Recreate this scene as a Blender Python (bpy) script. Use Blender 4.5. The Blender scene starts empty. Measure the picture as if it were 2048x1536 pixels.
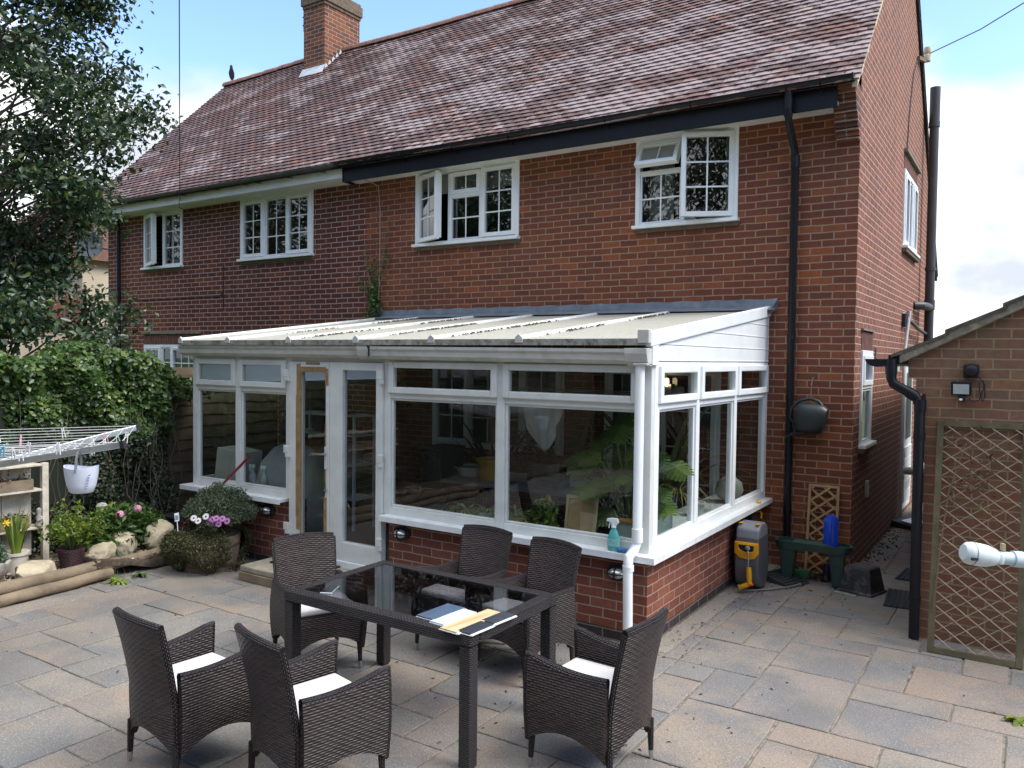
import bpy, bmesh, math, random
import numpy as np
from mathutils import Matrix, Vector

S = bpy.context.scene
COL = S.collection
rad = math.radians
# ------------------------------------------------------------------ camera
cam_d = bpy.data.cameras.new("camera"); cam = bpy.data.objects.new("camera", cam_d); COL.objects.link(cam)
CP = (1.4786, -8.5175, 2.1418); YAW, PITCH, ROLL, FOC = 0.5774, -0.0325, 0.0115, 1593.86
_f = Vector((-math.sin(YAW)*math.cos(PITCH), math.cos(YAW)*math.cos(PITCH), math.sin(PITCH)))
_r0 = Vector((math.cos(YAW), math.sin(YAW), 0)); _u0 = _r0.cross(_f)
_r = _r0*math.cos(ROLL)+_u0*math.sin(ROLL); _u = -_r0*math.sin(ROLL)+_u0*math.cos(ROLL)
cam.matrix_world = Matrix(((_r.x,_u.x,-_f.x,CP[0]),(_r.y,_u.y,-_f.y,CP[1]),(_r.z,_u.z,-_f.z,CP[2]),(0,0,0,1)))
cam_d.sensor_width = 36; cam_d.lens = FOC/2048*36; cam_d.clip_start = .05; cam_d.clip_end = 3000
S.camera = cam
# ------------------------------------------------------------------ world, sun, exposure
SUN_EL, SUN_AZ = 50, 75           # azimuth measured clockwise from +Y
w = bpy.data.worlds.new("World"); S.world = w; w.use_nodes = True
nt = w.node_tree; nt.nodes.clear()
def N(nt, t, **k):
    n = nt.nodes.new(t)
    for a, b in k.items(): setattr(n, a, b)
    return n
out = N(nt,'ShaderNodeOutputWorld'); bg = N(nt,'ShaderNodeBackground'); bg.inputs[1].default_value = .15
sky = N(nt,'ShaderNodeTexSky', sky_type='NISHITA'); sky.sun_disc = False
sky.sun_elevation = rad(SUN_EL); sky.sun_rotation = rad(SUN_AZ); sky.dust_density = .6; sky.ozone_density = 1.6
tc = N(nt,'ShaderNodeTexCoord'); sep = N(nt,'ShaderNodeSeparateXYZ')
nt.links.new(tc.outputs['Generated'], sep.inputs[0])
mp = N(nt,'ShaderNodeMapping'); mp.inputs['Scale'].default_value = (1,1,1.7); mp.inputs['Location'].default_value = (.35,.2,.1)
nt.links.new(tc.outputs['Generated'], mp.inputs[0])
n1 = N(nt,'ShaderNodeTexNoise'); n1.inputs['Scale'].default_value = 2.3; n1.inputs['Detail'].default_value = 7; n1.inputs['Roughness'].default_value=.52
n2 = N(nt,'ShaderNodeTexNoise'); n2.inputs['Scale'].default_value = 6; n2.inputs['Detail'].default_value = 6
nt.links.new(mp.outputs[0], n1.inputs[0]); nt.links.new(mp.outputs[0], n2.inputs[0])
def math_n(nt, op, a, b=None, c=None, clamp=False):
    n = N(nt,'ShaderNodeMath', operation=op); n.use_clamp = clamp
    for i, x in enumerate((a,b,c)):
        if x is None: continue
        if isinstance(x,(int,float)): n.inputs[i].default_value = x
        else: nt.links.new(x, n.inputs[i])
    return n.outputs[0]
# coverage: full near the horizon, broken above 20 degrees, closed again overhead, an addition to whiten the light
el = sep.outputs['Z']
cov = math_n(nt,'MULTIPLY_ADD', el, -2.4, 0.81)
cov = math_n(nt,'MAXIMUM', cov, math_n(nt,'MULTIPLY_ADD', el, 1.6, -.93))
cov = math_n(nt,'MAXIMUM', cov, -.10)
cov = math_n(nt,'MINIMUM', cov, .3)
msk = math_n(nt,'ADD', n1.outputs[0], cov)
mr = N(nt,'ShaderNodeMapRange', interpolation_type='SMOOTHSTEP'); mr.inputs[1].default_value=.47; mr.inputs[2].default_value=.66
nt.links.new(msk, mr.inputs[0])
cr = N(nt,'ShaderNodeValToRGB'); cr.color_ramp.elements[0].position=.38; cr.color_ramp.elements[0].color=(3.1,3.35,3.75,1)
cr.color_ramp.elements[1].position=.60; cr.color_ramp.elements[1].color=(5.6,5.7,5.8,1)
nt.links.new(n2.outputs[0], cr.inputs[0])
mx = N(nt,'ShaderNodeMix', data_type='RGBA'); nt.links.new(mr.outputs[0], mx.inputs[0])
skb = N(nt,'ShaderNodeMix', data_type='RGBA', blend_type='MULTIPLY'); skb.inputs[0].default_value=1; skb.inputs[7].default_value=(.84,.90,1.06,1)
nt.links.new(sky.outputs[0], skb.inputs[6]); nt.links.new(skb.outputs[2], mx.inputs[6]); 
cb = N(nt,'ShaderNodeMapRange', interpolation_type='SMOOTHSTEP'); cb.inputs[1].default_value=.42; cb.inputs[2].default_value=.75; cb.inputs[3].default_value=.70; cb.inputs[4].default_value=1.25  # clouds brightened overhead, out of view, to keep up the fill light
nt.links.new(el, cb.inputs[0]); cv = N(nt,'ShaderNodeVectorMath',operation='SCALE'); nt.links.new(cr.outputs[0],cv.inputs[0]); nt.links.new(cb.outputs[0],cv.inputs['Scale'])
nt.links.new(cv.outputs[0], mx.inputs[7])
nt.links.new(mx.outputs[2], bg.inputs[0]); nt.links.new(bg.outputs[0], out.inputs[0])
sun_d = bpy.data.lights.new("sun",'SUN'); sun = bpy.data.objects.new("sun", sun_d); COL.objects.link(sun)
sun_d.energy = 1.5; sun_d.angle = rad(28); sun_d.color = (1,.96,.9)
_d = Vector((math.sin(rad(SUN_AZ))*math.cos(rad(SUN_EL)), math.cos(rad(SUN_AZ))*math.cos(rad(SUN_EL)), math.sin(rad(SUN_EL))))
sun.rotation_euler = (-_d).to_track_quat('-Z','Y').to_euler()
S.view_settings.view_transform = 'Standard'; S.view_settings.look = 'None'; S.view_settings.gamma = 1
S.view_settings.use_curve_mapping = False; S.view_settings.exposure = 1.33
S.cycles.max_bounces = 6; S.cycles.transparent_max_bounces = 12; S.cycles.caustics_reflective = False; S.cycles.caustics_refractive = False

# ------------------------------------------------------------------ materials
def newmat(name):
    m = bpy.data.materials.new(name); m.use_nodes = True; nt = m.node_tree
    return m, nt, nt.nodes['Principled BSDF']
def lk(nt,a,b): nt.links.new(a,b)
def noise(nt, scale, detail=4, vec=None, rough=.55):
    n = N(nt,'ShaderNodeTexNoise'); n.inputs['Scale'].default_value=scale; n.inputs['Detail'].default_value=detail; n.inputs['Roughness'].default_value=rough
    if vec is None:
        t = N(nt,'ShaderNodeTexCoord'); vec = t.outputs['Object']
    lk(nt,vec,n.inputs[0]); return n.outputs[0]
def mixc(nt, fac, a, b, mode='MIX'):
    m = N(nt,'ShaderNodeMix', data_type='RGBA', blend_type=mode)
    for s, x in ((m.inputs[0],fac),(m.inputs[6],a),(m.inputs[7],b)):
        if isinstance(x,(int,float)): s.default_value = x
        elif isinstance(x,tuple): s.default_value = (*x[:3],1)
        else: lk(nt,x,s)
    return m.outputs[2]
def ramp(nt, fac, stops, interp='LINEAR'):
    r = N(nt,'ShaderNodeValToRGB'); cr = r.color_ramp; cr.interpolation = interp
    while len(cr.elements) < len(stops): cr.elements.new(.5)
    for e,(p,c) in zip(cr.elements, stops):
        e.position = p; e.color = (*c,1) if isinstance(c,tuple) else (c,c,c,1)
    if fac is not None: lk(nt,fac,r.inputs[0])
    return r.outputs[0]
def bump(nt, h, strength, dist, bsdf, prev=None):
    b = N(nt,'ShaderNodeBump'); b.inputs['Strength'].default_value=strength; b.inputs['Distance'].default_value=dist
    lk(nt,h,b.inputs['Height'])
    if prev is not None: lk(nt,prev,b.inputs['Normal'])
    if bsdf is not None: lk(nt,b.outputs[0],bsdf.inputs['Normal'])
    return b.outputs[0]
def mat(name, col, rough=.5, var=.12, scale=9, metal=0, bmp=0, bscale=60, dirt=0, spec=.5, dirtcol=(.08,.07,.05)):
    m, nt, b = newmat(name)
    n = noise(nt, scale, 5)
    lo = tuple(c*(1-var) for c in col); hi = tuple(min(1,c*(1+var)) for c in col)
    c = mixc(nt, ramp(nt,n,[(.3,0.),(.7,1.)]), lo, hi)
    if dirt:
        c = mixc(nt, ramp(nt,noise(nt,scale*1.7,8),[(.5,0.),(.72,dirt)]), c, dirtcol)
    lk(nt,c,b.inputs['Base Color']); b.inputs['Metallic'].default_value=metal
    b.inputs['Specular IOR Level'].default_value=spec
    r = math_n(nt,'MULTIPLY_ADD', n, .2, rough-.1); lk(nt,r,b.inputs['Roughness'])
    if bmp: bump(nt, noise(nt,bscale,4), bmp, .01, b)
    return m
def brick_mat(name, cols, mortar, dark=.0, two=None, bw=.225, bh=.075, ms=.0135):
    """UV (metres) driven stretcher bond; `two`=(x, cols, mortar): the other half of the pair beyond x"""
    m, nt, b = newmat(name)
    uvn = N(nt,'ShaderNodeUVMap'); uvn.uv_map='UVMap'; t = N(nt,'ShaderNodeTexCoord')
    # wobble so courses are not ruler straight
    wn = N(nt,'ShaderNodeTexNoise'); wn.inputs['Scale'].default_value=7; wn.inputs['Detail'].default_value=3; lk(nt,uvn.outputs[0],wn.inputs[0])
    sub = N(nt,'ShaderNodeVectorMath',operation='SUBTRACT'); lk(nt,wn.outputs['Color'],sub.inputs[0]); sub.inputs[1].default_value=(.5,.5,.5)
    sc = N(nt,'ShaderNodeVectorMath',operation='SCALE'); lk(nt,sub.outputs[0],sc.inputs[0]); sc.inputs['Scale'].default_value=.014
    add = N(nt,'ShaderNodeVectorMath',operation='ADD'); lk(nt,uvn.outputs[0],add.inputs[0]); lk(nt,sc.outputs[0],add.inputs[1])
    br = N(nt,'ShaderNodeTexBrick'); br.offset=.5; br.inputs['Scale'].default_value=1
    br.inputs['Brick Width'].default_value=bw; br.inputs['Row Height'].default_value=bh; br.inputs['Mortar Size'].default_value=ms/2
    br.inputs['Mortar Smooth'].default_value=.15; br.inputs['Color1'].default_value=(0,0,0,1); br.inputs['Color2'].default_value=(1,1,1,1); br.inputs['Mortar'].default_value=(.5,.5,.5,1)
    lk(nt,add.outputs[0],br.inputs[0])
    def tone(cs): return ramp(nt, br.outputs['Color'], [((i+.5)/len(cs), c) for i,c in enumerate(cs)])
    col = tone(cols); mcol = (*mortar,)
    mcn = mixc(nt, noise(nt,14,4), tuple(c*.75 for c in mortar), tuple(c*1.15 for c in mortar))
    if two:
        sp = N(nt,'ShaderNodeSeparateXYZ'); lk(nt,t.outputs['Object'],sp.inputs[0])
        f = math_n(nt,'LESS_THAN', math_n(nt,'MULTIPLY_ADD',noise(nt,1.2,2),.25,sp.outputs[0]), two[0]+.12)
        col = mixc(nt,f,col,tone(two[1])); mcn = mixc(nt,f,mcn,mixc(nt,noise(nt,14,4),tuple(c*.8 for c in two[2]),two[2]))
    grain = noise(nt,160,6); big = noise(nt,.9,4); mid = noise(nt,22,5)
    col = mixc(nt, .55, col, ramp(nt,grain,[(.3,(.55,.5,.5)),(.7,(1.25,1.2,1.15))]), 'MULTIPLY')
    col = mixc(nt, ramp(nt,mid,[(.35,.3),(.6,0.)]), col, (.07,.04,.035))
    col = mixc(nt, ramp(nt,noise(nt,.45,3),[(.5,0.),(.72,.35)]), col, (.33,.10,.035))
    stv=N(nt,'ShaderNodeMapping'); stv.inputs['Scale'].default_value=(2.2,2.2,.28); lk(nt,t.outputs['Object'],stv.inputs[0]); stn=ramp(nt,noise(nt,1.5,5,stv.outputs[0]),[(.52,0.),(.75,.26)])
    col = mixc(nt, ramp(nt,big,[(.35,0.),(.75,.4)]), col, (.10,.055,.045))
    col = mixc(nt, ramp(nt,noise(nt,70,3),[(.735,0.),(.76,.7)]), col, (.55,.5,.45))
    c = mixc(nt, br.outputs['Fac'], col, mcn)
    c = mixc(nt, stn, c, (.055,.035,.03))
    lk(nt,c,b.inputs['Base Color']); b.inputs['Roughness'].default_value=.88; b.inputs['Specular IOR Level'].default_value=.25
    h = math_n(nt,'MULTIPLY_ADD', br.outputs['Fac'], -1, math_n(nt,'MULTIPLY',grain,.35))
    bump(nt,h,.6,.012,b)
    return m
R1=(.180,.056,.028); R2=(.230,.072,.032); R3=(.275,.088,.036); R4=(.200,.062,.033); R5=(.135,.05,.033); R6=(.38,.125,.042); RB=(.07,.043,.04)
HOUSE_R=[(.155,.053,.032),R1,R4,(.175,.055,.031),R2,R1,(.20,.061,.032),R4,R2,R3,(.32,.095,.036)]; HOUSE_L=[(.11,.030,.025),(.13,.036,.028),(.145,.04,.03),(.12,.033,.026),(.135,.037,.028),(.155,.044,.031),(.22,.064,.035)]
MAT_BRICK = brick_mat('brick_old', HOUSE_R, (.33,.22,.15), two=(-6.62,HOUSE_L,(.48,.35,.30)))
MAT_BRICK_G_LIT = brick_mat('brick_gable_sunlit', [(.25,.10,.068),(.29,.118,.076),(.31,.125,.08),(.27,.108,.072),(.23,.095,.068),(.33,.125,.07)], (.56,.42,.32), ms=.010)  # brick and mortar made paler; the gable's sunlight is put into the colour
MAT_BRICK_CH = brick_mat('brick_chimney', [RB,(.10,.06,.05),(.14,.07,.05),R2,R3,(.11,.065,.05),(.3,.12,.06)], (.36,.28,.22))
MAT_BRICK_D = brick_mat('brick_dwarf', [(.21,.065,.04),(.25,.08,.05),(.28,.095,.055),(.23,.075,.045),(.19,.06,.042),(.30,.11,.07)], (.36,.28,.22), ms=.010)
MAT_BRICK_GAR = brick_mat('brick_garage', [(.20,.115,.072),(.235,.128,.078),(.22,.125,.085),(.26,.13,.075),(.21,.095,.065),(.19,.115,.08),(.25,.15,.09)], (.27,.21,.12), ms=.012)
MAT_DPC = brick_mat('brick_engineering', [(.03,.03,.036),(.045,.042,.05),(.06,.05,.05)], (.2,.17,.14))

UPVC = mat('white_upvc',(.80,.825,.82),.35,.05,4)
UPVC_SUN = mat('white_upvc_sill',(.78,.80,.80),.4,.06,6,dirt=.22,dirtcol=(.4,.37,.3))
UPVC_OLD = mat('aged_upvc',(.56,.56,.52),.45,.10,5,dirt=.45,dirtcol=(.30,.29,.24))
UPVC_SHADED = mat('shaded_dirty_upvc',(.66,.68,.65),.4,.07,5,dirt=.2,dirtcol=(.42,.41,.36))  # greyer base carries the shade of the front frames, with dirt patches over it
SOFFIT = mat('soffit_white',(.72,.72,.69),.5,.08,3,dirt=.2,dirtcol=(.45,.43,.38))
BLACK = mat('black_upvc',(.008,.009,.013),.42,.2,6,spec=.3)
BLACKM = mat('black_matt',(.018,.018,.02),.6,.25,12,bmp=.2)
GREYP = mat('soil_pipe_grey',(.045,.042,.04),.45,.15,5)
LEAD = mat('lead_flashing',(.15,.175,.205),.5,.25,7,bmp=.25,bscale=14,dirt=.3,dirtcol=(.30,.33,.36))
LEADW = mat('lead_bright',(.55,.58,.60),.5,.2,9)
CONC = mat('concrete_weathered',(.20,.175,.13),.9,.3,16,bmp=.6,bscale=50,dirt=.6,dirtcol=(.36,.33,.25))
VERGE = mat('verge_mortar',(.55,.46,.31),.9,.2,20,bmp=.4)
STEEL = mat('brushed_steel',(.55,.55,.54),.32,.1,12,metal=1)
ALU = mat('aluminium',(.62,.64,.66),.4,.08,10,metal=.85)
CREAM = mat('cream_render',(.62,.52,.38),.85,.08,2)
SOIL = mat('dark_soil',(.07,.05,.035),.95,.4,18,bmp=.9,bscale=25,dirt=.5,dirtcol=(.16,.12,.08))
WOODF = mat('weathered_fence',(.11,.082,.052),.85,.3,7,bmp=.4,bscale=30,dirt=.4,dirtcol=(.07,.07,.05))
LOG = mat('log_wood',(.21,.16,.105),.85,.35,4,bmp=.8,bscale=26,dirt=.45,dirtcol=(.14,.12,.07))
LATT = mat('lattice_pine',(.36,.23,.11),.75,.2,10,bmp=.2)
TRELL = mat('old_trellis',(.36,.28,.20),.8,.22,10,bmp=.2)
TRELLF = mat('mossy_frame',(.10,.082,.045),.9,.4,6,bmp=.4,dirt=.4,dirtcol=(.12,.12,.05))
ROCK = mat('limestone_rock',(.42,.36,.25),.9,.3,7,bmp=1,bscale=14,dirt=.35,dirtcol=(.28,.25,.19))
TERRAW = mat('pale_stone',(.33,.31,.27),.9,.25,12,bmp=.5,dirt=.4,dirtcol=(.16,.16,.12))
CURTAIN = mat('curtain_cloth',(.42,.42,.36),.9,.1,12)
BLIND = mat('roller_blind',(.36,.37,.36),.8,.05,5)
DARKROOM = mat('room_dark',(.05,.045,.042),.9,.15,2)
PLASTER = mat('room_wall',(.22,.2,.18),.9,.1,2)
CUSH = mat('cushion_white',(.56,.545,.56),.9,.06,8,bmp=.5,bscale=7)
RUST = mat('rust_brown',(.30,.19,.08),.7,.3,14,bmp=.3)

def glass_mat(name, tint=(.86,.9,.89), f0=.075, rough=0.0, dirt=0.0):
    m, nt, b = newmat(name); nt.nodes.remove(b); o = nt.nodes['Material Output']
    g = N(nt,'ShaderNodeNewGeometry'); d = N(nt,'ShaderNodeVectorMath',operation='DOT_PRODUCT'); lk(nt,g.outputs['Normal'],d.inputs[0]); lk(nt,g.outputs['Incoming'],d.inputs[1])
    c = math_n(nt,'ABSOLUTE',d.outputs['Value']); k = math_n(nt,'POWER',math_n(nt,'SUBTRACT',1,c,clamp=True),5)
    f = math_n(nt,'MULTIPLY_ADD',k,1-f0,f0)
    tr = N(nt,'ShaderNodeBsdfTransparent'); tr.inputs[0].default_value=(*tint,1)
    gl = N(nt,'ShaderNodeBsdfGlossy'); gl.inputs['Roughness'].default_value=rough; gl.inputs[0].default_value=(.95,.97,1,1)
    bump(nt,noise(nt,1.6,2),.10,.02,None)
    bn = [n for n in nt.nodes if n.type=='BUMP'][0]; lk(nt,bn.outputs[0],gl.inputs['Normal'])
    mx = N(nt,'ShaderNodeMixShader'); lk(nt,f,mx.inputs[0]); lk(nt,tr.outputs[0],mx.inputs[1]); lk(nt,gl.outputs[0],mx.inputs[2])
    if dirt:
        df = N(nt,'ShaderNodeBsdfDiffuse'); df.inputs[0].default_value=(.35,.36,.34,1)
        m2 = N(nt,'ShaderNodeMixShader'); lk(nt,ramp(nt,noise(nt,3,6),[(.35,0.),(.8,dirt)]),m2.inputs[0]); lk(nt,mx.outputs[0],m2.inputs[1]); lk(nt,df.outputs[0],m2.inputs[2]); mx = m2
    lk(nt,mx.outputs[0],o.inputs[0]); return m
GLASS = glass_mat('window_glass',(.62,.66,.65),.14)
GLASS_C = glass_mat('conservatory_glass',(.74,.80,.78),.06,dirt=.015)
GLASS_T = glass_mat('table_glass',(.52,.52,.54),.10)

def leaf_mat(name, stops, rough=.45, trans=.25, spec=.5):
    m, nt, b = newmat(name); a = N(nt,'ShaderNodeAttribute'); a.attribute_name='rnd'
    c = ramp(nt,a.outputs['Fac'],stops); lk(nt,c,b.inputs['Base Color']); b.inputs['Roughness'].default_value=rough; b.inputs['Specular IOR Level'].default_value=spec
    t = N(nt,'ShaderNodeBsdfTranslucent'); lk(nt,mixc(nt,1,c,(1.0,1.15,.5),'MULTIPLY'),t.inputs[0])
    mx = N(nt,'ShaderNodeMixShader'); mx.inputs[0].default_value=trans
    lk(nt,b.outputs[0],mx.inputs[1]); lk(nt,t.outputs[0],mx.inputs[2]); lk(nt,mx.outputs[0],nt.nodes['Material Output'].inputs[0]); return m
L_TREE = leaf_mat('tree_leaf',[(0,(.018,.040,.022)),(.6,(.034,.068,.032)),(.88,(.065,.105,.035)),(1,(.12,.15,.03))],.34,.2,.5)
L_IVY = leaf_mat('ivy_leaf',[(0,(.028,.06,.016)),(.5,(.055,.115,.024)),(.85,(.10,.17,.032)),(1,(.17,.21,.04))],.35,.25)
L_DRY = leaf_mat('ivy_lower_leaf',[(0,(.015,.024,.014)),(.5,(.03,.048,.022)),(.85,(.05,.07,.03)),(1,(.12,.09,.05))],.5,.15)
L_BRIGHT = leaf_mat('bright_leaf',[(0,(.07,.13,.02)),(.5,(.15,.23,.03)),(.8,(.24,.30,.04)),(1,(.36,.36,.05))],.5,.3)
L_FRESH = leaf_mat('fresh_leaf',[(0,(.035,.08,.02)),(.6,(.07,.14,.03)),(1,(.13,.2,.05))],.45,.3)
L_GREY = leaf_mat('grey_green_needle',[(0,(.04,.06,.03)),(.5,(.085,.12,.065)),(1,(.18,.21,.13))],.6,.15)
L_OLIVE = leaf_mat('olive_heather',[(0,(.025,.03,.012)),(.5,(.06,.07,.022)),(.85,(.12,.12,.035)),(1,(.14,.10,.05))],.65,.15)
L_BROWN = leaf_mat('dry_leaf',[(0,(.02,.014,.009)),(.6,(.06,.038,.022)),(1,(.15,.09,.05))],.8,.1)
L_HOUSEPL = leaf_mat('houseplant_leaf',[(0,(.025,.055,.012)),(.5,(.05,.095,.018)),(1,(.11,.15,.03))],.35,.3)
L_FAR = leaf_mat('far_leaf',[(0,(.02,.035,.018)),(.6,(.04,.06,.025)),(1,(.07,.09,.03))],.5,.2)

def weave_mat(name, col, hi, rw=.040, rh=.0105):
    m, nt, b = newmat(name); uvn = N(nt,'ShaderNodeUVMap'); uvn.uv_map='UVMap'
    br = N(nt,'ShaderNodeTexBrick'); br.offset=.5; br.inputs['Scale'].default_value=1; br.inputs['Brick Width'].default_value=rw; br.inputs['Row Height'].default_value=rh
    br.inputs['Mortar Size'].default_value=.0016; br.inputs['Mortar Smooth'].default_value=.9; br.inputs['Color1'].default_value=(0,0,0,1); br.inputs['Color2'].default_value=(1,1,1,1)
    lk(nt,uvn.outputs[0],br.inputs[0])
    sp = N(nt,'ShaderNodeSeparateXYZ'); lk(nt,uvn.outputs[0],sp.inputs[0])
    row = math_n(nt,'FLOOR',math_n(nt,'DIVIDE',sp.outputs[1],rh)); par = math_n(nt,'MULTIPLY',math_n(nt,'MODULO',math_n(nt,'ABSOLUTE',row),2),math.pi)
    wv = math_n(nt,'ABSOLUTE',math_n(nt,'SINE',math_n(nt,'MULTIPLY',sp.outputs[0],math.pi/rw)))
    wv2 = math_n(nt,'ABSOLUTE',math_n(nt,'COSINE',math_n(nt,'MULTIPLY',sp.outputs[0],math.pi/rw)))
    odd = math_n(nt,'GREATER_THAN',par,.1)
    prof = math_n(nt,'ADD',math_n(nt,'MULTIPLY',wv,math_n(nt,'SUBTRACT',1,odd)),math_n(nt,'MULTIPLY',wv2,odd))
    vv = math_n(nt,'ABSOLUTE',math_n(nt,'SINE',math_n(nt,'MULTIPLY',sp.outputs[1],math.pi/rh)))
    h = math_n(nt,'MULTIPLY',math_n(nt,'MULTIPLY_ADD',prof,.6,.4),math_n(nt,'POWER',vv,.6))
    c = mixc(nt, br.outputs['Color'], col, hi); c = mixc(nt, ramp(nt,noise(nt,3,4),[(.4,0.),(.75,.35)]), c, (.05,.04,.038))
    c = mixc(nt, ramp(nt,noise(nt,90,2),[(.74,0.),(.77,.5)]), c, (.4,.38,.35))
    c = mixc(nt, ramp(nt,h,[(.05,.85),(.4,0.)]), c, (.006,.005,.005))
    lk(nt,c,b.inputs['Base Color']); b.inputs['Roughness'].default_value=.40; b.inputs['Specular IOR Level'].default_value=.42
    bump(nt,h,1.0,.010,b); return m
WEAVE = weave_mat('rattan_weave',(.020,.013,.012),(.058,.040,.037),.044,.0135)
WEAVE_T = weave_mat('rattan_table',(.014,.011,.012),(.034,.027,.028),.022,.011)

def roof_mat():
    m, nt, b = newmat('plain_clay_tile'); a = N(nt,'ShaderNodeAttribute'); a.attribute_name='rnd'; t=N(nt,'ShaderNodeTexCoord')
    c = ramp(nt,a.outputs['Fac'],[(0,(.092,.055,.055)),(.4,(.122,.068,.065)),(.7,(.14,.073,.066)),(.9,(.165,.078,.064)),(1,(.20,.083,.056))])
    sp = N(nt,'ShaderNodeSeparateXYZ'); lk(nt,t.outputs['Object'],sp.inputs[0])
    red = noise(nt,.35,3); c = mixc(nt, ramp(nt,red,[(.55,0.),(.75,.55)]), c, (.19,.065,.045))
    c = mixc(nt,.6,c,ramp(nt,noise(nt,45,5),[(.3,(.6,.58,.6)),(.7,(1.3,1.25,1.25))]),'MULTIPLY')
    # lichen: more towards the right hand end
    pos = math_n(nt,'MULTIPLY_ADD',sp.outputs[0],.012,.075)
    mp=N(nt,'ShaderNodeMapping'); mp.inputs['Scale'].default_value=(.45,1,1); lk(nt,t.outputs['Object'],mp.inputs[0])
    l1 = math_n(nt,'ADD',math_n(nt,'ADD',math_n(nt,'MULTIPLY',noise(nt,2.6,5,mp.outputs[0]),1.15),math_n(nt,'MULTIPLY',noise(nt,38,6,mp.outputs[0],.8),.62)),pos)
    l1 = math_n(nt,'ADD',l1,math_n(nt,'MULTIPLY',a.outputs['Fac'],.14))
    c = mixc(nt, ramp(nt,l1,[(.985,0.),(1.12,.48)]), c, (.47,.40,.40))
    c = mixc(nt, ramp(nt,noise(nt,60,4),[(.60,0.),(.70,.45)]), c, (.36,.30,.29))
    c = mixc(nt, ramp(nt,noise(nt,11,6),[(.62,0.),(.74,.45)]), c, (.07,.06,.045))
    lk(nt,c,b.inputs['Base Color']); b.inputs['Roughness'].default_value=.72
    bump(nt,noise(nt,70,5),.5,.008,b); return m
ROOF = roof_mat()
RIDGE = mat('ridge_tile',(.22,.10,.07),.85,.3,9,bmp=.4,dirt=.4,dirtcol=(.34,.28,.24))
def conroof_mat():
    m, nt, b = newmat('polycarbonate_roof'); t=N(nt,'ShaderNodeTexCoord')
    mp=N(nt,'ShaderNodeMapping'); mp.inputs['Scale'].default_value=(5,1.2,1); lk(nt,t.outputs['Object'],mp.inputs[0])
    c = mixc(nt, noise(nt,6,5,mp.outputs[0]), (.40,.39,.34),(.53,.52,.46))
    c = mixc(nt, ramp(nt,noise(nt,24,8,mp.outputs[0],.7),[(.42,0.),(.62,.8)]), c, (.26,.245,.17))
    c = mixc(nt, ramp(nt,noise(nt,9,8,None,.7),[(.60,0.),(.72,.7)]), c, (.15,.15,.085))
    lk(nt,c,b.inputs['Base Color']); b.inputs['Roughness'].default_value=.5; return m
CONROOF = conroof_mat()
def slab_mat():
    m, nt, b = newmat('paving_stone'); a = N(nt,'ShaderNodeAttribute'); a.attribute_name='rnd'; t=N(nt,'ShaderNodeTexCoord')
    cv = N(nt,'ShaderNodeCombineXYZ'); lk(nt,math_n(nt,'MULTIPLY',a.outputs['Fac'],60),cv.inputs[2])
    v = N(nt,'ShaderNodeVectorMath',operation='ADD'); lk(nt,t.outputs['Object'],v.inputs[0]); lk(nt,cv.outputs[0],v.inputs[1]); vec=v.outputs[0]
    base = ramp(nt,a.outputs['Fac'],[(0,(.20,.19,.177)),(.25,(.24,.216,.185)),(.45,(.275,.226,.18)),(.6,(.22,.206,.19)),(.75,(.275,.218,.176)),(.9,(.19,.185,.182)),(1,(.275,.235,.188))])
    mot = noise(nt,1.7,4,vec)
    c = mixc(nt, ramp(nt,mot,[(.44,.0),(.62,.8)]), base, (.145,.147,.155))
    c = mixc(nt, ramp(nt,noise(nt,2.3,4,vec),[(.53,0.),(.70,.6)]), c, (.28,.205,.155))
    c = mixc(nt, ramp(nt,noise(nt,55,6,None,.7),[(.34,.38),(.52,0.)]), c, (.08,.078,.075))
    c = mixc(nt, ramp(nt,noise(nt,110,3),[(.58,0.),(.66,.6)]), c, (.46,.44,.41))
    c = mixc(nt, ramp(nt,noise(nt,.55,4),[(.50,0.),(.74,.45)]), c, (.09,.085,.075))
    c = mixc(nt, ramp(nt,noise(nt,40,3),[(.755,0.),(.77,.8)]), c, (.6,.59,.57))
    lk(nt,c,b.inputs['Base Color']); b.inputs['Roughness'].default_value=.8; b.inputs['Specular IOR Level'].default_value=.35
    h = math_n(nt,'ADD',noise(nt,5,6,vec),math_n(nt,'MULTIPLY',noise(nt,90,4),.22)); bump(nt,h,.7,.02,b); return m
SLAB = slab_mat()
JOINT = mat('joint_mortar',(.22,.195,.155),.95,.35,13,bmp=.6,bscale=80,dirt=.8,dirtcol=(.05,.045,.035))
GRAVELG = mat('gravel_strip',(.28,.25,.215),.95,.3,60,bmp=.8,bscale=90,dirt=.3,dirtcol=(.09,.08,.06))
GRASS = mat('lawn',(.07,.10,.03),.95,.35,3,bmp=.8,bscale=60)

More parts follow.
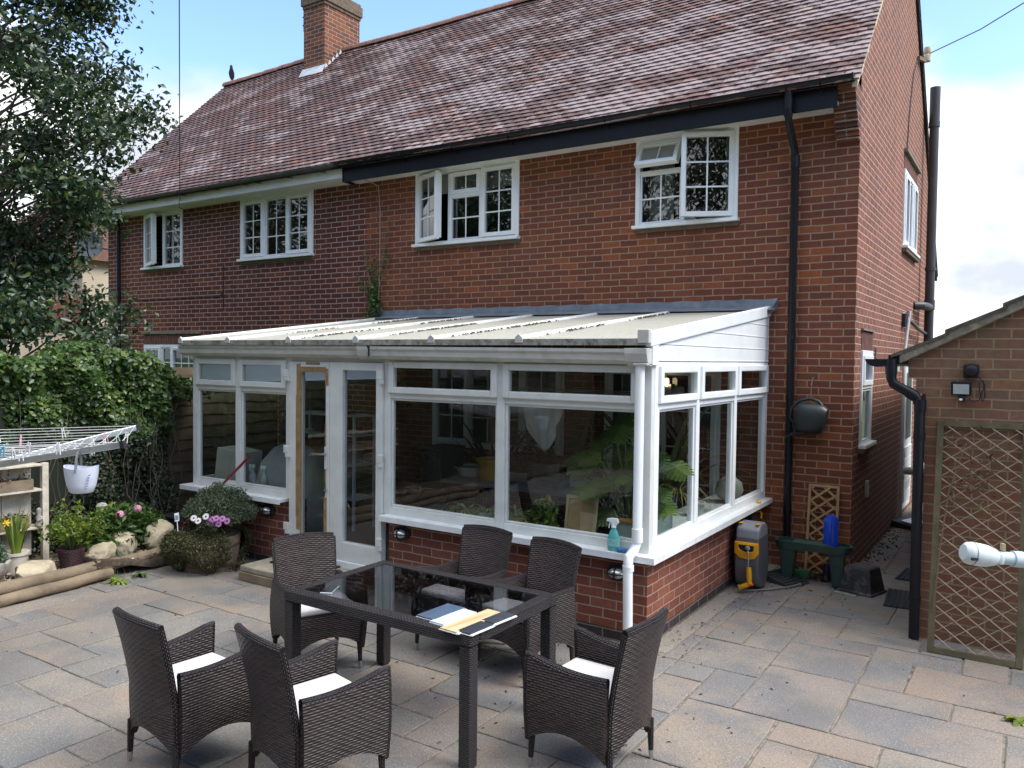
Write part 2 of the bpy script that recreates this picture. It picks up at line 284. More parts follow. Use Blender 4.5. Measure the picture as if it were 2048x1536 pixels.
# ------------------------------------------------------------------ mesh builder
class M:
    def __init__(s): s.v=[]; s.f=[]; s.uv={}; s.mi=[]; s.rn=[]; s.T=None
    def add(s, vs, fs, mi=0, uvs=None, rnd=None):
        o=len(s.v)
        if s.T is not None: vs=[tuple(s.T@Vector(p)) for p in vs]
        s.v.extend(vs)
        for i,f in enumerate(fs):
            if uvs: s.uv[len(s.f)]=uvs[i]
            s.f.append([k+o for k in f]); s.mi.append(mi); s.rn.append(random.random() if rnd is None else rnd)
        return s
    def box(s,x0,x1,y0,y1,z0,z1,mi=0):
        if x0>x1:x0,x1=x1,x0
        if y0>y1:y0,y1=y1,y0
        if z0>z1:z0,z1=z1,z0
        return s.add([(x0,y0,z0),(x1,y0,z0),(x1,y1,z0),(x0,y1,z0),(x0,y0,z1),(x1,y0,z1),(x1,y1,z1),(x0,y1,z1)],
              [(3,2,1,0),(4,5,6,7),(0,1,5,4),(1,2,6,5),(2,3,7,6),(3,0,4,7)],mi)
    def quad(s,a,b,c,d,mi=0): return s.add([a,b,c,d],[(0,1,2,3)],mi)
    def bar(s,a,b,wd,ht,up=(0,0,1),mi=0):
        a=Vector(a);b=Vector(b);d=(b-a).normalized();u=Vector(up);r=d.cross(u)
        if r.length<1e-4: r=d.cross(Vector((1,0,0)))
        r.normalize();u=r.cross(d); r*=wd/2;u*=ht/2
        vs=[tuple(p+i*r+j*u) for p in (a,b) for i,j in ((-1,-1),(1,-1),(1,1),(-1,1))]
        return s.add(vs,[(3,2,1,0),(4,5,6,7),(0,1,5,4),(1,2,6,5),(2,3,7,6),(3,0,4,7)],mi)
    def tube(s,pts,r,n=8,mi=0,caps=True,closed=False):
        pts=[Vector(p) for p in pts]; k=len(pts); rs=r if isinstance(r,(list,tuple)) else [r]*k
        d0=(pts[1]-pts[0]).normalized(); ref=Vector((0,0,1)) if abs(d0.z)<.9 else Vector((1,0,0))
        u=d0.cross(ref).normalized(); vs=[];L=0;ls=[]
        for i,p in enumerate(pts):
            a=pts[max(0,i-1)] if not closed else pts[i-1]; b=pts[min(k-1,i+1)] if not closed else pts[(i+1)%k]
            d=(b-a); d=d.normalized() if d.length>1e-9 else d0
            u=(u-d*u.dot(d)); u=u.normalized() if u.length>1e-6 else d.orthogonal().normalized()
            w_=d.cross(u); L+=(p-pts[i-1]).length if i else 0; ls.append(L)
            for j in range(n):
                t=2*math.pi*j/n; vs.append(tuple(p+(u*math.cos(t)+w_*math.sin(t))*rs[i]))
        fs=[];uv=[]
        for i in range(k if closed else k-1):
            i2=(i+1)%k
            for j in range(n):
                j2=(j+1)%n; fs.append((i*n+j,i*n+j2,i2*n+j2,i2*n+j))
                c=2*math.pi*max(rs[i],.003)/n; l2=ls[i2] if i2 else L
                uv.append([(ls[i],j*c),(ls[i],(j+1)*c),(l2,(j+1)*c),(l2,j*c)])
        if caps and not closed:
            fs.append(tuple(range(n-1,-1,-1))); fs.append(tuple((k-1)*n+j for j in range(n))); uv+= [[(0,0)]*n]*2
        return s.add(vs,fs,mi,uv)
    def lathe(s,prof,n=20,c=(0,0,0),mi=0,sx=1,sy=1,caps=True):
        vs=[];fs=[]
        for r,z in prof:
            for j in range(n):
                t=2*math.pi*j/n; vs.append((c[0]+r*sx*math.cos(t),c[1]+r*sy*math.sin(t),c[2]+z))
        for i in range(len(prof)-1):
            for j in range(n): fs.append((i*n+j,i*n+(j+1)%n,(i+1)*n+(j+1)%n,(i+1)*n+j))
        if caps:
            fs.append(tuple(range(n-1,-1,-1))); fs.append(tuple((len(prof)-1)*n+j for j in range(n)))
        return s.add(vs,fs,mi)
    def prism(s,poly,axis,a,b,mi=0):
        """2D polygon extruded along an axis; poly in the two remaining axes in xyz order"""
        def P(p,t):
            if axis=='x': return (t,p[0],p[1])
            if axis=='y': return (p[0],t,p[1])
            return (p[0],p[1],t)
        n=len(poly); vs=[P(p,a) for p in poly]+[P(p,b) for p in poly]
        fs=[tuple(range(n)),tuple(range(2*n-1,n-1,-1))]+[(i,i+n,(i+1)%n+n,(i+1)%n) for i in range(n)]
        return s.add(vs,fs,mi)
    def panel(s,fn,nu,nv,th,mi=0):
        """thick sheet: fn(a,b)->(point, normal, (u,v)) for a,b in 0..1"""
        fr=[[fn(i/nu,j/nv) for j in range(nv+1)] for i in range(nu+1)]; W=nv+1; vs=[];back=[]
        for row in fr:
            for p,nn,uv in row: vs.append(tuple(Vector(p)+Vector(nn)*th/2)); back.append(tuple(Vector(p)-Vector(nn)*th/2))
        o=len(vs); fs=[];uvs=[]
        for i in range(nu):
            for j in range(nv):
                q=[(i,j),(i+1,j),(i+1,j+1),(i,j+1)]; idx=[a*W+b for a,b in q]; fs.append(tuple(idx)); uvs.append([fr[a][b][2] for a,b in q])
                fs.append(tuple(x+o for x in idx[::-1])); uvs.append([fr[a][b][2] for a,b in q[::-1]])
        edge=[(i,0) for i in range(nu+1)]+[(nu,j) for j in range(1,nv+1)]+[(i,nv) for i in range(nu-1,-1,-1)]+[(0,j) for j in range(nv-1,0,-1)]
        for k in range(len(edge)):
            a=edge[k];b=edge[(k+1)%len(edge)]; ia=a[0]*W+a[1]; ib=b[0]*W+b[1]
            fs.append((ib,ia,ia+o,ib+o)); ua=fr[a[0]][a[1]][2]; ub=fr[b[0]][b[1]][2]; uvs.append([ub,ua,(ua[0]+th,ua[1]+th),(ub[0]+th,ub[1]+th)])
        return s.add(vs+back,fs,mi,uvs)
    def build(s,name,mats,parent=None,smooth=False,bevel=0,seg=2,sharp=40,sub=0):
        me=bpy.data.meshes.new(name); me.from_pydata(s.v,[],s.f)
        mats=mats if isinstance(mats,(list,tuple)) else [mats]
        for m in mats: me.materials.append(m)
        if len(mats)>1: me.polygons.foreach_set('material_index',s.mi)
        uvl=me.uv_layers.new(name='UVMap'); dat=np.zeros((len(me.loops),2),np.float32); V=s.v
        for pi,p in enumerate(me.polygons):
            if pi in s.uv:
                dat[p.loop_start:p.loop_start+p.loop_total]=s.uv[pi]
            else:
                n=p.normal; ax=max(range(3),key=lambda k:abs(n[k])); a,b=((1,2),(0,2),(0,1))[ax]
                for q in range(p.loop_total):
                    v=V[s.f[pi][q]]; dat[p.loop_start+q]=(v[a],v[b])
        uvl.data.foreach_set('uv',dat.ravel())
        at=me.attributes.new('rnd','FLOAT','FACE'); at.data.foreach_set('value',np.array(s.rn,np.float32))
        if smooth:
            me.polygons.foreach_set('use_smooth',[True]*len(me.polygons)); me.set_sharp_from_angle(angle=rad(sharp))
        me.update(); o=bpy.data.objects.new(name,me); COL.objects.link(o)
        if parent: o.parent=parent
        if sub: md=o.modifiers.new('s','SUBSURF'); md.levels=md.render_levels=sub
        if bevel: md=o.modifiers.new('b','BEVEL'); md.width=bevel; md.segments=seg; md.limit_method='ANGLE'; md.angle_limit=rad(35)
        return o
def leafmesh(name, P, size, m, parent=None, seed=0, nrm=None, spread=1.0, asp=.5, rnd=None, down=0.0):
    """many small folded leaves at the points P (N,3)"""
    r=np.random.default_rng(seed); P=np.asarray(P,float); n=len(P)
    nn=r.normal(size=(n,3))*spread
    if nrm is not None: nn+=np.asarray(nrm)
    nn/=np.linalg.norm(nn,axis=1,keepdims=True)+1e-9
    d=r.normal(size=(n,3)); d[:,2]-=down; d-=nn*(d*nn).sum(1,keepdims=True); d/=np.linalg.norm(d,axis=1,keepdims=True)+1e-9
    s_=np.cross(nn,d); L=(size*(.6+.8*r.random(n)))[:,None]; W=L*asp
    base=P-d*L*.5; tip=P+d*L*.5-nn*L*.12; lf=P+s_*W*.5+nn*L*.10; rt=P-s_*W*.5+nn*L*.10
    V=np.stack([base,lf,tip,rt],1).reshape(-1,3); k=np.arange(n)*4
    F=np.concatenate([np.stack([k,k+1,k+2],1),np.stack([k,k+2,k+3],1)],0)
    me=bpy.data.meshes.new(name); me.vertices.add(len(V)); me.vertices.foreach_set('co',V.ravel())
    me.loops.add(F.size); me.loops.foreach_set('vertex_index',F.ravel().astype(np.int32)); me.polygons.add(len(F))
    me.polygons.foreach_set('loop_start',(np.arange(len(F))*3).astype(np.int32))
    me.update(calc_edges=True); me.materials.append(m)
    rv=r.random(n) if rnd is None else np.clip(rnd,0,1)
    at=me.attributes.new('rnd','FLOAT','FACE'); at.data.foreach_set('value',np.concatenate([rv,rv]).astype(np.float32))
    o=bpy.data.objects.new(name,me); COL.objects.link(o)
    if parent: o.parent=parent
    return o
def thing(name,label,cat,loc=(0,0,0),rz=0,group=None):
    o=bpy.data.objects.new(name,None); COL.objects.link(o); o.empty_display_size=.1; o.location=loc; o.rotation_euler=(0,0,rz)
    o['label']=label; o['category']=cat
    if group: o['group']=group
    return o
def tag(o,label,cat,group=None):
    o['label']=label; o['category']=cat
    if group: o['group']=group
    return o
def struct(o): o['kind']='structure'; return o
def stuff(o,label=None,cat=None):
    o['kind']='stuff'
    if label: o['label']=label; o['category']=cat
    return o
def dup(root,loc,rz,label,scale=None):
    r=root.copy(); COL.objects.link(r); r.location=loc; r.rotation_euler=(0,0,rz); r['label']=label
    if scale: r.scale=scale
    def rec(a,b):
        for ch in a.children:
            c=ch.copy(); COL.objects.link(c); c.parent=b; rec(ch,c)
    rec(root,r); return r
# ================================================================== GROUND
random.seed(3)
g=M(); g.quad((-300,-300,-.12),(300,-300,-.12),(300,600,-.12),(-300,600,-.12)); struct(g.build('ground',GRASS))
PX0,PX1,PY0,PY1=-6.0,4.8,-11.4,4.2
def paved(x,y):   # where slabs lie
    if y>-1.6 and x>.80: return False
    if y>0 and x<0.0: return False
    if y>-3.05 and x<-.70: return False
    if x<-5.72: return False
    return True
g=M(); g.quad((-6.1,-11.6,-.009),(4.9,-11.6,-.009),(4.9,7.5,-.009),(-6.1,7.5,-.009)); struct(g.build('patio_bedding',JOINT))
g=M(); g.quad((-.86,-3.05,-.006),(-.70,-3.05,-.006),(-.70,0,-.006),(-.86,0,-.006)); struct(g.build('gravel_path',GRAVELG))
U=.285; nx=int((PX1-PX0)/U); ny=int((PY1-PY0)/U); occ=[[False]*ny for _ in range(nx)]
sl=M(); rr=random.Random(11)
SZ=[(3,2)]*3+[(2,3)]*3+[(2,2)]*5+[(2,1)]*6+[(1,2)]*4+[(1,1)]*2
for j in range(ny):
    for i in range(nx):
        if occ[i][j]: continue
        opts=SZ[:]; rr.shuffle(opts); opts+=[(1,2),(2,1),(1,1)]
        for a,b in opts:
            if i+a<=nx and j+b<=ny and not any(occ[i+p][j+q] for p in range(a) for q in range(b)): break
        for p in range(a):
            for q in range(b): occ[i+p][j+q]=True
        x0,x1=PX0+i*U,PX0+(i+a)*U; y0,y1=PY0+j*U,PY0+(j+b)*U
        if y0<0<y1+.01 and False: pass
        # clip to the paved area, slab by slab
        if x0<-5.72: x0=-5.72
        if y1>-1.6 and x1>.80 and y0>=-1.95: x1=min(x1,.80)
        if y1>0.0 and x0<0.02 and y0>-.3: x0=max(x0,.02)
        if y1>-3.05 and x0<-.70:
            if y0<-3.2: y1=min(y1,-3.06) if x1<-.5 else y1; 
            if y1>-3.05: x0=max(x0,-.70)
        if x1-x0<.06 or y1-y0<.06: continue
        cx,cy=(x0+x1)/2,(y0+y1)/2
        if not paved(cx,cy): continue
        gp=.0072; jx=lambda: rr.uniform(-.004,.004)
        P=[(x0+gp+jx(),y0+gp+jx()),(x1-gp+jx(),y0+gp+jx()),(x1-gp+jx(),y1-gp+jx()),(x0+gp+jx(),y1-gp+jx())]
        # slightly ragged edge with a small chamfer
        ring=[]
        for k in range(4):
            ax,ay=P[k]; bx,by=P[(k+1)%4]; m_=max(2,int(math.hypot(bx-ax,by-ay)/.1))
            for q in range(m_):
                t=q/m_; ring.append((ax+(bx-ax)*t+rr.uniform(-.0035,.0035),ay+(by-ay)*t+rr.uniform(-.0035,.0035)))
        n=len(ring); dz=rr.uniform(-.003,.002); tx,ty=rr.uniform(-.004,.004),rr.uniform(-.004,.004)
        zf=lambda x,y: dz+tx*(x-cx)+ty*(y-cy)
        vs=[(x,y,-.05) for x,y in ring]+[(x,y,zf(x,y)-.004) for x,y in ring]
        for x,y in ring:
            ex=x+(cx-x)*(.007/max(.05,abs(x1-x0)/2)); ey=y+(cy-y)*(.007/max(.05,abs(y1-y0)/2)); vs.append((ex,ey,zf(x,y)))
        fs=[(k,(k+1)%n,n+(k+1)%n,n+k) for k in range(n)]+[(n+k,n+(k+1)%n,2*n+(k+1)%n,2*n+k) for k in range(n)]+[tuple(range(2*n,3*n))]
        sl.add(vs,fs,rnd=rr.random())
struct(sl.build('patio',SLAB))
# raised bed behind the logs
g=M(); NB=24
def bed(a,b):
    x=-7.6+a*1.78; y=-12+b*12; return ((x,y,.08+.05*math.sin(x*5+y*3)+.03*math.sin(y*7)),(0,0,1),(x,y))
g.panel(bed,14,50,.06); struct(g.build('garden_bed',SOIL,smooth=True,sharp=80))
rng=np.random.default_rng(5)
def pebbles(name,P,smin,smax,m,seed=0,flat=.6):
    r=np.random.default_rng(seed); mm=M()
    base=[(1,0,0),(0,1,0),(-1,0,0),(0,-1,0),(0,0,1)]
    for p in P:
        s_=r.uniform(smin,smax); a=r.uniform(0,6.28); k=r.uniform(.5,1,3)
        vs=[]
        for x,y,z in base: 
            X=x*k[0];Y=y*k[1]; vs.append((p[0]+(X*math.cos(a)-Y*math.sin(a))*s_,p[1]+(X*math.sin(a)+Y*math.cos(a))*s_,p[2]+z*s_*flat))
        mm.add(vs,[(0,1,4),(1,2,4),(2,3,4),(3,0,4)],rnd=float(r.random()))
    return mm.build(name,m)
PEB = leaf_mat('gravel_chips',[(0,(.12,.08,.05)),(.4,(.25,.19,.13)),(.75,(.42,.36,.27)),(1,(.6,.56,.48))],.9,0)
pp=[(rng.uniform(-6.5,-5.84),rng.uniform(-7,-3.3),.135) for _ in range(1700)]
o=pebbles('gravel',pp,.010,.028,PEB,1); stuff(o,'loose brown and cream gravel chips covering the planting bed behind the logs','gravel')
lp=[]
for _ in range(420):
    t=rng.random()
    if t<.3: lp.append((rng.normal(-1.3,.9),rng.normal(-4.1,.8),.005))
    elif t<.55: lp.append((rng.normal(-.3,.35),rng.normal(-1.0,.7),.005))
    elif t<.75: lp.append((abs(rng.normal(.0,.2))+.02,rng.uniform(-.3,3.5),.005))
    elif t<.88: lp.append((rng.normal(-.66,.07),rng.uniform(-3.2,0),.005))
    else: lp.append((rng.uniform(-5.4,2.2),rng.uniform(-6.5,-2),.005))
lp=[p for p in lp if not(p[0]<-.84 and p[1]>-3.06) and not (p[0]<.02 and p[1]>0)]
o=leafmesh('leaf_litter',lp,.030,L_BROWN,seed=4,nrm=(0,0,3),spread=.7,asp=.28); stuff(o,'small dark dry leaves and bits scattered over the paving','leaf litter')
lp=[(rng.uniform(-.60,-.05),rng.uniform(-.45,-.08),.01+abs(rng.normal(0,.015))) for _ in range(380)]+[(abs(rng.normal(.05,.09))+.01,rng.uniform(.0,3.0),.01) for _ in range(150)]
o=leafmesh('leaf_pile',lp,.042,L_BROWN,seed=6,nrm=(0,0,1.5),spread=.8,asp=.5); stuff(o,'drift of dry brown leaves along the foot of the brick house corner','leaf litter')

# ================================================================== HOUSE
house=thing('semi_detached_house','red brick semi detached house with tiled roof, white windows and brick chimney','house')
XL,XR,YB=-13.23,0,7.0
def wall_grid(m,u0,u1,v0,v1,holes,P,mi=0,depth=.12):
    us=sorted({u0,u1,*[h[0] for h in holes],*[h[1] for h in holes]}); vs=sorted({v0,v1,*[h[2] for h in holes],*[h[3] for h in holes]})
    for a,b in zip(us,us[1:]):
        for c,d in zip(vs,vs[1:]):
            if any(h[0]<=a and b<=h[1] and h[2]<=c and d<=h[3] for h in holes): continue
            m.quad(P(a,0,c),P(b,0,c),P(b,0,d),P(a,0,d),mi)
    for a,b,c,d in holes:
        for q in (((a,c),(b,c)),((b,c),(b,d)),((b,d),(a,d)),((a,d),(a,c))):
            (p,r_),(p2,r2)=q; m.quad(P(p,0,r_),P(p2,0,r2),P(p2,depth,r2),P(p,depth,r_),mi)
W_UP=[(-12.06,-10.92,3.66,4.66),(-9.377,-7.69,3.66,4.66),(-5.68,-3.99,3.65,4.66),(-2.394,-1.205,3.64,4.66)]
W_DN=[(-12.07,-10.45,1.2,2.31),(-5.35,-3.30,.95,2.08),(-2.75,-1.35,.25,2.08)]
G_UP=[(3.15,4.50,3.66,4.70)]; G_DN=[(.337,.98,1.25,2.265),(3.85,4.75,.05,2.20)]
PF=lambda u,d,v:(u,d,v); PG=lambda u,d,v:(-d,u,v)
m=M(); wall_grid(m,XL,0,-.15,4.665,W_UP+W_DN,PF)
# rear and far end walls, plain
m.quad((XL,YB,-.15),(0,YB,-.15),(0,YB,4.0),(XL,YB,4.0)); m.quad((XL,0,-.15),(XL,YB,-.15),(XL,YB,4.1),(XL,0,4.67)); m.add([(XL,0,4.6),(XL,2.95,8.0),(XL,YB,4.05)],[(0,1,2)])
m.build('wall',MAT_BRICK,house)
m=M(); wall_grid(m,0,YB,-.15,4.0,[h for h in G_DN],PG); 
m2=M(); wall_grid(m2,0,5.6,4.0,4.80,[(3.15,4.5,4.0,4.70)],PG)
# cut hole of the upper window through both bands
m=M(); wall_grid(m,0,YB,-.15,3.66,G_DN,PG); wall_grid(m,0,5.9,3.66,4.70,G_UP,PG)
m.add([(0,5.9,3.66),(0,YB,3.66),(0,YB,4.05),(0,5.9,4.70)],[(0,1,2,3)])
m.add([(0,0,4.70),(0,5.9,4.70),(0,5.9,5.12),(0,2.95,8.04),(0,0,5.12)],[(0,1,2,3,4)])
m.add([(0,5.9,4.70),(0,YB,4.05),(0,5.9,5.12)],[(0,1,2)])
m.build('gable_wall',MAT_BRICK_G_LIT,house)
# stepped brick kneeler at the eaves corner
m=M(); k=0; z=4.33
while z<4.83:
    t=(z-4.33)/.5; m.box(-.215,.004-.0005*k,-.06-.30*t,0.003,z,z+.034); m.box(-.21,.0,-.045-.30*t,0,z+.034,z+.0395,0); z+=.0395; k+=1
m.build('kneeler',MAT_BRICK_CH,house)
# soldier courses / drip hoods and brick sills
for q in ((-12.12,-10.40,-.035,.02,2.50,2.535),(-.02,.05,3.1,4.62,4.91,4.95),(-.02,.03,.30,1.02,2.47,2.49)): m=M(); m.box(*q); m.build('drip_hood',CONC,house)
SOLD=mat('soldier_brick',(.16,.07,.05),.9,.3,12,bmp=.4)
m=M()
for a,b,c in [(-12.07,-10.45,2.315)]: 
    x=a
    while x<b-.03: m.box(x+.005,x+.065,-.008,.02,c,c+.185); x+=.075
m.build('brick_lintel',SOLD,house); m=M()
y=3.15
while y<4.47: m.box(-.02,.008,y+.005,y+.065,4.705,4.90); y+=.075
m.build('brick_lintel',SOLD,house); m=M()
y=.337
while y<.94: m.box(-.02,.008,y+.005,y+.06,2.27,2.465); y+=.075
m.build('brick_lintel',SOLD,house)
TSILL=mat('tile_sill',(.13,.10,.075),.9,.3,15,bmp=.4)
for a,b,c,d in W_UP: m=M(); m.box(a+.02,b+.02,-.035,.05,c-.05,c-.004); m.build('brick_sill',TSILL,house,bevel=.006)
for a,b,c,d in G_UP+G_DN[:1]: m=M(); m.box(-.05,.06,a-.02,b+.05,c-.055,c-.004); m.build('brick_sill',TSILL,house,bevel=.006)
# rooms behind the windows: floors and a partition so that they read as dark interiors
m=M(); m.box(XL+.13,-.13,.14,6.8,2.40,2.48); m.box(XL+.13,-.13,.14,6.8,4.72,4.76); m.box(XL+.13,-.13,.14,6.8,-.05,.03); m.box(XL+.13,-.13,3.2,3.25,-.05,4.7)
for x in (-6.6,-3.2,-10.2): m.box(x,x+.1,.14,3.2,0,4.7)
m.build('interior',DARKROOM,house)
m=M(); m.box(XL+.05,-.13,.125,.14,-.1,.25)
# ---- roof: real courses of plain tiles
SL=.985; EY,EZ=-.40,4.80; RY=2.95
def roofz(y): return EZ+SL*(y-EY)
ang=math.atan(SL); ca,sa=math.cos(ang),math.sin(ang); Ls=(RY-EY)/ca
rm=M(); rr=random.Random(8); gauge=.1; nC=int(Ls/gauge)+1; RX0,RX1=-13.62,.05; tw=.168
nrmv=Vector((0,-sa,ca)); upv=Vector((0,ca,sa))
for kx in range(nC):
    s0=kx*gauge-.012; s1=min(Ls,s0+.16); x=RX0-(tw/2 if kx%2 else 0)
    wob=[rr.uniform(-.004,.004) for _ in range(3)]
    while x<RX1-.01:
        a=max(x+.002,RX0); b=min(x+tw-.002,RX1)
        if b-a>.02:
            lift=rr.uniform(0,.004)+wob[0]*.6; d0=rr.uniform(-.003,.003)
            sag=.02*math.sin((x+13)*.45)-.012*math.sin(x*1.3)
            def pt(xx,s,h): 
                v=Vector((xx,EY,EZ))+upv*s+nrmv*(h+sag); return tuple(v)
            hb=.034+lift; ht=.010
            vs=[pt(a,s0+d0,hb-.019),pt(b,s0+d0,hb-.019),pt(b,s0+d0,hb),pt(a,s0+d0,hb),pt((a+b)/2,s0+d0-.002,hb+.004),pt(a,s1,ht),pt(b,s1,ht),pt((a+b)/2,s1,ht+.004)]
            rm.add(vs,[(0,1,2,4,3),(3,4,7,5),(4,2,6,7)],rnd=rr.random())
        x+=tw
roof=rm.build('roof',ROOF,house)
m=M(); m.add([(RX0,EY,EZ-.02),(RX1-.03,EY,EZ-.02),(RX1-.03,RY,roofz(RY)-.02),(RX0,RY,roofz(RY)-.02)],[(0,1,2,3)])
BY=7.45; bz=roofz(RY)-SL*(BY-RY)
m.add([(RX0,RY,roofz(RY)),(RX1,RY,roofz(RY)),(RX1,BY,bz),(RX0,BY,bz)],[(0,1,2,3)]); m.build('roof_deck',ROOF,house)
m=M(); x=RX0
while x<RX1-.05:
    x2=min(x+.45,RX1); sag=.02*math.sin((x+13)*.45)-.012*math.sin(x*1.3)
    pts=[]
    for t in range(9):
        a=math.pi*(t/8); pts.append((math.cos(a)*.13,math.sin(a)*.12))
    vs=[];
    for xx,k in ((x+.004,1.0),(x2-.004,.97)):
        for py,pz in pts: vs.append((xx,RY+py*k,roofz(RY)-.035+pz*k+sag))
    m.add(vs,[(i,i+1,10+i,9+i) for i in range(8)]+[tuple(range(8,-1,-1)),tuple(range(9,18))]); x=x2
m.build('ridge_tile',RIDGE,house,smooth=True)
m=M(); 
for a,b,yy in ((EY+.02,RY,1),(RY,BY,-1)):
    n=24
    for i in range(n):
        y0=a+(b-a)*i/n; y1=a+(b-a)*(i+1)/n; z0=roofz(y0) if yy>0 else roofz(RY)-SL*(y0-RY); z1=roofz(y1) if yy>0 else roofz(RY)-SL*(y1-RY)
        j=rr.uniform(-.006,.006)
        m.add([(-.02,y0,z0-.075),(.035+j,y0,z0-.075),(.035+j,y0,z0+.012),(-.02,y0,z0+.012),(-.02,y1,z1-.075),(.035+j,y1,z1-.075),(.035+j,y1,z1+.012),(-.02,y1,z1+.012)],[(3,2,1,0),(4,5,6,7),(0,1,5,4),(1,2,6,5),(2,3,7,6),(3,0,4,7)],mi=0 if yy>0 else 1)
m.build('verge',[VERGE,BLACKM],house)
# chimney on the ridge
ch=M(); cx0,cx1,cy0,cy1=-10.54,-9.97,2.38,3.32
ch.box(cx0,cx1,cy0,cy1,7.2,8.9); ch.build('chimney_stack',MAT_BRICK_CH,roof)
ch=M(); ch.box(cx0-.02,cx1+.02,cy0-.02,cy1+.02,8.84,8.90); ch.box(cx0-.045,cx1+.045,cy0-.045,cy1+.045,8.90,9.1); ch.box(cx0-.02,cx1+.02,cy0-.02,cy1+.02,9.1,9.16)
for yy in (2.65,3.05): ch.lathe([(.13,0),(.12,.2),(.11,.3),(.13,.32),(.13,.38),(.10,.4)],14,(-10.28,yy,9.16))
ch.build('chimney_cap',mat('chimney_cap_stone',(.15,.11,.075),.9,.4,14,bmp=.6,bscale=40,dirt=.5,dirtcol=(.06,.05,.04)),roof,bevel=.01)
m=M(); m.box(cx0-.03,cx1+.02,cy0-.012,cy0,7.55,7.67)
z0=roofz(cy0)+.02
m.add([(cx0-.05,cy0-.13,roofz(cy0-.13)+.05),(cx1+.05,cy0-.13,roofz(cy0-.13)+.05),(cx1+.03,cy0-.005,7.70),(cx0-.03,cy0-.005,7.70)],[(0,1,2,3)])
y=cy0
while y<RY-.02:
    a=roofz(y)+.02; b=roofz(y+.115)+.02
    m.add([(cx1+.006,y,a),(cx1+.006,y+.115,b),(cx1+.006,y+.03,b+.06),(cx1+.006,y,a+.10)],[(0,1,2,3)]); y+=.095
m.add([(cx1+.005,cy0-.1,roofz(cy0-.1)+.05),(cx1+.10,cy0-.1,roofz(cy0-.1)+.05),(cx1+.07,RY,roofz(RY)+.05),(cx1+.005,RY,roofz(RY)+.06)],[(0,1,2,3)])
m.build('chimney_flashing',LEADW,roof)
m=M(); m.tube([(cx0-.12,2.5,8.5),(cx0-.12,2.5,9.6)],.017,8); m.bar((cx0-.16,2.5,8.62),(cx0+.01,2.5,8.62),.02,.02); m.bar((cx0-.16,2.5,8.78),(cx0+.01,2.5,8.78),.02,.02); m.bar((cx0-.12,2.2,9.5),(cx0-.12,3.0,9.5),.015,.015)
tag(m.build('television_aerial',BLACKM),'thin dark aerial mast bracketed to the left side of the brick chimney','aerial')
# eaves
m=M(); m.box(-6.74,-.16,-.325,-.30,4.60,4.86); m.box(-6.765,-6.74,-.33,-.10,4.60,4.80)
m.build('black_fascia',BLACK,house,bevel=.003)
m=M(); m.box(XL-.3,-6.766,-.32,-.297,4.665,4.80); m.build('white_fascia',SOFFIT,house,bevel=.003)
m=M(); m.box(-6.74,-.16,-.299,.0,4.635,4.66); m.box(XL-.3,-6.742,-.296,.0,4.655,4.68); 
for i in range(5): m.box(XL-.3,-6.742,-.27+.055*i,-.266+.055*i,4.650,4.6549)
m.build('soffit',SOFFIT,house)
def gutter(m,x0,x1,yc,zc,r=.058,n=10):
    vs=[]
    for x in (x0,x1):
        for t in range(n+1):
            a=math.pi+math.pi*t/n; vs.append((x,yc+r*math.cos(a),zc+r*math.sin(a)*.95))
        for t in range(n+1):
            a=2*math.pi-math.pi*t/n; vs.append((x,yc+(r-.006)*math.cos(a),zc+(r-.006)*math.sin(a)*.95))
    k=2*n+2
    m.add(vs,[(i,(i+1)%k,k+(i+1)%k,k+i) for i in range(k)]+[tuple(range(k-1,-1,-1)),tuple(range(k,2*k))])
gm=M(); gutter(gm,-6.80,.0,-.395,4.855); 
for x in [-6.74,-5.6,-4.75,-3.9,-2.6,-1.6,-.62,-.3]: gm.tube([(x,-.395+.064*math.cos(a),4.855+.062*math.sin(a)) for a in [math.pi+math.pi*i/8 for i in range(9)]],.008,6); gm.box(x-.012,x+.012,-.34,-.32,4.74,4.85)
gm.lathe([(.064,0),(.064,.03)],14,(-6.8,-.395,4.80)); gm.box(-.012,.004,-.455,-.335,4.79,4.86)
gm.build('black_gutter',BLACK,house,smooth=True)
gm=M(); gutter(gm,XL-.4,-6.80,-.395,4.85)
for x in [-13,-12.2,-11.3,-10.45,-9.6,-8.9,-8.6,-7.9,-7.2]: gm.tube([(x,-.395+.063*math.cos(a),4.85+.061*math.sin(a)) for a in [math.pi+math.pi*i/8 for i in range(9)]],.007,6); gm.bar((x,-.40,4.79),(x+.12,-.33,4.775),.01,.012)
gm.build('grey_gutter',mat('old_gutter_grey',(.07,.075,.078),.5,.3,6),house,smooth=True)
def pipe_run(m,pts,r,collars=(),cr=None,n=14):
    m.tube(pts,r,n)
    for (p,q) in collars: m.tube([p,q],cr or r*1.17,n)
m=M(); pipe_run(m,[(-.60,-.395,4.80),(-.60,-.395,4.60),(-.60,-.37,4.52),(-.60,-.12,4.30),(-.60,-.075,4.22),(-.60,-.075,.04)],.036,[((-.6,-.395,4.74),(-.6,-.395,4.62)),((-.6,-.395,4.60),(-.6,-.383,4.555)),((-.6,-.075,4.24),(-.6,-.075,4.12)),((-.6,-.075,2.42),(-.6,-.075,2.37)),((-.6,-.075,.62),(-.6,-.075,.57))])
m.build('downpipe',BLACK,house,smooth=True)
m=M(); pipe_run(m,[(-13.5,-.37,4.79),(-13.45,-.35,4.62),(-12.76,-.09,4.56),(-12.76,-.075,4.45),(-12.76,-.075,.0)],.036,[((-12.76,-.075,3.2),(-12.76,-.075,3.15))]); m.build('downpipe',BLACK,house,smooth=True)
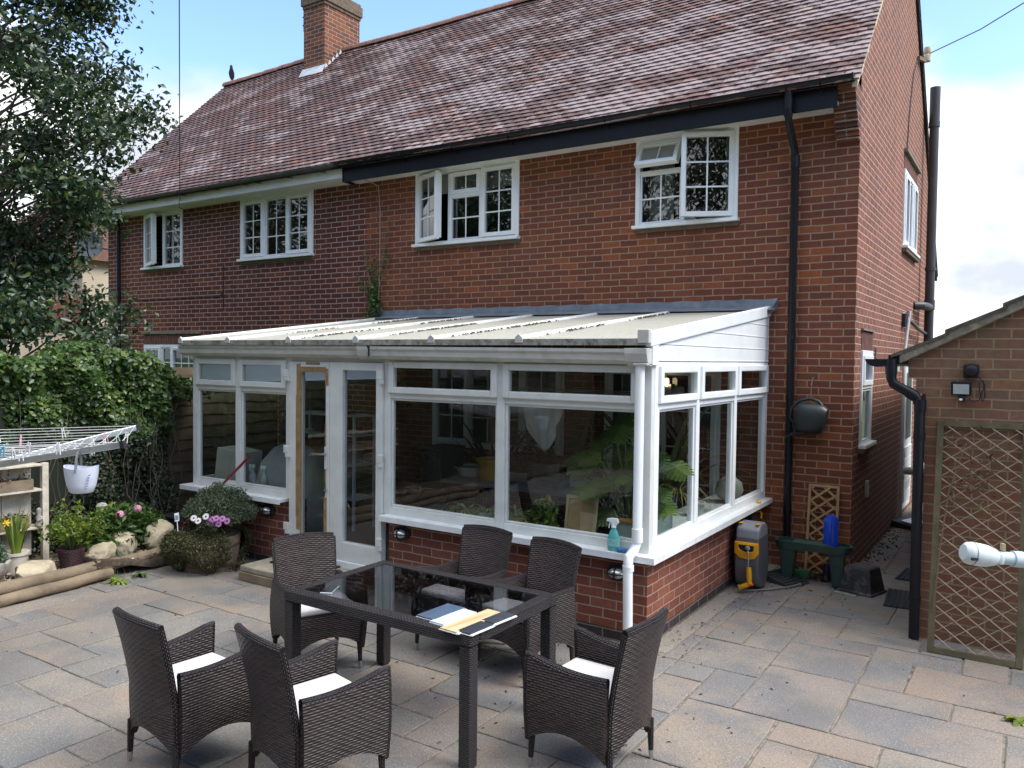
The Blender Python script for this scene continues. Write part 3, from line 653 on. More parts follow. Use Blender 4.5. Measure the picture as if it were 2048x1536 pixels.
m=M(); m.tube([(-12.62,0.02,2.44),(-12.62,-.26,2.44)],.055,16); m.build('flue_pipe',UPVC_OLD,house,smooth=True)
# gable pipework
m=M(); sx,sy=.14,5.22
pipe_run(m,[(sx,sy,-.05),(sx,sy,6.0)],.066,[((sx,sy,5.72),(sx,sy,5.80)),((sx,sy,2.95),(sx,sy,3.10)),((sx,sy,3.55),(sx,sy,3.6))],.078); m.tube([(sx,sy,5.78),(sx,sy,6.32)],.073,14)
m.tube([(0,4.55,2.98),(.10,4.6,2.98),(sx,4.75,2.98),(sx,sy,2.99)],.06,12); m.build('soil_pipe',GREYP,house,smooth=True)
m=M(); m.tube([(.03,3.45,2.72),(.08,3.6,2.70),(.1,4.4,2.62),(sx-.03,sy,2.58)],.025,10); m.build('waste_pipe',GREYP,house,smooth=True)
m=M(); m.box(0,.05,3.30,3.42,2.62,2.80); m.build('hopper_bracket',BLACKM,house)
m=M(); pipe_run(m,[(.0,3.44,2.80),(.07,3.44,2.80),(.07,3.42,2.70),(.05,3.32,2.32),(.05,3.28,2.2),(.05,3.28,.02)],.021,[((.05,3.28,1.78),(.05,3.28,1.74)),((.05,3.28,.65),(.05,3.28,.61)),((.07,3.44,2.84),(.07,3.44,2.74))],.03,10); m.build('white_waste_pipe',UPVC_OLD,house,smooth=True)
m=M(); m.tube([(.0,3.9,.62),(.14,3.9,.62),(.20,4.0,.62),(.20,4.6,.62)],.055,12); m.build('white_outlet_pipe',UPVC_OLD,house,smooth=True)
m=M(); m.box(0,.035,.76,.84,.68,.86); m.build('outlet_cover',UPVC_OLD,house,bevel=.01)
m=M(); m.box(-.02,.006,1.20,1.28,2.10,2.30); m.build('air_vent',BLACKM,house)
for z0 in (2.02,):
    m=M(); m.box(0,.07,2.55,2.72,z0,z0+.14); m.build('meter_box',UPVC_OLD,house,bevel=.01)

# ---- windows
def window(parent,P0,side,W,H,lights,posts,sill=True,name='window',fm=UPVC,fw=.055,gm_=None,reveal=.02):
    """opening W x H; local (u right, out, v up); lights: (u0,u1,v0,v1,kind,hinge,angle,nx,ny)"""
    x,y,z=P0
    T=Matrix(((1,0,0,x),(0,-1,0,y),(0,0,1,z),(0,0,0,1))) if side=='f' else Matrix(((0,1,0,x),(1,0,0,y),(0,0,1,z),(0,0,0,1)))
    m=M(); m.T=T; o0,o1=-.06,reveal
    m.box(0,fw,o0,o1,0,H); m.box(W-fw,W,o0,o1,0,H); m.box(fw,W-fw,o0,o1-.001,0,fw); m.box(fw,W-fw,o0,o1-.001,H-fw,H)
    for a,b,c,d in posts: m.box(a,b,o0,o1-.002,c,d)
    if sill: m.box(-.02,W+.02,-.03,.075,-.004,.034)
    win=m.build(name,fm,parent,bevel=.004)
    for (u0,u1,v0,v1,kind,hinge,an,nx_,ny_) in lights:
        h=Matrix()
        a=rad(an)
        if hinge=='L': h=Matrix.Translation((u0,o1,0))@Matrix.Rotation(a,4,'Z')@Matrix.Translation((-u0,-o1,0))
        if hinge=='R': h=Matrix.Translation((u1,o1,0))@Matrix.Rotation(-a,4,'Z')@Matrix.Translation((-u1,-o1,0))
        if hinge=='T': h=Matrix.Translation((0,o1,v1))@Matrix.Rotation(a,4,'X')@Matrix.Translation((0,-o1,-v1))
        m=M(); m.T=T@h
        s_=.052 if kind=='sash' else .016; a0,a1=(-.02,.035) if kind=='sash' else (-.03,.008)
        k=.012 if kind=='sash' else 0
        U0,U1,V0,V1=u0-k,u1+k,v0-k,v1+k
        m.box(U0,U0+s_,a0,a1,V0,V1); m.box(U1-s_,U1,a0,a1,V0,V1); m.box(U0+s_,U1-s_,a0,a1-.001,V0,V0+s_); m.box(U0+s_,U1-s_,a0,a1-.001,V1-s_,V1)
        gu0,gu1,gv0,gv1=U0+s_,U1-s_,V0+s_,V1-s_; gy=.004 if kind=='sash' else -.008
        for i in range(1,nx_): q=gu0+(gu1-gu0)*i/nx_; m.box(q-.009,q+.009,gy-.003,gy+.004,gv0,gv1)
        for i in range(1,ny_): q=gv0+(gv1-gv0)*i/ny_; m.box(gu0,gu1,gy-.0032,gy+.0038,q-.009,q+.009)
        if kind=='sash' and an: m.box((U1-.02 if hinge=='L' else U0) if hinge!='T' else U0,(U1 if hinge=='L' else U0+.02) if hinge!='T' else U1,a0-.03,a0,V0+.02,V1-.02)
        if kind=='sash' and V1-V0>.3 and side=='f': m.box(U0+.1*(U1-U0),U1-.1*(U1-U0),a1,a1+.008,V1-.024,V1-.012)
        m.build('sash' if kind=='sash' else 'glazing_bars',fm,win,bevel=.003)
        m=M(); m.T=T@h; m.quad((gu0-.004,gy-.004,gv0-.004),(gu1+.004,gy-.004,gv0-.004),(gu1+.004,gy-.004,gv1+.004),(gu0-.004,gy-.004,gv1+.004)); m.build('pane',gm_ or GLASS,win)
    return win
a,b,c,d=W_UP[0]; window(house,(a,0,c),'f',b-a,d-c,[(.06,.56,.07,.94,'sash','L',20,2,3),(.61,1.08,.06,.94,'fixed','',0,2,3)],[(.565,.61,.055,.945)])
a,b,c,d=W_UP[1]; window(house,(a,0,c),'f',b-a,d-c,[(.06,.56,.07,.94,'sash','',0,2,3),(.615,1.085,.06,.94,'fixed','',0,2,3),(1.13,1.63,.07,.94,'sash','',0,2,3)],[(.565,.61,.055,.945),(1.085,1.125,.055,.945)])
a,b,c,d=W_UP[2]; window(house,(a,0,c),'f',b-a,d-c,[(.06,.56,.07,.94,'sash','L',22,2,3),(.62,1.08,.67,.93,'sash','',0,2,1),(.61,1.085,.06,.62,'fixed','',0,2,2),(1.135,1.63,.07,.94,'sash','',0,2,3)],[(.565,.61,.055,.945),(1.085,1.13,.055,.945),(.61,1.085,.62,.66)])
a,b,c,d=W_UP[3]; window(house,(a,0,c),'f',b-a,d-c,[(.06,.54,.66,.95,'sash','T',30,2,1),(.058,.545,.058,.61,'fixed','',0,2,2),(.60,1.13,.07,.95,'sash','R',24,2,3)],[(.545,.59,.055,.965),(.055,.545,.61,.65)])
a,b,c,d=W_DN[0]; window(house,(a,0,c),'f',b-a,d-c,[(.06,.50,.07,1.05,'sash','',0,2,4),(.56,.80,.06,1.05,'fixed','',0,1,4),(.86,1.56,.07,1.05,'sash','',0,3,4)],[(.505,.555,.05,1.06),(.80,.855,.05,1.06)])
a,b,c,d=W_DN[1]; window(house,(a,0,c),'f',b-a,d-c,[(.06,.58,.07,1.07,'sash','',0,2,3),(.64,1.40,.06,1.07,'fixed','',0,3,3),(1.46,1.98,.07,1.07,'sash','',0,2,3)],[(.585,.635,.05,1.08),(1.405,1.455,.05,1.08)],sill=False)
a,b,c,d=W_DN[2]; window(house,(a,0,c),'f',b-a,d-c,[(.06,.67,.07,1.76,'sash','',0,2,4),(.73,1.34,.07,1.76,'sash','',0,2,4)],[(.675,.725,.05,1.78)],sill=False,name='garden_door')
a,b,c,d=G_UP[0]; window(house,(0,a,c),'s',b-a,d-c,[(.06,.42,.07,.97,'sash','',0,1,1),(.49,.86,.06,.97,'fixed','',0,1,1),(.93,1.29,.07,.97,'sash','',0,1,1)],[(.43,.48,.05,.99),(.87,.92,.05,.99)])
a,b,c,d=G_DN[0]; window(house,(0,a,c),'s',b-a,d-c,[(.06,.58,.66,.95,'sash','',0,1,1),(.058,.585,.058,.60,'fixed','',0,1,1)],[(.055,.588,.61,.65)])
# side door with glazed upper half and white lower panel
m=M(); m.box(-.06,-.005,3.85,4.75,.05,2.2); 
for i in range(5): m.box(-.01,.012,3.93,4.67,.15+.16*i,.30+.16*i)
m.box(-.01,.014,3.93,4.67,2.1,2.19)
dr=m.build('side_door',UPVC,house,bevel=.006); m=M(); m.quad((.004,4.0,1.05),(.004,4.6,1.05),(.004,4.6,2.0),(.004,4.0,2.0)); m.build('pane',GLASS,dr)

# soft furnishings seen through the upper panes
def curtain(x0,x1,z0,z1,y,label,wv=.06,m_=CURTAIN):
    m=M()
    def f(a,b):
        x=x0+(x1-x0)*a; return ((x,y+.025*math.sin(x*2*math.pi/wv),z0+(z1-z0)*b),(0,1,0),(x,b))
    m.panel(f,int(abs(x1-x0)/wv*8),1,.006); return tag(m.build('curtain',m_,smooth=True,sharp=80),label,'curtain',None)
curtain(-2.30,-2.02,3.65,4.62,.20,'pale curtain bunched at the left of the upper window nearest the gable')
curtain(-1.42,-1.25,3.65,4.62,.20,'pale curtain strip at the right edge of the upper window nearest the gable')
curtain(-11.55,-11.2,3.7,4.62,.25,'dark grey curtain inside the small upper window by the tree',.07,mat('curtain_dark',(.12,.13,.13),.9))
m=M(); m.box(-5.60,-4.05,.14,.15,4.38,4.64); m.tube([(-5.6,.145,4.38),(-4.05,.145,4.38)],.012,8)
tag(m.build('roller_blind',BLIND),'grey roller blind part lowered in the upper window with the open left casement','blind')
m=M(); m.box(-1.92,-1.74,.16,.28,3.67,3.80); tag(m.build('white_box',UPVC_OLD,bevel=.004),'small white box on the sill of the upper window beside the open casement','box')
m=M(); m.box(-1.73,-1.55,.17,.27,3.67,3.86); tag(m.build('dark_box',mat('purple_card',(.07,.055,.085),.7),bevel=.004),'dark purple box on the upper window sill beside the white box','box')
# ================================================================== CONSERVATORY
con=thing('conservatory','white lean-to conservatory on a low red brick wall with weathered pale roof','conservatory',(0,0,0))
CX0,CX1,CY=-6.302,-.855,-3.048; ZS=.70
m=M()   # dwarf wall
def dwall(a,b,c,d,z0,z1,mm): mm.box(a,b,c,d,z0,z1)
m.box(CX0+.03,-4.75,CY+.02,CY+.24,.085,ZS-.035); m.box(CX0+.03,CX0+.24,CY+.24,-.002,.085,ZS-.035); m.build('dwarf_wall',MAT_BRICK_D,con); m=M(); m.box(-3.43,CX1-.02,CY+.02,CY+.24,.085,ZS-.035); m.box(CX1-.24,CX1-.021,CY+.24,-.002,.085,ZS-.035)
m.build('dwarf_wall',MAT_BRICK_D,con)
m=M(); m.box(CX0+.03,-4.75,CY+.018,CY+.24,-.06,.080); m.box(-3.43,CX1-.018,CY+.018,CY+.24,-.06,.080); m.box(CX1-.24,CX1-.019,CY+.24,-.002,-.06,.080); m.box(CX0+.03,CX0+.24,CY+.24,-.002,-.06,.08); m.box(-4.75,-3.43,CY+.06,CY+.24,-.06,.13); m.build('damp_course',MAT_DPC,con)
m=M(); m.box(CX0+.25,CX1-.25,CY+.24,-.01,-.05,.10); m.build('floor',mat('conservatory_floor',(.10,.09,.08),.6,.2,4),con)
m=M()  # outer sills
m.box(CX0-.10,-4.77,CY-.105,CY+.06,ZS-.032,ZS+.002); m.box(-3.45,CX1+.085,CY-.105,CY+.06,ZS-.032,ZS+.002); m.box(CX1-.06,CX1+.085,CY+.06,-.01,ZS-.032,ZS+.002)
m.box(CX0-.10,-4.77,CY-.105,CY-.098,ZS-.05,ZS-.03); m.box(-3.45,CX1+.085,CY-.105,CY-.098,ZS-.05,ZS-.03); m.box(CX1+.078,CX1+.085,CY-.097,-.01,ZS-.05,ZS-.03)
m.build('sill',UPVC_SUN,con,bevel=.006)
FO,FI=-.005,.065   # frame depth in y relative to CY
def fr(m,x0,x1,z0,z1,o=0): m.box(x0,x1,CY+FO-o,CY+FI,z0,z1)
m=M()
for a,b in ((CX0,CX0+.075),(-5.575,-5.495),(-4.79,-4.715),(-3.475,-3.40),(-2.232,-2.152),(-.965,CX1)): fr(m,a,b,ZS,2.13)
for a,b in ((CX0+.075,-5.575),(-5.495,-4.79),(-3.40,-2.232),(-2.152,-.965)):
    fr(m,a,b,ZS+.001,ZS+.075,-.002); fr(m,a,b,1.765,1.825,-.002); fr(m,a,b,2.075,2.128,-.002)
    # glazing beads round the lower light
    for q in ((a,a+.022,ZS+.075,1.765),(b-.022,b,ZS+.075,1.765),(a+.022,b-.022,ZS+.075,ZS+.095),(a+.022,b-.022,1.745,1.765)): m.box(q[0],q[1],CY+.012,CY+.05,q[2],q[3])
m.box(-4.715,-3.475,CY+FO,CY+FI,2.085,2.13); m.build('front_frame',UPVC_SHADED,con,bevel=.005)
m=M()
def fs_(m,y0,y1,z0,z1,o=0): m.box(CX1-FI,CX1-FO+o,y0,y1,z0,z1)
for a,b in ((CY+.066,CY+.12),(-2.10,-2.06),(-1.09,-1.05),(-.055,-.003)): fs_(m,a-.02 if a>-3 else a,b+.02 if b<-.01 else b,ZS,2.13)
ED=[(CY+.12,-2.12),(-2.04,-1.11),(-1.03,-.055)]
for a,b in ED:
    fs_(m,a,b,ZS+.001,ZS+.075,-.002); fs_(m,a,b,1.765,1.825,-.002); fs_(m,a,b,2.075,2.128,-.002)
    for q in ((a,a+.022,ZS+.075,1.765),(b-.022,b,ZS+.075,1.765),(a+.022,b-.022,ZS+.075,ZS+.095),(a+.022,b-.022,1.745,1.765)): m.box(CX1-.05,CX1-.012,q[0],q[1],q[2],q[3])
m.build('side_frame',UPVC,con,bevel=.005)
m=M(); m.box(CX0,CX0+.065,CY+.066,-.003,ZS,.78); m.box(CX0,CX0+.065,CY+.066,-.003,2.06,2.13); m.box(CX0,CX0+.06,-1.6,-1.5,.78,2.06); m.build('left_frame',UPVC_SHADED,con)
m=M(); m.quad((CX0+.03,CY+.07,.78),(CX0+.03,-.01,.78),(CX0+.03,-.01,1.77),(CX0+.03,CY+.07,1.77)); m.build('pane',GLASS_C,con)
m=M(); m.box(CX0,CX0+.064,CY+.067,-.004,1.765,1.825); m.build('left_transom',UPVC_SHADED,con)
FROST,nf,bf=newmat('frosted_panel'); bf.inputs['Base Color'].default_value=(.62,.68,.72,1); bf.inputs['Roughness'].default_value=.5
tf_=N(nf,'ShaderNodeBsdfTranslucent'); tf_.inputs[0].default_value=(.85,.93,1,1); mf_=N(nf,'ShaderNodeMixShader'); mf_.inputs[0].default_value=.75; lk(nf,bf.outputs[0],mf_.inputs[1]); lk(nf,tf_.outputs[0],mf_.inputs[2]); lk(nf,mf_.outputs[0],nf.nodes['Material Output'].inputs[0])
m=M(); m.quad((CX0+.03,CY+.07,1.82),(CX0+.03,-.01,1.82),(CX0+.03,-.01,2.065),(CX0+.03,CY+.07,2.065)); m.build('frosted_pane',FROST,con)
for a,b in ((CX0+.075,-5.575),(-5.495,-4.79),(-3.40,-2.232),(-2.152,-.965)):
    m=M(); y=CY+.03; m.quad((a+.01,y,ZS+.07),(b-.01,y,ZS+.07),(b-.01,y,1.77),(a+.01,y,1.77)); m.build('pane',GLASS_C,con)
    m=M(); A,B,C,D=a-.012,b+.012,1.812,2.098; w_=.062
    for q in ((A,A+w_,C,D),(B-w_,B,C,D),(A+w_,B-w_,C,C+w_-.005),(A+w_,B-w_,D-w_+.005,D)): m.box(q[0],q[1],CY-.03,CY+.03,q[2],q[3])
    s_=m.build('top_light',UPVC_SHADED,con,bevel=.008,seg=2); m=M(); y=CY+.002; m.quad((A+.05,y,C+.05),(B-.05,y,C+.05),(B-.05,y,D-.05),(A+.05,y,D-.05)); m.build('pane',GLASS_C,s_)
for a,b in ED:
    m=M(); x=CX1-.03; m.quad((x,a+.01,ZS+.07),(x,b-.01,ZS+.07),(x,b-.01,1.77),(x,a+.01,1.77)); m.build('pane',GLASS_C,con)
    m=M(); A,B,C,D=a-.012,b+.012,1.812,2.098; w_=.062
    for q in ((A,A+w_,C,D),(B-w_,B,C,D),(A+w_,B-w_,C,C+w_-.005),(A+w_,B-w_,D-w_+.005,D)): m.box(CX1-.03,CX1+.03,q[0],q[1],q[2],q[3])
    s_=m.build('top_light',UPVC,con,bevel=.008,seg=2); m=M(); x=CX1-.002; m.quad((x,A+.05,C+.05),(x,B-.05,C+.05),(x,B-.05,D-.05),(x,A+.05,D-.05)); m.build('pane',GLASS_C,s_)
# French doors
def door(x0,x1,gx0,gx1,gz0,gz1,lab,handle,hinge):
    m=M(); z0,z1=.20,2.085
    m.box(x0,gx0,CY-.035,CY+.035,z0,z1); m.box(gx1,x1,CY-.035,CY+.035,z0,z1); m.box(gx0,gx1,CY-.034,CY+.035,z0,gz0); m.box(gx0,gx1,CY-.034,CY+.035,gz1,z1)
    d=m.build('door',UPVC_SHADED,con,bevel=.006); d['label']=lab
    m=M(); m.quad((gx0-.005,CY+.006,gz0-.005),(gx1+.005,CY+.006,gz0-.005),(gx1+.005,CY+.006,gz1+.005),(gx0-.005,CY+.006,gz1+.005)); m.build('pane',GLASS_C,d)
    for z in (.40,1.17,1.93): 
        m=M(); m.box(hinge-.02,hinge+.045,CY-.062,CY-.03,z,z+.075); m.box(hinge+.0,hinge+.05,CY-.06,CY-.03,z-.04,z); m.build('hinge',UPVC_SHADED,d,bevel=.005)
    return d
d1=door(-4.712,-4.150,-4.555,-4.20,.36,2.02,'left door leaf with brown broken beading round the glass','R',-4.745)
d2=door(-4.146,-3.478,-3.978,-3.551,.375,2.01,'right white door leaf','',-3.50)
m=M()   # ragged brown timber exposed where the beading came off
for a,b,c,d_,o in ((-4.60,-4.548,.42,2.06,.006),(-4.612,-4.595,.55,1.75,.003),(-4.215,-4.178,.33,.78,.006),(-4.203,-4.188,.85,1.5,.005),(-4.20,-4.16,1.86,2.02,.006),(-4.553,-4.20,1.985,2.035,.004),(-4.47,-4.28,2.055,2.08,.005),(-4.548,-4.53,.36,2.0,.002)): m.box(a,b,CY-.035-o,CY-.03,c,d_)
m.build('bare_beading',RUST,d1,bevel=.004)
m=M(); m.box(-4.205,-4.165,CY-.045,CY-.035,1.05,1.27); m.build('handle_plate',UPVC_SHADED,d1,bevel=.004)
m=M(); m.tube([(-4.185,CY-.04,1.20),(-4.185,CY-.085,1.20),(-4.21,CY-.09,1.20),(-4.33,CY-.09,1.195)],.011,8); m.box(-4.20,-4.17,CY-.052,CY-.044,.84,.86); m.build('handle',STEEL,d1,smooth=True)
m=M(); m.box(-4.72,-3.47,CY-.06,CY+.06,.13,.198); m.build('threshold',UPVC_SUN,con,bevel=.006)
# roof
ZF,ZB,YF=2.295,2.675,CY-.13
def rz_(y): return ZF+(ZB-ZF)*(y-YF)/(0-YF)
m=M(); m.add([(CX0-.04,YF,ZF-.03),(CX1,YF,ZF-.03),(CX1,0,ZB-.03),(CX0-.04,0,ZB-.03),(CX0-.04,YF,ZF),(CX1,YF,ZF),(CX1,0,ZB),(CX0-.04,0,ZB)],[(3,2,1,0),(4,5,6,7),(0,1,5,4),(1,2,6,5),(2,3,7,6),(3,0,4,7)])
m.build('roof_panel',CONROOF,con)
BARS=[-6.32,-5.52,-4.60,-3.70,-2.82,-1.93]; slope=math.atan2(ZB-ZF,-YF)
BARM=mat('glazing_bar_white',(.74,.74,.70),.45,.08,6,dirt=.5,dirtcol=(.28,.26,.19))
for x in BARS:
    m=M(); m.prism([(x-.036,0),(x+.036,0),(x+.028,.012),(x+.010,.026),(x-.010,.026),(x-.028,.012)],'y',0,1)
    m.v=[(p[0],YF+.0+p[1]*(-YF-.13),rz_(YF+p[1]*(-YF-.13))+p[2]+.001) for p in m.v]; m.build('glazing_bar',BARM,con,bevel=.003)
    m=M(); m.prism([(x-.038,-.02),(x+.038,-.02),(x+.034,.025),(x,.052),(x-.034,.025)],'y',YF-.022,YF-.001); m.v=[(p[0],p[1],p[2]+ZF-.012) for p in m.v]; m.build('bar_end_cap',UPVC_OLD,con,bevel=.004)
m=M(); m.box(CX1-.055,CX1+.035,YF-.025,YF+.03,ZF-.035,ZF+.065); m.build('bar_end_cap',UPVC_OLD,con,bevel=.006)
m=M(); m.box(CX0-.05,CX1,YF-.016,YF+.001,ZF-.05,ZF-.002); m.build('roof_edge_trim',mat('mouldy_trim',(.30,.29,.25),.7,.4,12,dirt=.9,dirtcol=(.05,.045,.035)),con)
# moss and grit lying along the glazing bars
mp_=[];r5=np.random.default_rng(9)
for x in BARS[1:]+[-1.0]:
    for _ in range(3):
        yc=r5.uniform(-2.9,-.4)
        for _ in range(45):
            y=yc+r5.normal(0,.22); 
            if YF+.05<y<-.15: mp_.append((x+.045+abs(r5.normal(0,.028)),y,rz_(y)+.006))
o=pebbles('moss',mp_,.008,.022,mat('moss_dark',(.085,.065,.04),.95,.5,30),3,.9); stuff(o); o.parent=con
# flashing against the wall
m=M(); n=60
for i in range(n):
    xa=-6.40+(5.64)*i/n; xb=-6.40+5.64*(i+1)/n; j=.008*math.sin(i*1.7); j2=.008*math.sin((i+1)*1.7)
    m.add([(xa,-.17+j,rz_(-.17)+.018),(xb,-.17+j2,rz_(-.17)+.018),(xb,-.025,ZB+.04),(xa,-.025,ZB+.04),(xa,-.012,ZB+.12+j*.7),(xb,-.012,ZB+.12+j2*.7)],[(0,1,2,3),(3,2,5,4)])
m.add([(-.76,-.012,ZB+.12),(-.76,-.025,ZB+.0),(-.80,-.17,rz_(-.17)-.02),(-.78,-.17,rz_(-.17)+.02)],[(0,1,2,3)])
m.build('lead_flashing',LEAD,con,smooth=True,sharp=30)
# gutter
def cgut(x0,x1,nm,dy=0,dz=0,rot=0):
    pr=[(.0,-.115),(-.05,-.115),(-.085,-.085),(-.09,-.045),(-.108,-.025),(-.108,0),(-.098,0),(-.098,-.018),(-.08,-.04),(-.075,-.08),(-.048,-.103),(0,-.103)]
    m=M(); m.prism([(CY-.02+dy+a,2.245+dz+b) for a,b in pr],'x',x0,x1)
    if rot: m.v=[(p[0],p[1],p[2]-(p[0]-x0)*rot) for p in m.v]
    return m.build(nm,UPVC_OLD,con,bevel=.002)
cgut(-6.40,-3.62,'gutter',0,.0,.002); cgut(-3.56,-.86,'gutter',-.008,-.010,.006)
m=M(); m.prism([(CY-.022+a,2.236+b) for a,b in ((.0,-.122),(-.055,-.122),(-.095,-.09),(-.115,-.03),(-.115,.008),(0,.008))],'x',-3.70,-3.53); m.build('gutter_joint',UPVC_OLD,con,bevel=.004)
m=M(); m.add([(-3.575,CY-.14,2.245),(-3.55,CY-.142,2.20),(-3.555,CY-.14,2.12),(-3.535,CY-.14,2.15),(-3.53,CY-.141,2.235)],[(0,1,2,3,4)]); m.build('torn_seal',BLACKM,con)
m=M(); m.prism([(CY-.022+a,2.215+b) for a,b in ((.0,-.122),(-.055,-.122),(-.1,-.09),(-.122,-.03),(-.122,.01),(0,.01))],'x',-1.02,-.84); m.box(-.95,-.84,CY-.135,CY+.05,2.10,2.115); m.build('gutter_end',UPVC_OLD,con,bevel=.005)
# corner downpipe
m=M(); pipe_run(m,[(-.915,CY-.085,2.11),(-.915,CY-.085,.80),(-.93,CY-.11,.74),(-.945,CY-.165,.70),(-.945,CY-.175,.62),(-.945,CY-.155,.02)],.036,[((-.915,CY-.085,.90),(-.915,CY-.085,.80)),((-.945,CY-.17,.64),(-.945,CY-.168,.60))],.042); m.build('downpipe',UPVC,con,smooth=True)
# cladding over the side frame
for i in range(4):
    z0=2.132+.125*i; z1=z0+.122
    # board clipped to the slope
    ya=YF+ (z0+.05-ZF)/(ZB-ZF)*(0-YF); yb=YF+(z1+.05-ZF)/(ZB-ZF)*(0-YF)
    y0=max(ya,CY+.0) ; y1=max(yb,CY+.0)
    if y0>-.05: continue
    poly=[(y0,z0),(-.004,z0),(-.004,min(z1,rz_(-.004)-.05)),(min(y1,-.01),min(z1,rz_(min(y1,-.01))-.05))]
    m=M(); m.prism(poly,'x',CX1-.03,CX1+.008); m.prism([(y0,z0),(-.004,z0),(-.004,z0+.012),(y0+.02,z0+.012)],'x',CX1,CX1+.011); m.build('cladding_board',UPVC,con,bevel=.003)
m=M(); m.prism([(YF+.04,rz_(YF+.04)-.065),(-.006,ZB-.065),(-.006,ZB+.045),(YF+.04,rz_(YF+.04)+.045)],'x',CX1-.02,CX1+.028); m.build('barge_board',UPVC,con,bevel=.008)
m=M(); m.box(CX1-.02,CX1+.024,CY-.05,CY+.06,2.10,2.26); m.build('corner_trim',UPVC,con,bevel=.005)

# bulkhead lamps on the dwarf wall
def bulkhead():
    t=thing('bulkhead_lamp','','wall light')
    def ov(r,z): return [(a*r[0],z,b*r[1]) for a,b in [(math.cos(q*math.pi/12),math.sin(q*math.pi/12)) for q in range(24)]]
    def loft(m,rings):
        vs=[];n=24
        for r,z in rings: vs+=ov(r,z)
        fs=[(i*n+j,i*n+(j+1)%n,(i+1)*n+(j+1)%n,(i+1)*n+j) for i in range(len(rings)-1) for j in range(n)]+[tuple(range(n)),tuple((len(rings)-1)*n+j for j in range(n-1,-1,-1))]
        m.add(vs,fs)
    m=M(); loft(m,[((.088,.062),0),((.088,.062),-.028),((.078,.052),-.036)]); m.build('base',BLACKM,t,smooth=True)
    m=M(); loft(m,[((.070,.044),-.036),((.068,.042),-.06),((.056,.033),-.08),((.03,.018),-.09)]); m.build('glass_cover',mat('lamp_glass',(.55,.55,.52),.15,.15,8,metal=.6),t,smooth=True,sharp=60)
    m=M()
    m.tube([(.076*math.cos(q*math.pi/12),-.046,.05*math.sin(q*math.pi/12)) for q in range(24)],.007,6,closed=True)
    m.tube([(-.078*math.cos(q*math.pi/8),-.04-.058*math.sin(q*math.pi/8),0) for q in range(9)],.005,6); m.tube([(0,-.04-.058*math.sin(q*math.pi/8),-.052*math.cos(q*math.pi/8)) for q in range(9)],.005,6); m.build('cage',BLACK,t,smooth=True)
    return t
bl=bulkhead(); yl=CY+.02
bl.location=(-5.06,yl,.55); bl['label']='oval caged wall lamp beside the bushy tub, left of the doors'; bl['group']='caged bulkhead lamps on the low brick wall'
dup(bl,(-3.255,yl,.545),0,'oval caged wall lamp just right of the glazed doors'); dup(bl,(-1.105,yl,.525),0,'oval caged wall lamp next to the white corner downpipe')

# ================================================================== inside the conservatory
def boxobj(name,x0,x1,y0,y1,z0,z1,m_,label,cat,bev=.006):
    m=M(); m.box(x0,x1,y0,y1,z0,z1); return tag(m.build(name,m_,bevel=bev),label,cat)
# left bay
t=thing('carton','pale card carton with taped flaps standing in the left bay','box',(-5.95,-2.72,.10)); 
m=M(); m.box(-.2,.2,-.18,.18,0,.58); m.build('plinth',mat('red_fabric',(.22,.02,.03),.8),t)
m=M(); m.T=Matrix.Translation((0,0,.80))@Matrix.Rotation(.18,4,'Z')@Matrix.Rotation(.12,4,'Y'); m.box(-.19,.19,-.15,.15,-.17,.19); m.box(-.003,.003,-.155,-.149,-.17,.16,0); m.build('carton_body',mat('pale_card',(.42,.41,.36),.85),t,bevel=.004)
t=thing('covered_heap','lumpy heap under a pale dust sheet behind the left bay glass','sheet',(-5.55,-2.3,.1))
m=M(); m.lathe([(.42,0),(.45,.3),(.42,.62),(.34,.85),(.2,1.0),(.05,1.06)],22)
m.v=[(p[0]*(1+.08*math.sin(5*math.atan2(p[1],p[0])+p[2]*4)),p[1]*(1+.08*math.sin(5*math.atan2(p[1],p[0])+p[2]*6)),p[2]) for p in m.v]; m.build('sheet',mat('dust_sheet',(.42,.43,.42),.9,.1,6,bmp=.8,bscale=8),t,smooth=True,sharp=80)
for i,(x,l) in enumerate(((-5.55,'left white trigger spray bottle on the inner sill of the left bay'),(-5.36,'right white trigger spray bottle on the inner sill of the left bay'))):
    t=thing('spray_bottle',l,'bottle',(x,-2.85,.72),0,'white bottles inside the left bay'); m=M(); m.lathe([(.038,0),(.042,.06),(.036,.13),(.016,.17),(.014,.2)],14); m.build('bottle_body',mat('milky',(.45,.47,.48),.4),t,smooth=True); m=M(); m.box(-.05,.03,-.012,.012,.2,.24); m.box(-.05,-.03,-.008,.008,.16,.21); m.build('trigger_head',UPVC,t,bevel=.006)
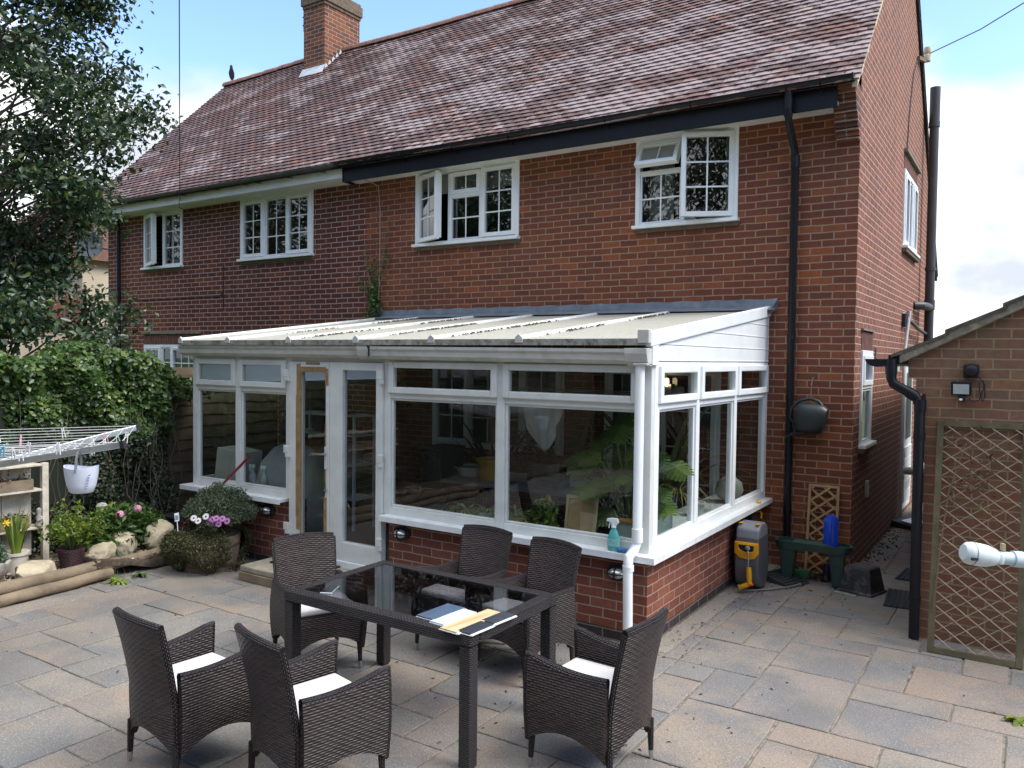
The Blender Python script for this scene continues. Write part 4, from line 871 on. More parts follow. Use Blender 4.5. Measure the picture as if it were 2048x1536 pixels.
# shelf rack seen through the doors
t=thing('shelf_rack','white metal shelf rack loaded with clutter behind the glazed doors','shelves',(-5.65,-1.6,.1)); m=M()
for x in (-.55,.55):
    for y in (-.17,.17): m.box(x-.015,x+.015,y-.015,y+.015,0,1.35)
m.build('upright',UPVC,t); 
for z in (.35,.75,1.1,1.33): m=M(); m.box(-.55,.55,-.17,.17,z,z+.02); m.build('shelf',UPVC,t)
rr=random.Random(2)
CL=[mat('clutter_%s'%n,c,.6) for n,c in (('brown',(.12,.08,.05)),('cream',(.3,.27,.2)),('grey',(.12,.12,.12)),('ochre',(.28,.16,.03)))]
for i,(dx,z) in enumerate(((-.4,.37),(-.1,.37),(.25,.37),(-.35,.77),(.05,.77),(.38,.77),(-.2,1.12),(.2,1.12))):
    h=rr.uniform(.12,.26); wd=rr.uniform(.10,.2); nm=('storage_tin','storage_box')[i%2]
    m=M()
    if i%2: m.box(-wd/2,wd/2,-.1,.1,0,h); m.box(-wd/2-.006,wd/2+.006,-.106,.106,h,h+.02)
    else: m.lathe([(wd/2,0),(wd/2,h),(wd/2+.006,h),(wd/2+.006,h+.02),(wd/2-.01,h+.025)],16)
    o=m.build(nm,CL[i%4],smooth=i%2==0,bevel=.004 if i%2 else 0); o.location=(-5.65+dx,-1.6,.1+z+.002)
    tag(o,('round %s tin on the %s of the white rack' if i%2==0 else 'square %s box on the %s of the white rack')%(('brown','cream','grey','ochre')[i%4],('left of the bottom shelf','middle of the bottom shelf','right of the bottom shelf','left of the second shelf','middle of the second shelf','right of the second shelf','left of the third shelf','right of the third shelf')[i]),'tin' if i%2==0 else 'box')
# work table with pots in the main bay
t=thing('work_table','dark work table with cluttered top in the main glazed bay','table',(-2.75,-1.55,.1)); m=M(); m.box(-1.0,.75,-.35,.35,.72,.76); m.build('table_top',mat('table_grey',(.16,.17,.17),.6),t,bevel=.006)
for x in (-.93,.68):
    for y in (-.3,.3): m=M(); m.box(x-.025,x+.025,y-.025,y+.025,0,.72); m.build('leg',BLACKM,t)
def pot(name,label,loc,r,h,m_,soil=True,rim=.012):
    t=thing(name,label,'plant pot',loc); m=M(); m.lathe([(r*.72,0),(r*.95,h*.85),(r*.97,h*.86),(r+rim,h*.87),(r+rim,h),(r-.008,h),(r-.014,h*.9),(0.001,h*.88)],22,caps=False); m.add([(r*.72*math.cos(k*.2856),r*.72*math.sin(k*.2856),.001) for k in range(22)],[tuple(range(22))]); m.build('pot_body',m_,t,smooth=True); return t
OCH=mat('ochre_pot',(.45,.24,.02),.5,.1); WHP=mat('white_pot',(.55,.56,.54),.5); TER=mat('terracotta',(.38,.11,.05),.8,.15)
pot('yellow_bucket','ochre yellow pot on the dark work table inside the glass',(-3.28,-1.62,.862),.14,.22,OCH); pot('grey_bowl','wide pale bowl beside the yellow pot on the work table',(-3.60,-1.5,.862),.19,.10,WHP)
def arching(name,label,loc,n,L,w_,m_,parent,seed,h=.12,ups=(.3,.9)):
    r=random.Random(seed); m=M()
    for i in range(n):
        a=r.uniform(0,6.28); l=L*r.uniform(.6,1.1); up=r.uniform(*ups); pr=None
        K=6; pts=[]
        for k in range(K+1):
            s_=k/K; pts.append((math.cos(a)*l*s_*.8,math.sin(a)*l*s_*.8,h+l*(up*s_-1.1*s_*s_*.8)))
        dx,dy=-math.sin(a),math.cos(a)
        for k in range(K):
            w0=w_*(1-(k/K)**2)*.5+.001; w1=w_*(1-((k+1)/K)**2)*.5+.001; p,q=pts[k],pts[k+1]
            m.add([(p[0]-dx*w0,p[1]-dy*w0,p[2]),(p[0]+dx*w0,p[1]+dy*w0,p[2]),(q[0]+dx*w1,q[1]+dy*w1,q[2]),(q[0]-dx*w1,q[1]-dy*w1,q[2])],[(0,1,2,3)],rnd=r.random())
    o=m.build(name,m_,parent); return o
L_SPID=leaf_mat('spider_leaf',[(0,(.08,.14,.03)),(.5,(.2,.28,.08)),(1,(.45,.48,.25))],.45,.3)
for i,(x,y,r_,mt,l) in enumerate(((-2.78,-2.72,.085,TER,'spider plant in a red clay pot behind the main window'),(-2.57,-2.68,.095,WHP,'spider plant in a white pot beside the red clay one'),(-2.24,-2.72,.08,OCH,'spider plant in a small ochre pot right of the window mullion'))):
    t=thing('spider_plant',l,'house plant',(x,y,.55)); m=M(); m.lathe([(r_*.75,0),(r_,.19),(r_+.01,.19),(r_+.01,.22),(r_-.01,.22),(.001,.2)],20); m.build('pot',mt,t,smooth=True); arching('leaves','',None,34,.42,.018,L_SPID,t,i,.2)
m=M(); m.box(-3.0,-1.0,-2.85,-2.55,.50,.54); m.box(-2.85,-2.8,-2.8,-2.6,.1,.5); m.box(-1.1,-1.05,-2.8,-2.6,.1,.5); tag(m.build('plant_bench',mat('bench_dark',(.09,.07,.05),.8)),'low dark plank bench carrying the house plants behind the main window','bench')
t=thing('fern_pot','small green fern in a checked pot right of the window mullion','house plant',(-1.92,-2.72,.541)); m=M(); m.lathe([(.055,0),(.075,.13),(.08,.14),(.07,.14),(.001,.12)],18); m.build('pot',mat('checked_pot',(.10,.10,.10),.6),t,smooth=True)
r5=np.random.default_rng(3); leafmesh('leaves',r5.normal((-.03,0,.27),(.06,.06,.08),(160,3)),.06,L_BRIGHT,t,1)
t=thing('wooden_board','framed pale plywood board leaning inside the main window','board',(-1.585,-2.78,.68),.05); m=M(); m.T=Matrix.Rotation(-.16,4,'X')
for q in ((-.14,-.115,0,.34),(.115,.14,0,.34),(-.115,.115,0,.03),(-.115,.115,.31,.34)): m.box(q[0],q[1],-.012,.012,q[2],q[3])
m.build('board_frame',mat('pale_pine',(.5,.38,.22),.7),t,bevel=.003); m=M(); m.T=Matrix.Rotation(-.16,4,'X'); m.box(-.114,.114,-.004,.004,.03,.31); m.build('board_panel',mat('ply_panel',(.5,.33,.16),.7,.2,14),t)
# hanging garment on an airing line
t=thing('hanging_garment','white garment pegged up and hanging behind the main window','laundry',(-2.38,-2.1,1.80)); m=M()
def gm2(a,b):
    th=a*2*math.pi; z=-.52*b; r=(.10+.05*math.sin(b*3.1))*(1-b)**.55+.012; r*=1+.26*math.sin(3*th+b*7)+.16*math.sin(8*th+b*3)
    return ((r*math.cos(th)*1.3-.06*b*0+.05*b,r*math.sin(th)*.6,z),(math.cos(th),math.sin(th),0),(a,b))
m.panel(gm2,28,14,.004); m.build('cloth',mat('white_cloth',(.72,.74,.80),.9,.06,10),t,smooth=True,sharp=80)
m=M(); m.tube([(-3.3,-2.1,1.83),(-.95,-2.1,1.83)],.004,5); m.tube([(-3.3,-2.0,1.84),(-.95,-2.0,1.84)],.004,5); m.tube([(-3.3,-1.9,1.85),(-.95,-1.9,1.85)],.004,5); tag(m.build('airing_line',STEEL),'thin airing lines strung under the conservatory roof','clothes line')
# monstera
t=thing('monstera','tall swiss cheese plant with big split leaves in the conservatory corner','house plant',(-1.26,-2.50,.1)); m=M(); m.lathe([(.13,0),(.16,.3),(.17,.3),(.17,.33),(.15,.33),(.001,.3)],20); m.build('pot',mat('dark_pot',(.04,.05,.06),.5),t,smooth=True)
r=random.Random(5); st=M(); lf=M()
for i,(dx,dy,dz,s_) in enumerate(((-.34,-.05,1.22,.24),(-.22,.06,1.42,.22),(-.05,-.1,1.50,.24),(.10,-.05,1.36,.22),(.22,-.12,1.30,.25),(-.18,-.16,1.05,.26),(.02,-.2,1.16,.24),(-.30,.1,.95,.20),(.28,-.1,1.02,.2),(.30,-.14,.92,.22),(-.05,.1,1.62,.2),(-.42,.1,1.12,.2),(-.26,-.1,1.26,.18),(.12,-.15,1.05,.2),(.05,.05,1.28,.22),(-.38,0,.86,.18),(.33,.05,1.2,.2),(-.12,-.1,.80,.18),(.2,-.2,.72,.16))):
    st.tube([(0,0,.3),(dx*.25,dy*.25,.3+(dz-.3)*.6),(dx*.8,dy*.8,dz)],[.012,.009,.006],6)
    # split leaf: fan of fingers round a midrib, drooping
    s_*=.82; ax=Vector((dx+r.uniform(-.1,.1),dy-.25,-.18)).normalized(); nn=Vector((r.uniform(-.3,.3),-.75,.75)).normalized(); sd=ax.cross(nn).normalized(); b0=Vector((dx,dy,dz)); rn=r.random()
    for sgn in (-1,1):
        for k in range(6):
            t0=k/6; a=b0+ax*s_*(t0*1.25-.15); l=s_*(.50+.32*math.sin(math.pi*(t0*.8+.15)))*(1-.45*t0); dirv=(sd*sgn*.9+ax*(.25+.5*t0)).normalized(); wv=s_*.30
            q=[a,a+ax*wv*.85,a+ax*wv*.85+dirv*l*.97-nn*l*.18,a+ax*wv*.15+dirv*l-nn*l*.22]
            lf.add([tuple(x) for x in q],[(0,1,2,3)],rnd=min(1,max(0,rn+r.uniform(-.1,.1))))
st.build('stem',mat('plant_stem',(.10,.12,.04),.6),t,smooth=True); lf.build('leaves',L_HOUSEPL,t)
# side bay bits
t=thing('glass_tank','low glass tank with wooden lid strip on the inner sill of the side bay','tank',(-1.15,-2.45,.72)); m=M(); m.box(-.12,.12,-.3,.3,0,.12); m.build('tank_glass',mat('tank_grey',(.28,.33,.32),.2),t,bevel=.006); m=M(); m.box(-.13,.13,-.31,-.2,.12,.14); m.build('lid_strip',mat('tank_lid',(.35,.16,.05),.6),t)
pot('white_pot','small white pot in the middle side window',(-1.08,-1.42,.71),.07,.12,WHP)
m=M(); m.lathe([(.03,0),(.11,.04),(.14,.12),(.12,.2),(.06,.25),(.001,.26)],20); o=m.build('pale_globe',mat('pale_ball',(.38,.38,.34),.6),smooth=True); o.location=(-1.06,-.55,.71); tag(o,'pale round globe ornament in the side window nearest the house','ornament')
t=thing('dried_grass_plant','tall wispy dry grass plant behind the middle side window','house plant',(-1.35,-1.2,.1)); m=M(); m.lathe([(.1,0),(.12,.25),(.001,.24)],16); m.build('pot',WHP,t,smooth=True); o=arching('leaves','',None,40,.62,.012,leaf_mat('dry_grass',[(0,(.15,.14,.05)),(1,(.35,.3,.15))],.6,.2),t,9,.3); o.location=(0,0,.45)
m=M(); m.box(-1.35,-.92,-2.85,-.1,.66,.70); tag(m.build('inner_sill',UPVC),'white inner window board along the side bay','sill')
t=thing('wall_lamp','lit cream wall lamp glowing inside the side window','lamp',(-1.93,-.03,1.85)); m=M(); m.box(-.03,.03,-.04,.02,-.05,.02); m.build('bracket',STEEL,t)
em,nt_,b_=newmat('lamp_glow'); b_.inputs['Base Color'].default_value=(.9,.7,.4,1); b_.inputs['Emission Color'].default_value=(1,.72,.38,1); b_.inputs['Emission Strength'].default_value=1.6
m=M(); m.lathe([(.008,0),(.022,.02),(.028,.06),(.024,.09),(.010,.10)],18,(0,-.09,-.01)); m.build('lamp_shade',em,t,smooth=True)

# clutter on the work table and more greenery behind the glass
def tool_box(x,y,z,a,b,h,rz,m_,label,name='storage_box'):
    m=M(); m.box(-a/2,a/2,-b/2,b/2,0,h); m.box(-a/2-.006,a/2+.006,-b/2-.006,b/2+.006,h*.86,h); o=m.build(name,m_,bevel=.004); o.location=(x,y,z); o.rotation_euler=(0,0,rz); return tag(o,label,'box')
tool_box(-2.95,-1.55,.862,.20,.16,.10,.3,CL[1],'low cream box on the work table beside the yellow pot')
tool_box(-2.62,-1.58,.862,.22,.17,.22,-.2,CL[2],'grey box in the middle of the work table behind the mullion')
tool_box(-2.32,-1.45,.862,.16,.14,.14,.5,CL[1],'small cream box at the right end of the work table')
m=M(); r=random.Random(4)
for k in range(5): m.box(-.12+r.uniform(-.01,.01),.12+r.uniform(-.01,.01),-.09,.09,.022*k,.022*k+.019)
o=m.build('book_stack',mat('dark_books',(.05,.05,.06),.6,.5,9)); o.location=(-2.48,-1.72,.862); o.rotation_euler=(0,0,.2); tag(o,'short stack of dark books at the front of the work table','books')
for i,(x,y,z,h,L_,mt,lab) in enumerate(((-2.9,-.55,.1,.5,1.5,L_HOUSEPL,'tall arching palm in a dark pot against the house wall'),(-1.75,-.7,.1,.45,1.35,L_HOUSEPL,'second arching palm behind the hanging garment, left of the swiss cheese plant'),(-3.75,-.8,.1,.4,1.0,L_DRY,'dark leafy pot plant left of the palms at the back of the conservatory'))):
    t=thing('palm_plant',lab,'house plant',(x,y,z)); m=M(); m.lathe([(.12,0),(.15,.28),(.16,.28),(.16,.31),(.14,.31),(.001,.28)],18); m.build('pot',mat('pot_dark_%d'%i,(.05,.045,.045),.5),t,smooth=True)
    o=arching('leaves','',None,46,L_,.06,mt,t,40+i,.3,(1.2,1.9))
m=M(); m.box(-4.0,-3.72,-1.9,-1.5,.1,1.15); m.box(-4.02,-3.70,-1.92,-1.48,1.15,1.18)
tag(m.build('dark_cabinet',mat('cabinet_dark',(.035,.03,.028),.5),bevel=.006),'tall dark cabinet just inside the right hand door','cabinet')
m=M(); m.box(-.16,.16,-.012,.0,0,.36); pf=thing('picture_frame','dark tilted picture frame seen through the right hand door','picture',(-4.28,-.02,1.35)); m=M()
for q in ((-.17,-.14,0,.32),(.14,.17,0,.32),(-.14,.14,0,.03),(-.14,.14,.29,.32)): m.box(q[0],q[1],-.03,.0,q[2],q[3])
m.build('frame',BLACKM,pf); m=M(); m.box(-.14,.14,-.015,-.005,.03,.29); m.build('print',CL[2],pf); pf.rotation_euler=(0,.14,0)
# ================================================================== PATIO FURNITURE
def rattan_chair():
    t=thing('rattan_armchair','','armchair')
    def back(a,b):
        u=2*a-1; zb=.15+.10*(1-u*u)**.8; z=zb+(.81-zb)*b; w_=.222-.012*math.sin(math.pi*min(1,z/.8)); x=u*w_
        y=-.215-.085*max(0,(z-.35)/.46)**1.4-.035*(1-u*u)
        z2=z+.012*(1-u*u)*b
        return ((x,y,z2),(u*.25,-1,0),(x,z))
    m=M(); m.panel(back,14,18,.036); m.build('backrest',WEAVE,t,smooth=True,sharp=50)
    m=M(); m.tube([tuple(Vector(back(i/14,1)[0])+Vector((0,0,.004))) for i in range(15)],.021,8)
    for e in (0,1): m.tube([back(e,j/14)[0] for j in range(15)],.017,7)
    m.build('back_rim',WEAVE_T,t,smooth=True)
    for sg in (-1,1):
        def side(a,b,sg=sg):
            y=-.215+.465*a; top=.555+.045*a*a-.012*math.sin(math.pi*a); bt=.15+.085*math.sin(math.pi*a)**.8; z=bt+(top-bt)*b
            x=sg*(.232+.016*math.sin(math.pi*b)+.012*b*a); return ((x,y,z),(sg,0,0),(y,z))
        m=M(); m.panel(side,14,12,.040); m.build('side_panel',WEAVE,t,smooth=True,sharp=50)
        m=M(); m.tube([side(i/12,1)[0] for i in range(13)]+[side(1,1-j/6)[0] for j in range(1,7)],.022,8); m.build('armrest',WEAVE_T,t,smooth=True)
    def skirt(a,b):
        u=2*a-1; bt=.16+.09*(1-u*u)**.8; z=bt+(.405-bt)*b; return ((u*.225,.235,z),(0,1,0),(u*.225,z))
    m=M(); m.panel(skirt,12,6,.03); m.build('front_skirt',WEAVE,t,smooth=True,sharp=50)
    m=M(); m.box(-.222,.222,-.21,.24,.375,.405); m.build('seat',WEAVE,t)
    m=M(); m.box(-.205,.205,-.185,.235,.407,.455); m.build('cushion',CUSH,t,smooth=True,bevel=.018,seg=4)
    for x in (-1,1):
        for y in (-.225,.235):
            m=M(); m.tube([(x*.222,y,.22),(x*.228,y*1.02,.05)],[.02,.014],10); l=m.build('leg',WEAVE_T,t,smooth=True)
            m=M(); m.tube([(x*.228,y*1.02,.05),(x*.230,y*1.03,.0)],[.0145,.012],10); m.build('foot_cap',STEEL,l,smooth=True)
    return t
ch0=rattan_chair(); ch0.location=(-2.65,-4.64,0); ch0.rotation_euler=(0,0,rad(-115)); ch0['label']='dark woven armchair at the end of the table nearest the glazed doors, facing the camera'; ch0['group']='woven armchairs round the patio table'
for x,y,r_,l in ((-2.0,-3.82,178,'dark woven armchair behind the table, between the other one by the wall and the doors'),
   (-1.40,-3.89,168,'dark woven armchair behind the table nearest the white corner downpipe'),
   (-2.2,-5.93,-5,'leftmost dark woven armchair, seen from behind in the left foreground'),
   (-1.45,-5.77,-13,'dark woven armchair nearest the camera, its back and side filling the bottom centre'),
   (-.42,-4.78,87,'dark woven armchair at the right end of the table, back turned to the open paving')):
    dup(ch0,(x,y,0),rad(r_),l)
tx0,tx1,ty0,ty1,tz=-2.29,-.885,-5.25,-4.355,.72
t=thing('patio_table','long dark woven patio table with an inset smoked glass top','table',((tx0+tx1)/2,(ty0+ty1)/2,0)); hw,hd=(tx1-tx0)/2,(ty1-ty0)/2
for x0,x1,y0,y1 in ((-hw,hw,-hd,-hd+.085),(-hw,hw,hd-.085,hd),(-hw,-hw+.085,-hd+.085,hd-.085),(hw-.085,hw,-hd+.085,hd-.085)):
    m=M(); m.box(x0,x1,y0,y1,tz-.065,tz); m.build('top_rail',WEAVE_T,t,smooth=True,bevel=.012,seg=3)
m=M(); m.box(-hw+.08,hw-.08,-hd+.08,hd-.08,tz-.012,tz-.004); m.build('glass_top',GLASS_T,t)
for x in (-1,1):
    for y in (-1,1): m=M(); m.box(x*hw-x*.004,x*hw-x*.076,y*hd-y*.004,y*hd-y*.076,0.012,tz-.066); m.box(x*hw-x*.012,x*hw-x*.068,y*hd-y*.012,y*hd-y*.068,0,.012); m.build('leg',WEAVE_T,t,smooth=True,bevel=.008)
# things on the table
def sample(x,y,rz,L,wd,m_,label,th=.012,z=.7185,ry=0):
    t=thing('cladding_sample',label,'sample board',(x,y,z),rz,'cladding sample boards on the table'); t.rotation_euler=(0,ry,rz)
    m=M(); m.box(-wd/2,wd/2,-L/2,L/2,.0035,th); m.build('face',m_,t,bevel=.0015)
    m=M(); m.box(-wd/2-.004,wd/2+.004,-L/2-.004,L/2+.004,0,.0034); m.box(wd/2,wd/2+.012,-L/2,L/2,.0,.006); m.build('white_core',UPVC_SUN,t)
sample(-1.235,-5.045,rad(-3),.26,.13,mat('slate_blue',(.055,.085,.14),.45,.2,25),'slate blue sample board, leftmost of the row on the glass table')
sample(-1.125,-5.075,rad(-5),.27,.10,mat('ice_blue',(.52,.62,.68),.4,.05,10),'pale ice blue sample board beside the slate blue one')
woodm,nt_,b_=newmat('light_oak'); tcn=N(nt_,'ShaderNodeTexCoord'); mpn=N(nt_,'ShaderNodeMapping'); mpn.inputs['Scale'].default_value=(40,2.5,20); lk(nt_,tcn.outputs['Object'],mpn.inputs[0]); lk(nt_,ramp(nt_,noise(nt_,1.5,4,mpn.outputs[0]),[(.35,(.42,.28,.14)),(.6,(.62,.46,.26))]),b_.inputs['Base Color']); b_.inputs['Roughness'].default_value=.5
sample(-1.005,-5.065,rad(-4),.40,.115,woodm,'light oak wood effect sample board in the middle of the row')
sample(-.925,-5.15,rad(-4),.19,.085,mat('charcoal_board',(.022,.027,.038),.4,.2,20),'charcoal sample board at the near right of the row on the table',.013)
sample(-.918,-4.945,rad(-5),.19,.085,mat('anthracite_board',(.03,.036,.046),.4,.2,20),'charcoal sample board at the far right of the row on the table',.013)
t=thing('mobile_phone','dark mobile phone lying near the left corner of the glass table','phone',(-2.06,-5.09,.7165),rad(28)); m=M(); m.box(-.037,.037,-.078,.078,0,.009); m.build('case',ALU,t,bevel=.004,seg=3); m=M(); m.box(-.033,.033,-.072,.072,.0091,.0096); m.build('screen',mat('phone_screen',(.01,.01,.012),.08),t)

# ---- on the conservatory sill
t=thing('spray_cleaner','turquoise trigger spray bottle standing on the white outer sill','bottle',(-1.12,CY-.055,ZS+.003),rad(8)); m=M()
pr_=[(.040,0),(.046,.006),(.047,.06),(.043,.11),(.030,.145),(.018,.165),(.016,.18)]
m.lathe(pr_,20,sy=.62); m.build('bottle_body',mat('turquoise_liquid',(.10,.42,.40),.18,.06,8),t,smooth=True)
m=M(); m.lathe([(.0475,.035),(.0478,.095)],20,sy=.62,caps=False); m.build('label_band',mat('pale_label',(.22,.52,.50),.4,.15,40),t,smooth=True)
m=M(); m.lathe([(.019,.172),(.019,.19)],14); m.prism([(-.055,.222),(-.052,.238),(-.02,.245),(.03,.243),(.040,.215),(.02,.19),(-.015,.19),(-.02,.212)],'y',-.012,.012); m.prism([(-.035,.212),(-.025,.212),(-.035,.165),(-.042,.168)],'y',-.006,.006); m.build('trigger_head',UPVC,t,bevel=.003)
t=thing('blue_sponge','blue sponge lying beside the spray bottle on the sill','sponge',(-1.035,CY-.06,ZS+.003),rad(10)); m=M(); m.box(-.045,.045,-.028,.028,0,.028); m.build('sponge_body',mat('blue_foam',(.05,.16,.34),.9,.2,60,bmp=.5),t,bevel=.007)

# ---- step and mats by the doors
m=M(); m.box(-4.80,-3.72,-3.62,-3.52,0,.082); tag(m.build('timber_sleeper',LOG,bevel=.006),'weathered timber edging piece under the stone step','timber')
m=M(); m.box(-4.79,-3.70,-3.61,-3.11,.084,.142); tag(m.build('stone_step',mat('step_stone',(.30,.26,.20),.85,.3,8,bmp=.4),bevel=.012),'long stone step slab in front of the glazed doors','step')
m=M(); m.box(-4.62,-3.95,-3.40,-3.12,.1425,.158); tag(m.build('doormat',BLACKM,bevel=.004),'black rubber doormat on the step outside the doors','mat')
# floor mats in the side passage
def rubmat(loc,rz,w_,d_,label):
    t=thing('rubber_mat',label,'mat',loc,rz,'black mats in the side passage'); m=M(); m.box(-w_/2,w_/2,-d_/2,d_/2,0,.008); m.build('base',BLACKM,t)
    m=M(); q=.045
    for i in range(int(w_/q)):
        for j in range(int(d_/q)): x=-w_/2+q*(i+.5); y=-d_/2+q*(j+.5); m.lathe([(.018,.008),(.018,.016),(.011,.016),(.011,.009)],8,(x,y,0),caps=False)
    stuff(m.build('rings',mat('mat_rings',(.035,.04,.05),.5),t))
rubmat((.60,-.60,.002),rad(4),.36,.60,'black ringed rubber mat near the foot of the garage downpipe'); rubmat((.60,.35,.002),rad(-4),.36,.50,'black ringed rubber mat further up the side passage')

# ================================================================== RIGHT HAND CORNER
# hose reel
t=thing('hose_reel','grey and yellow wall hung hose reel on the side of the brick base','hose reel',(-.70,-1.0,0)); m=M()
prof=[(-.13,.58),(-.10,.60),(.10,.60),(.13,.56),(.15,.48),(.155,.30),(.15,.16),(.12,.06),(.05,.02),(-.05,.02),(-.12,.06),(-.15,.16),(-.155,.30),(-.15,.48)]
def hb(prof,x0,x1,k=1): return [(p[0],p[1]) for p in prof]
m.prism([(p[0],p[1]) for p in prof],'x',-.105,.125); 
for i,p in enumerate(m.v): 
    yy,zz=p[1],p[2]; m.v[i]=(p[0]*(1-.12*(zz>.5)),yy*1.1,zz)
GR=mat('reel_grey',(.10,.10,.105),.45,.12,7); YEL=mat('reel_yellow',(.72,.33,.01),.4,.06,7)
m.build('drum_case',GR,t,smooth=True,bevel=.022,seg=4)
m=M(); m.prism([(-.165,.485),(-.150,.575),(-.09,.622),(.06,.622),(.13,.58),(.15,.485)],'x',-.098,.118); m.build('lid',mat('reel_lid',(.22,.23,.25),.4,.1,6),t,smooth=True,bevel=.018,seg=3)
m=M(); m.box(-.09,-.05,-.12,-.06,.617,.627); m.box(.07,.11,-.12,-.06,.617,.627); m.build('lid_tab',YEL,t,bevel=.004)
m=M()   # yellow handle ring on the camera facing side
ring=[(-.10,.46),(.118,.46),(.122,.36),(.09,.315),(.03,.30),(-.05,.31),(-.10,.35)]; inn=[(-.06,.435),(.08,.435),(.08,.39),(.06,.378),(.0,.37),(-.04,.38),(-.06,.40)]
n=7; vs=[(p[0],-.185,p[1]) for p in ring]+[(p[0],-.195,p[1]) for p in inn]+[(p[0],-.15,p[1]) for p in ring]+[(p[0],-.15,p[1]) for p in inn]
m.add(vs,[(i,(i+1)%n,n+(i+1)%n,n+i) for i in range(n)]+[(i,2*n+i,2*n+(i+1)%n,(i+1)%n) for i in range(n)]+[(n+i,n+(i+1)%n,3*n+(i+1)%n,3*n+i) for i in range(n)]); m.build('carry_handle',YEL,t,bevel=.006,seg=3)
m=M(); m.prism([(p[0]*1.0,p[1]) for p in inn],'y',-.176,-.17); m.build('handle_recess',BLACKM,t)
m=M(); m.box(-.155,-.10,-.05,.06,.22,.52); m.tube([(-.12,0,.54),(-.12,0,.2)],.03,12); m.build('wall_bracket',BLACKM,t,bevel=.008)
m=M(); m.tube([(.03,-.20,.40),(.045,-.235,.37),(.05,-.235,.22)],[.009,.007,.007],8); m.lathe([(.001,-.02),(.022,-.012),(.024,.0),(.018,.014),(.001,.02)],14,(.03,-.205,.415)); m.build('crank',mat('crank_grey',(.25,.25,.26),.4),t,smooth=True)
m=M(); m.tube([(.05,-.22,.24),(.055,-.225,.16),(.06,-.23,.09)],[.022,.027,.02],12); m.tube([(.085,-.225,.095),(.03,-.23,.075),(-.01,-.235,.055)],[.016,.024,.022],12); m.build('spray_nozzle',YEL,t,smooth=True)
m=M(); m.tube([(-.01,-.235,.055),(-.03,-.24,.043)],[.03,.032],12); m.build('nozzle_rose',mat('rose_olive',(.30,.24,.03),.4),t,smooth=True)
m=M(); m.lathe([(.02,0),(.022,.01)],12,(.083,-.246,.085)); m.build('red_button',mat('red_button',(.6,.03,.02),.4),t)
m=M(); m.tube([(-.02,-.22,.035),(.0,-.20,.013),(.1,-.1,.011),(.24,.05,.011),(.33,.20,.012),(.37,.30,.013)],.009,8); m.tube([(.37,.30,.013),(.385,.33,.014)],.016,8); m.build('hose',mat('hose_grey',(.20,.19,.17),.5),t,smooth=True)
# yellow tap bits at the sill end
m=M(); m.tube([(-.84,-.33,.60),(-.80,-.33,.60),(-.795,-.33,.57)],.009,8); m.tube([(-.795,-.33,.585),(-.795,-.33,.53)],[.013,.010],8); o=tag(m.build('tap_connector',YEL,smooth=True),'yellow hose connector on the outdoor tap under the end of the sill','hose connector')
m=M(); m.lathe([(.022,0),(.024,.015),(.012,.03)],10); o=m.build('yellow_stopper',YEL,smooth=True); o.location=(-.80,-.42,ZS+.003); tag(o,'small yellow plastic stopper lying on the white sill near the house wall','cap')
m=M(); m.box(-.845,-.80,-.62,-.50,.36,.62); m.tube([(-.82,-.56,.36),(-.82,-.56,.0)],.02,8); tag(m.build('tap_housing',BLACKM,bevel=.008),'dark pipe housing on the brick base beside the hose reel','pipe')
# watering can on a hook
t=thing('watering_can','dark green watering can hanging from a hook on the brick wall','watering can',(-.38,-.14,1.57))
GRN=mat('can_green',(.014,.022,.023),.45,.15,9)
m=M(); vs=[];nsec=9;nr=20
for i in range(nsec):
    s_=i/(nsec-1); x=-.145+.29*s_; ry=.09+.02*math.sin(math.pi*s_); rz2=.140+.02*math.sin(math.pi*s_)
    if i in (0,nsec-1): ry*=.85; rz2*=.88
    for j in range(nr):
        a=2*math.pi*j/nr; c,s2=math.cos(a),math.sin(a); q=(abs(c)**3+abs(s2)**3)**(-1/3); vs.append((x+.02*s2*q*.5,c*q*ry,s2*q*rz2))
m.T=Matrix.Rotation(rad(8),4,'Y'); m.add(vs,[(i*nr+j,i*nr+(j+1)%nr,(i+1)*nr+(j+1)%nr,(i+1)*nr+j) for i in range(nsec-1) for j in range(nr)]+[tuple(range(nr)),tuple((nsec-1)*nr+j for j in range(nr-1,-1,-1))])
m.build('can_body',GRN,t,smooth=True,sharp=50)
m=M(); m.tube([(-.14,-.0,-.08),(-.20,-.01,.0),(-.18,-.01,.10),(-.10,-.01,.175),(.0,0,.20),(.08,0,.17),(.13,0,.10)],.017,10); m.build('handle',GRN,t,smooth=True)
m=M(); m.tube([(.06,-.02,-.10),(-.06,-.02,-.145),(-.16,-.01,-.165),(-.24,0,-.21)],[.03,.024,.019,.015],10); m.build('spout',GRN,t,smooth=True)
m=M(); m.tube([(.0,-.088,.01+.03*math.cos(a)) for a in ()] or [(.02+.03*math.cos(q*.524),-.108,.0+.035*math.sin(q*.524)) for q in range(12)],.003,5,closed=True); m.build('oval_emblem',GRN,t)
m=M(); m.tube([(0,-.01,1.98),(0,-.08,1.97),(0,-.12,1.90),(0,-.14,1.77),(.0,-.145,1.755)],.006,6); o=m.build('wall_hook',mat('rusty_hook',(.16,.09,.06),.7,.3,30)); o.location=(-.38,-.005,0); tag(o,'rusty hook on the brick wall holding the watering can','hook')
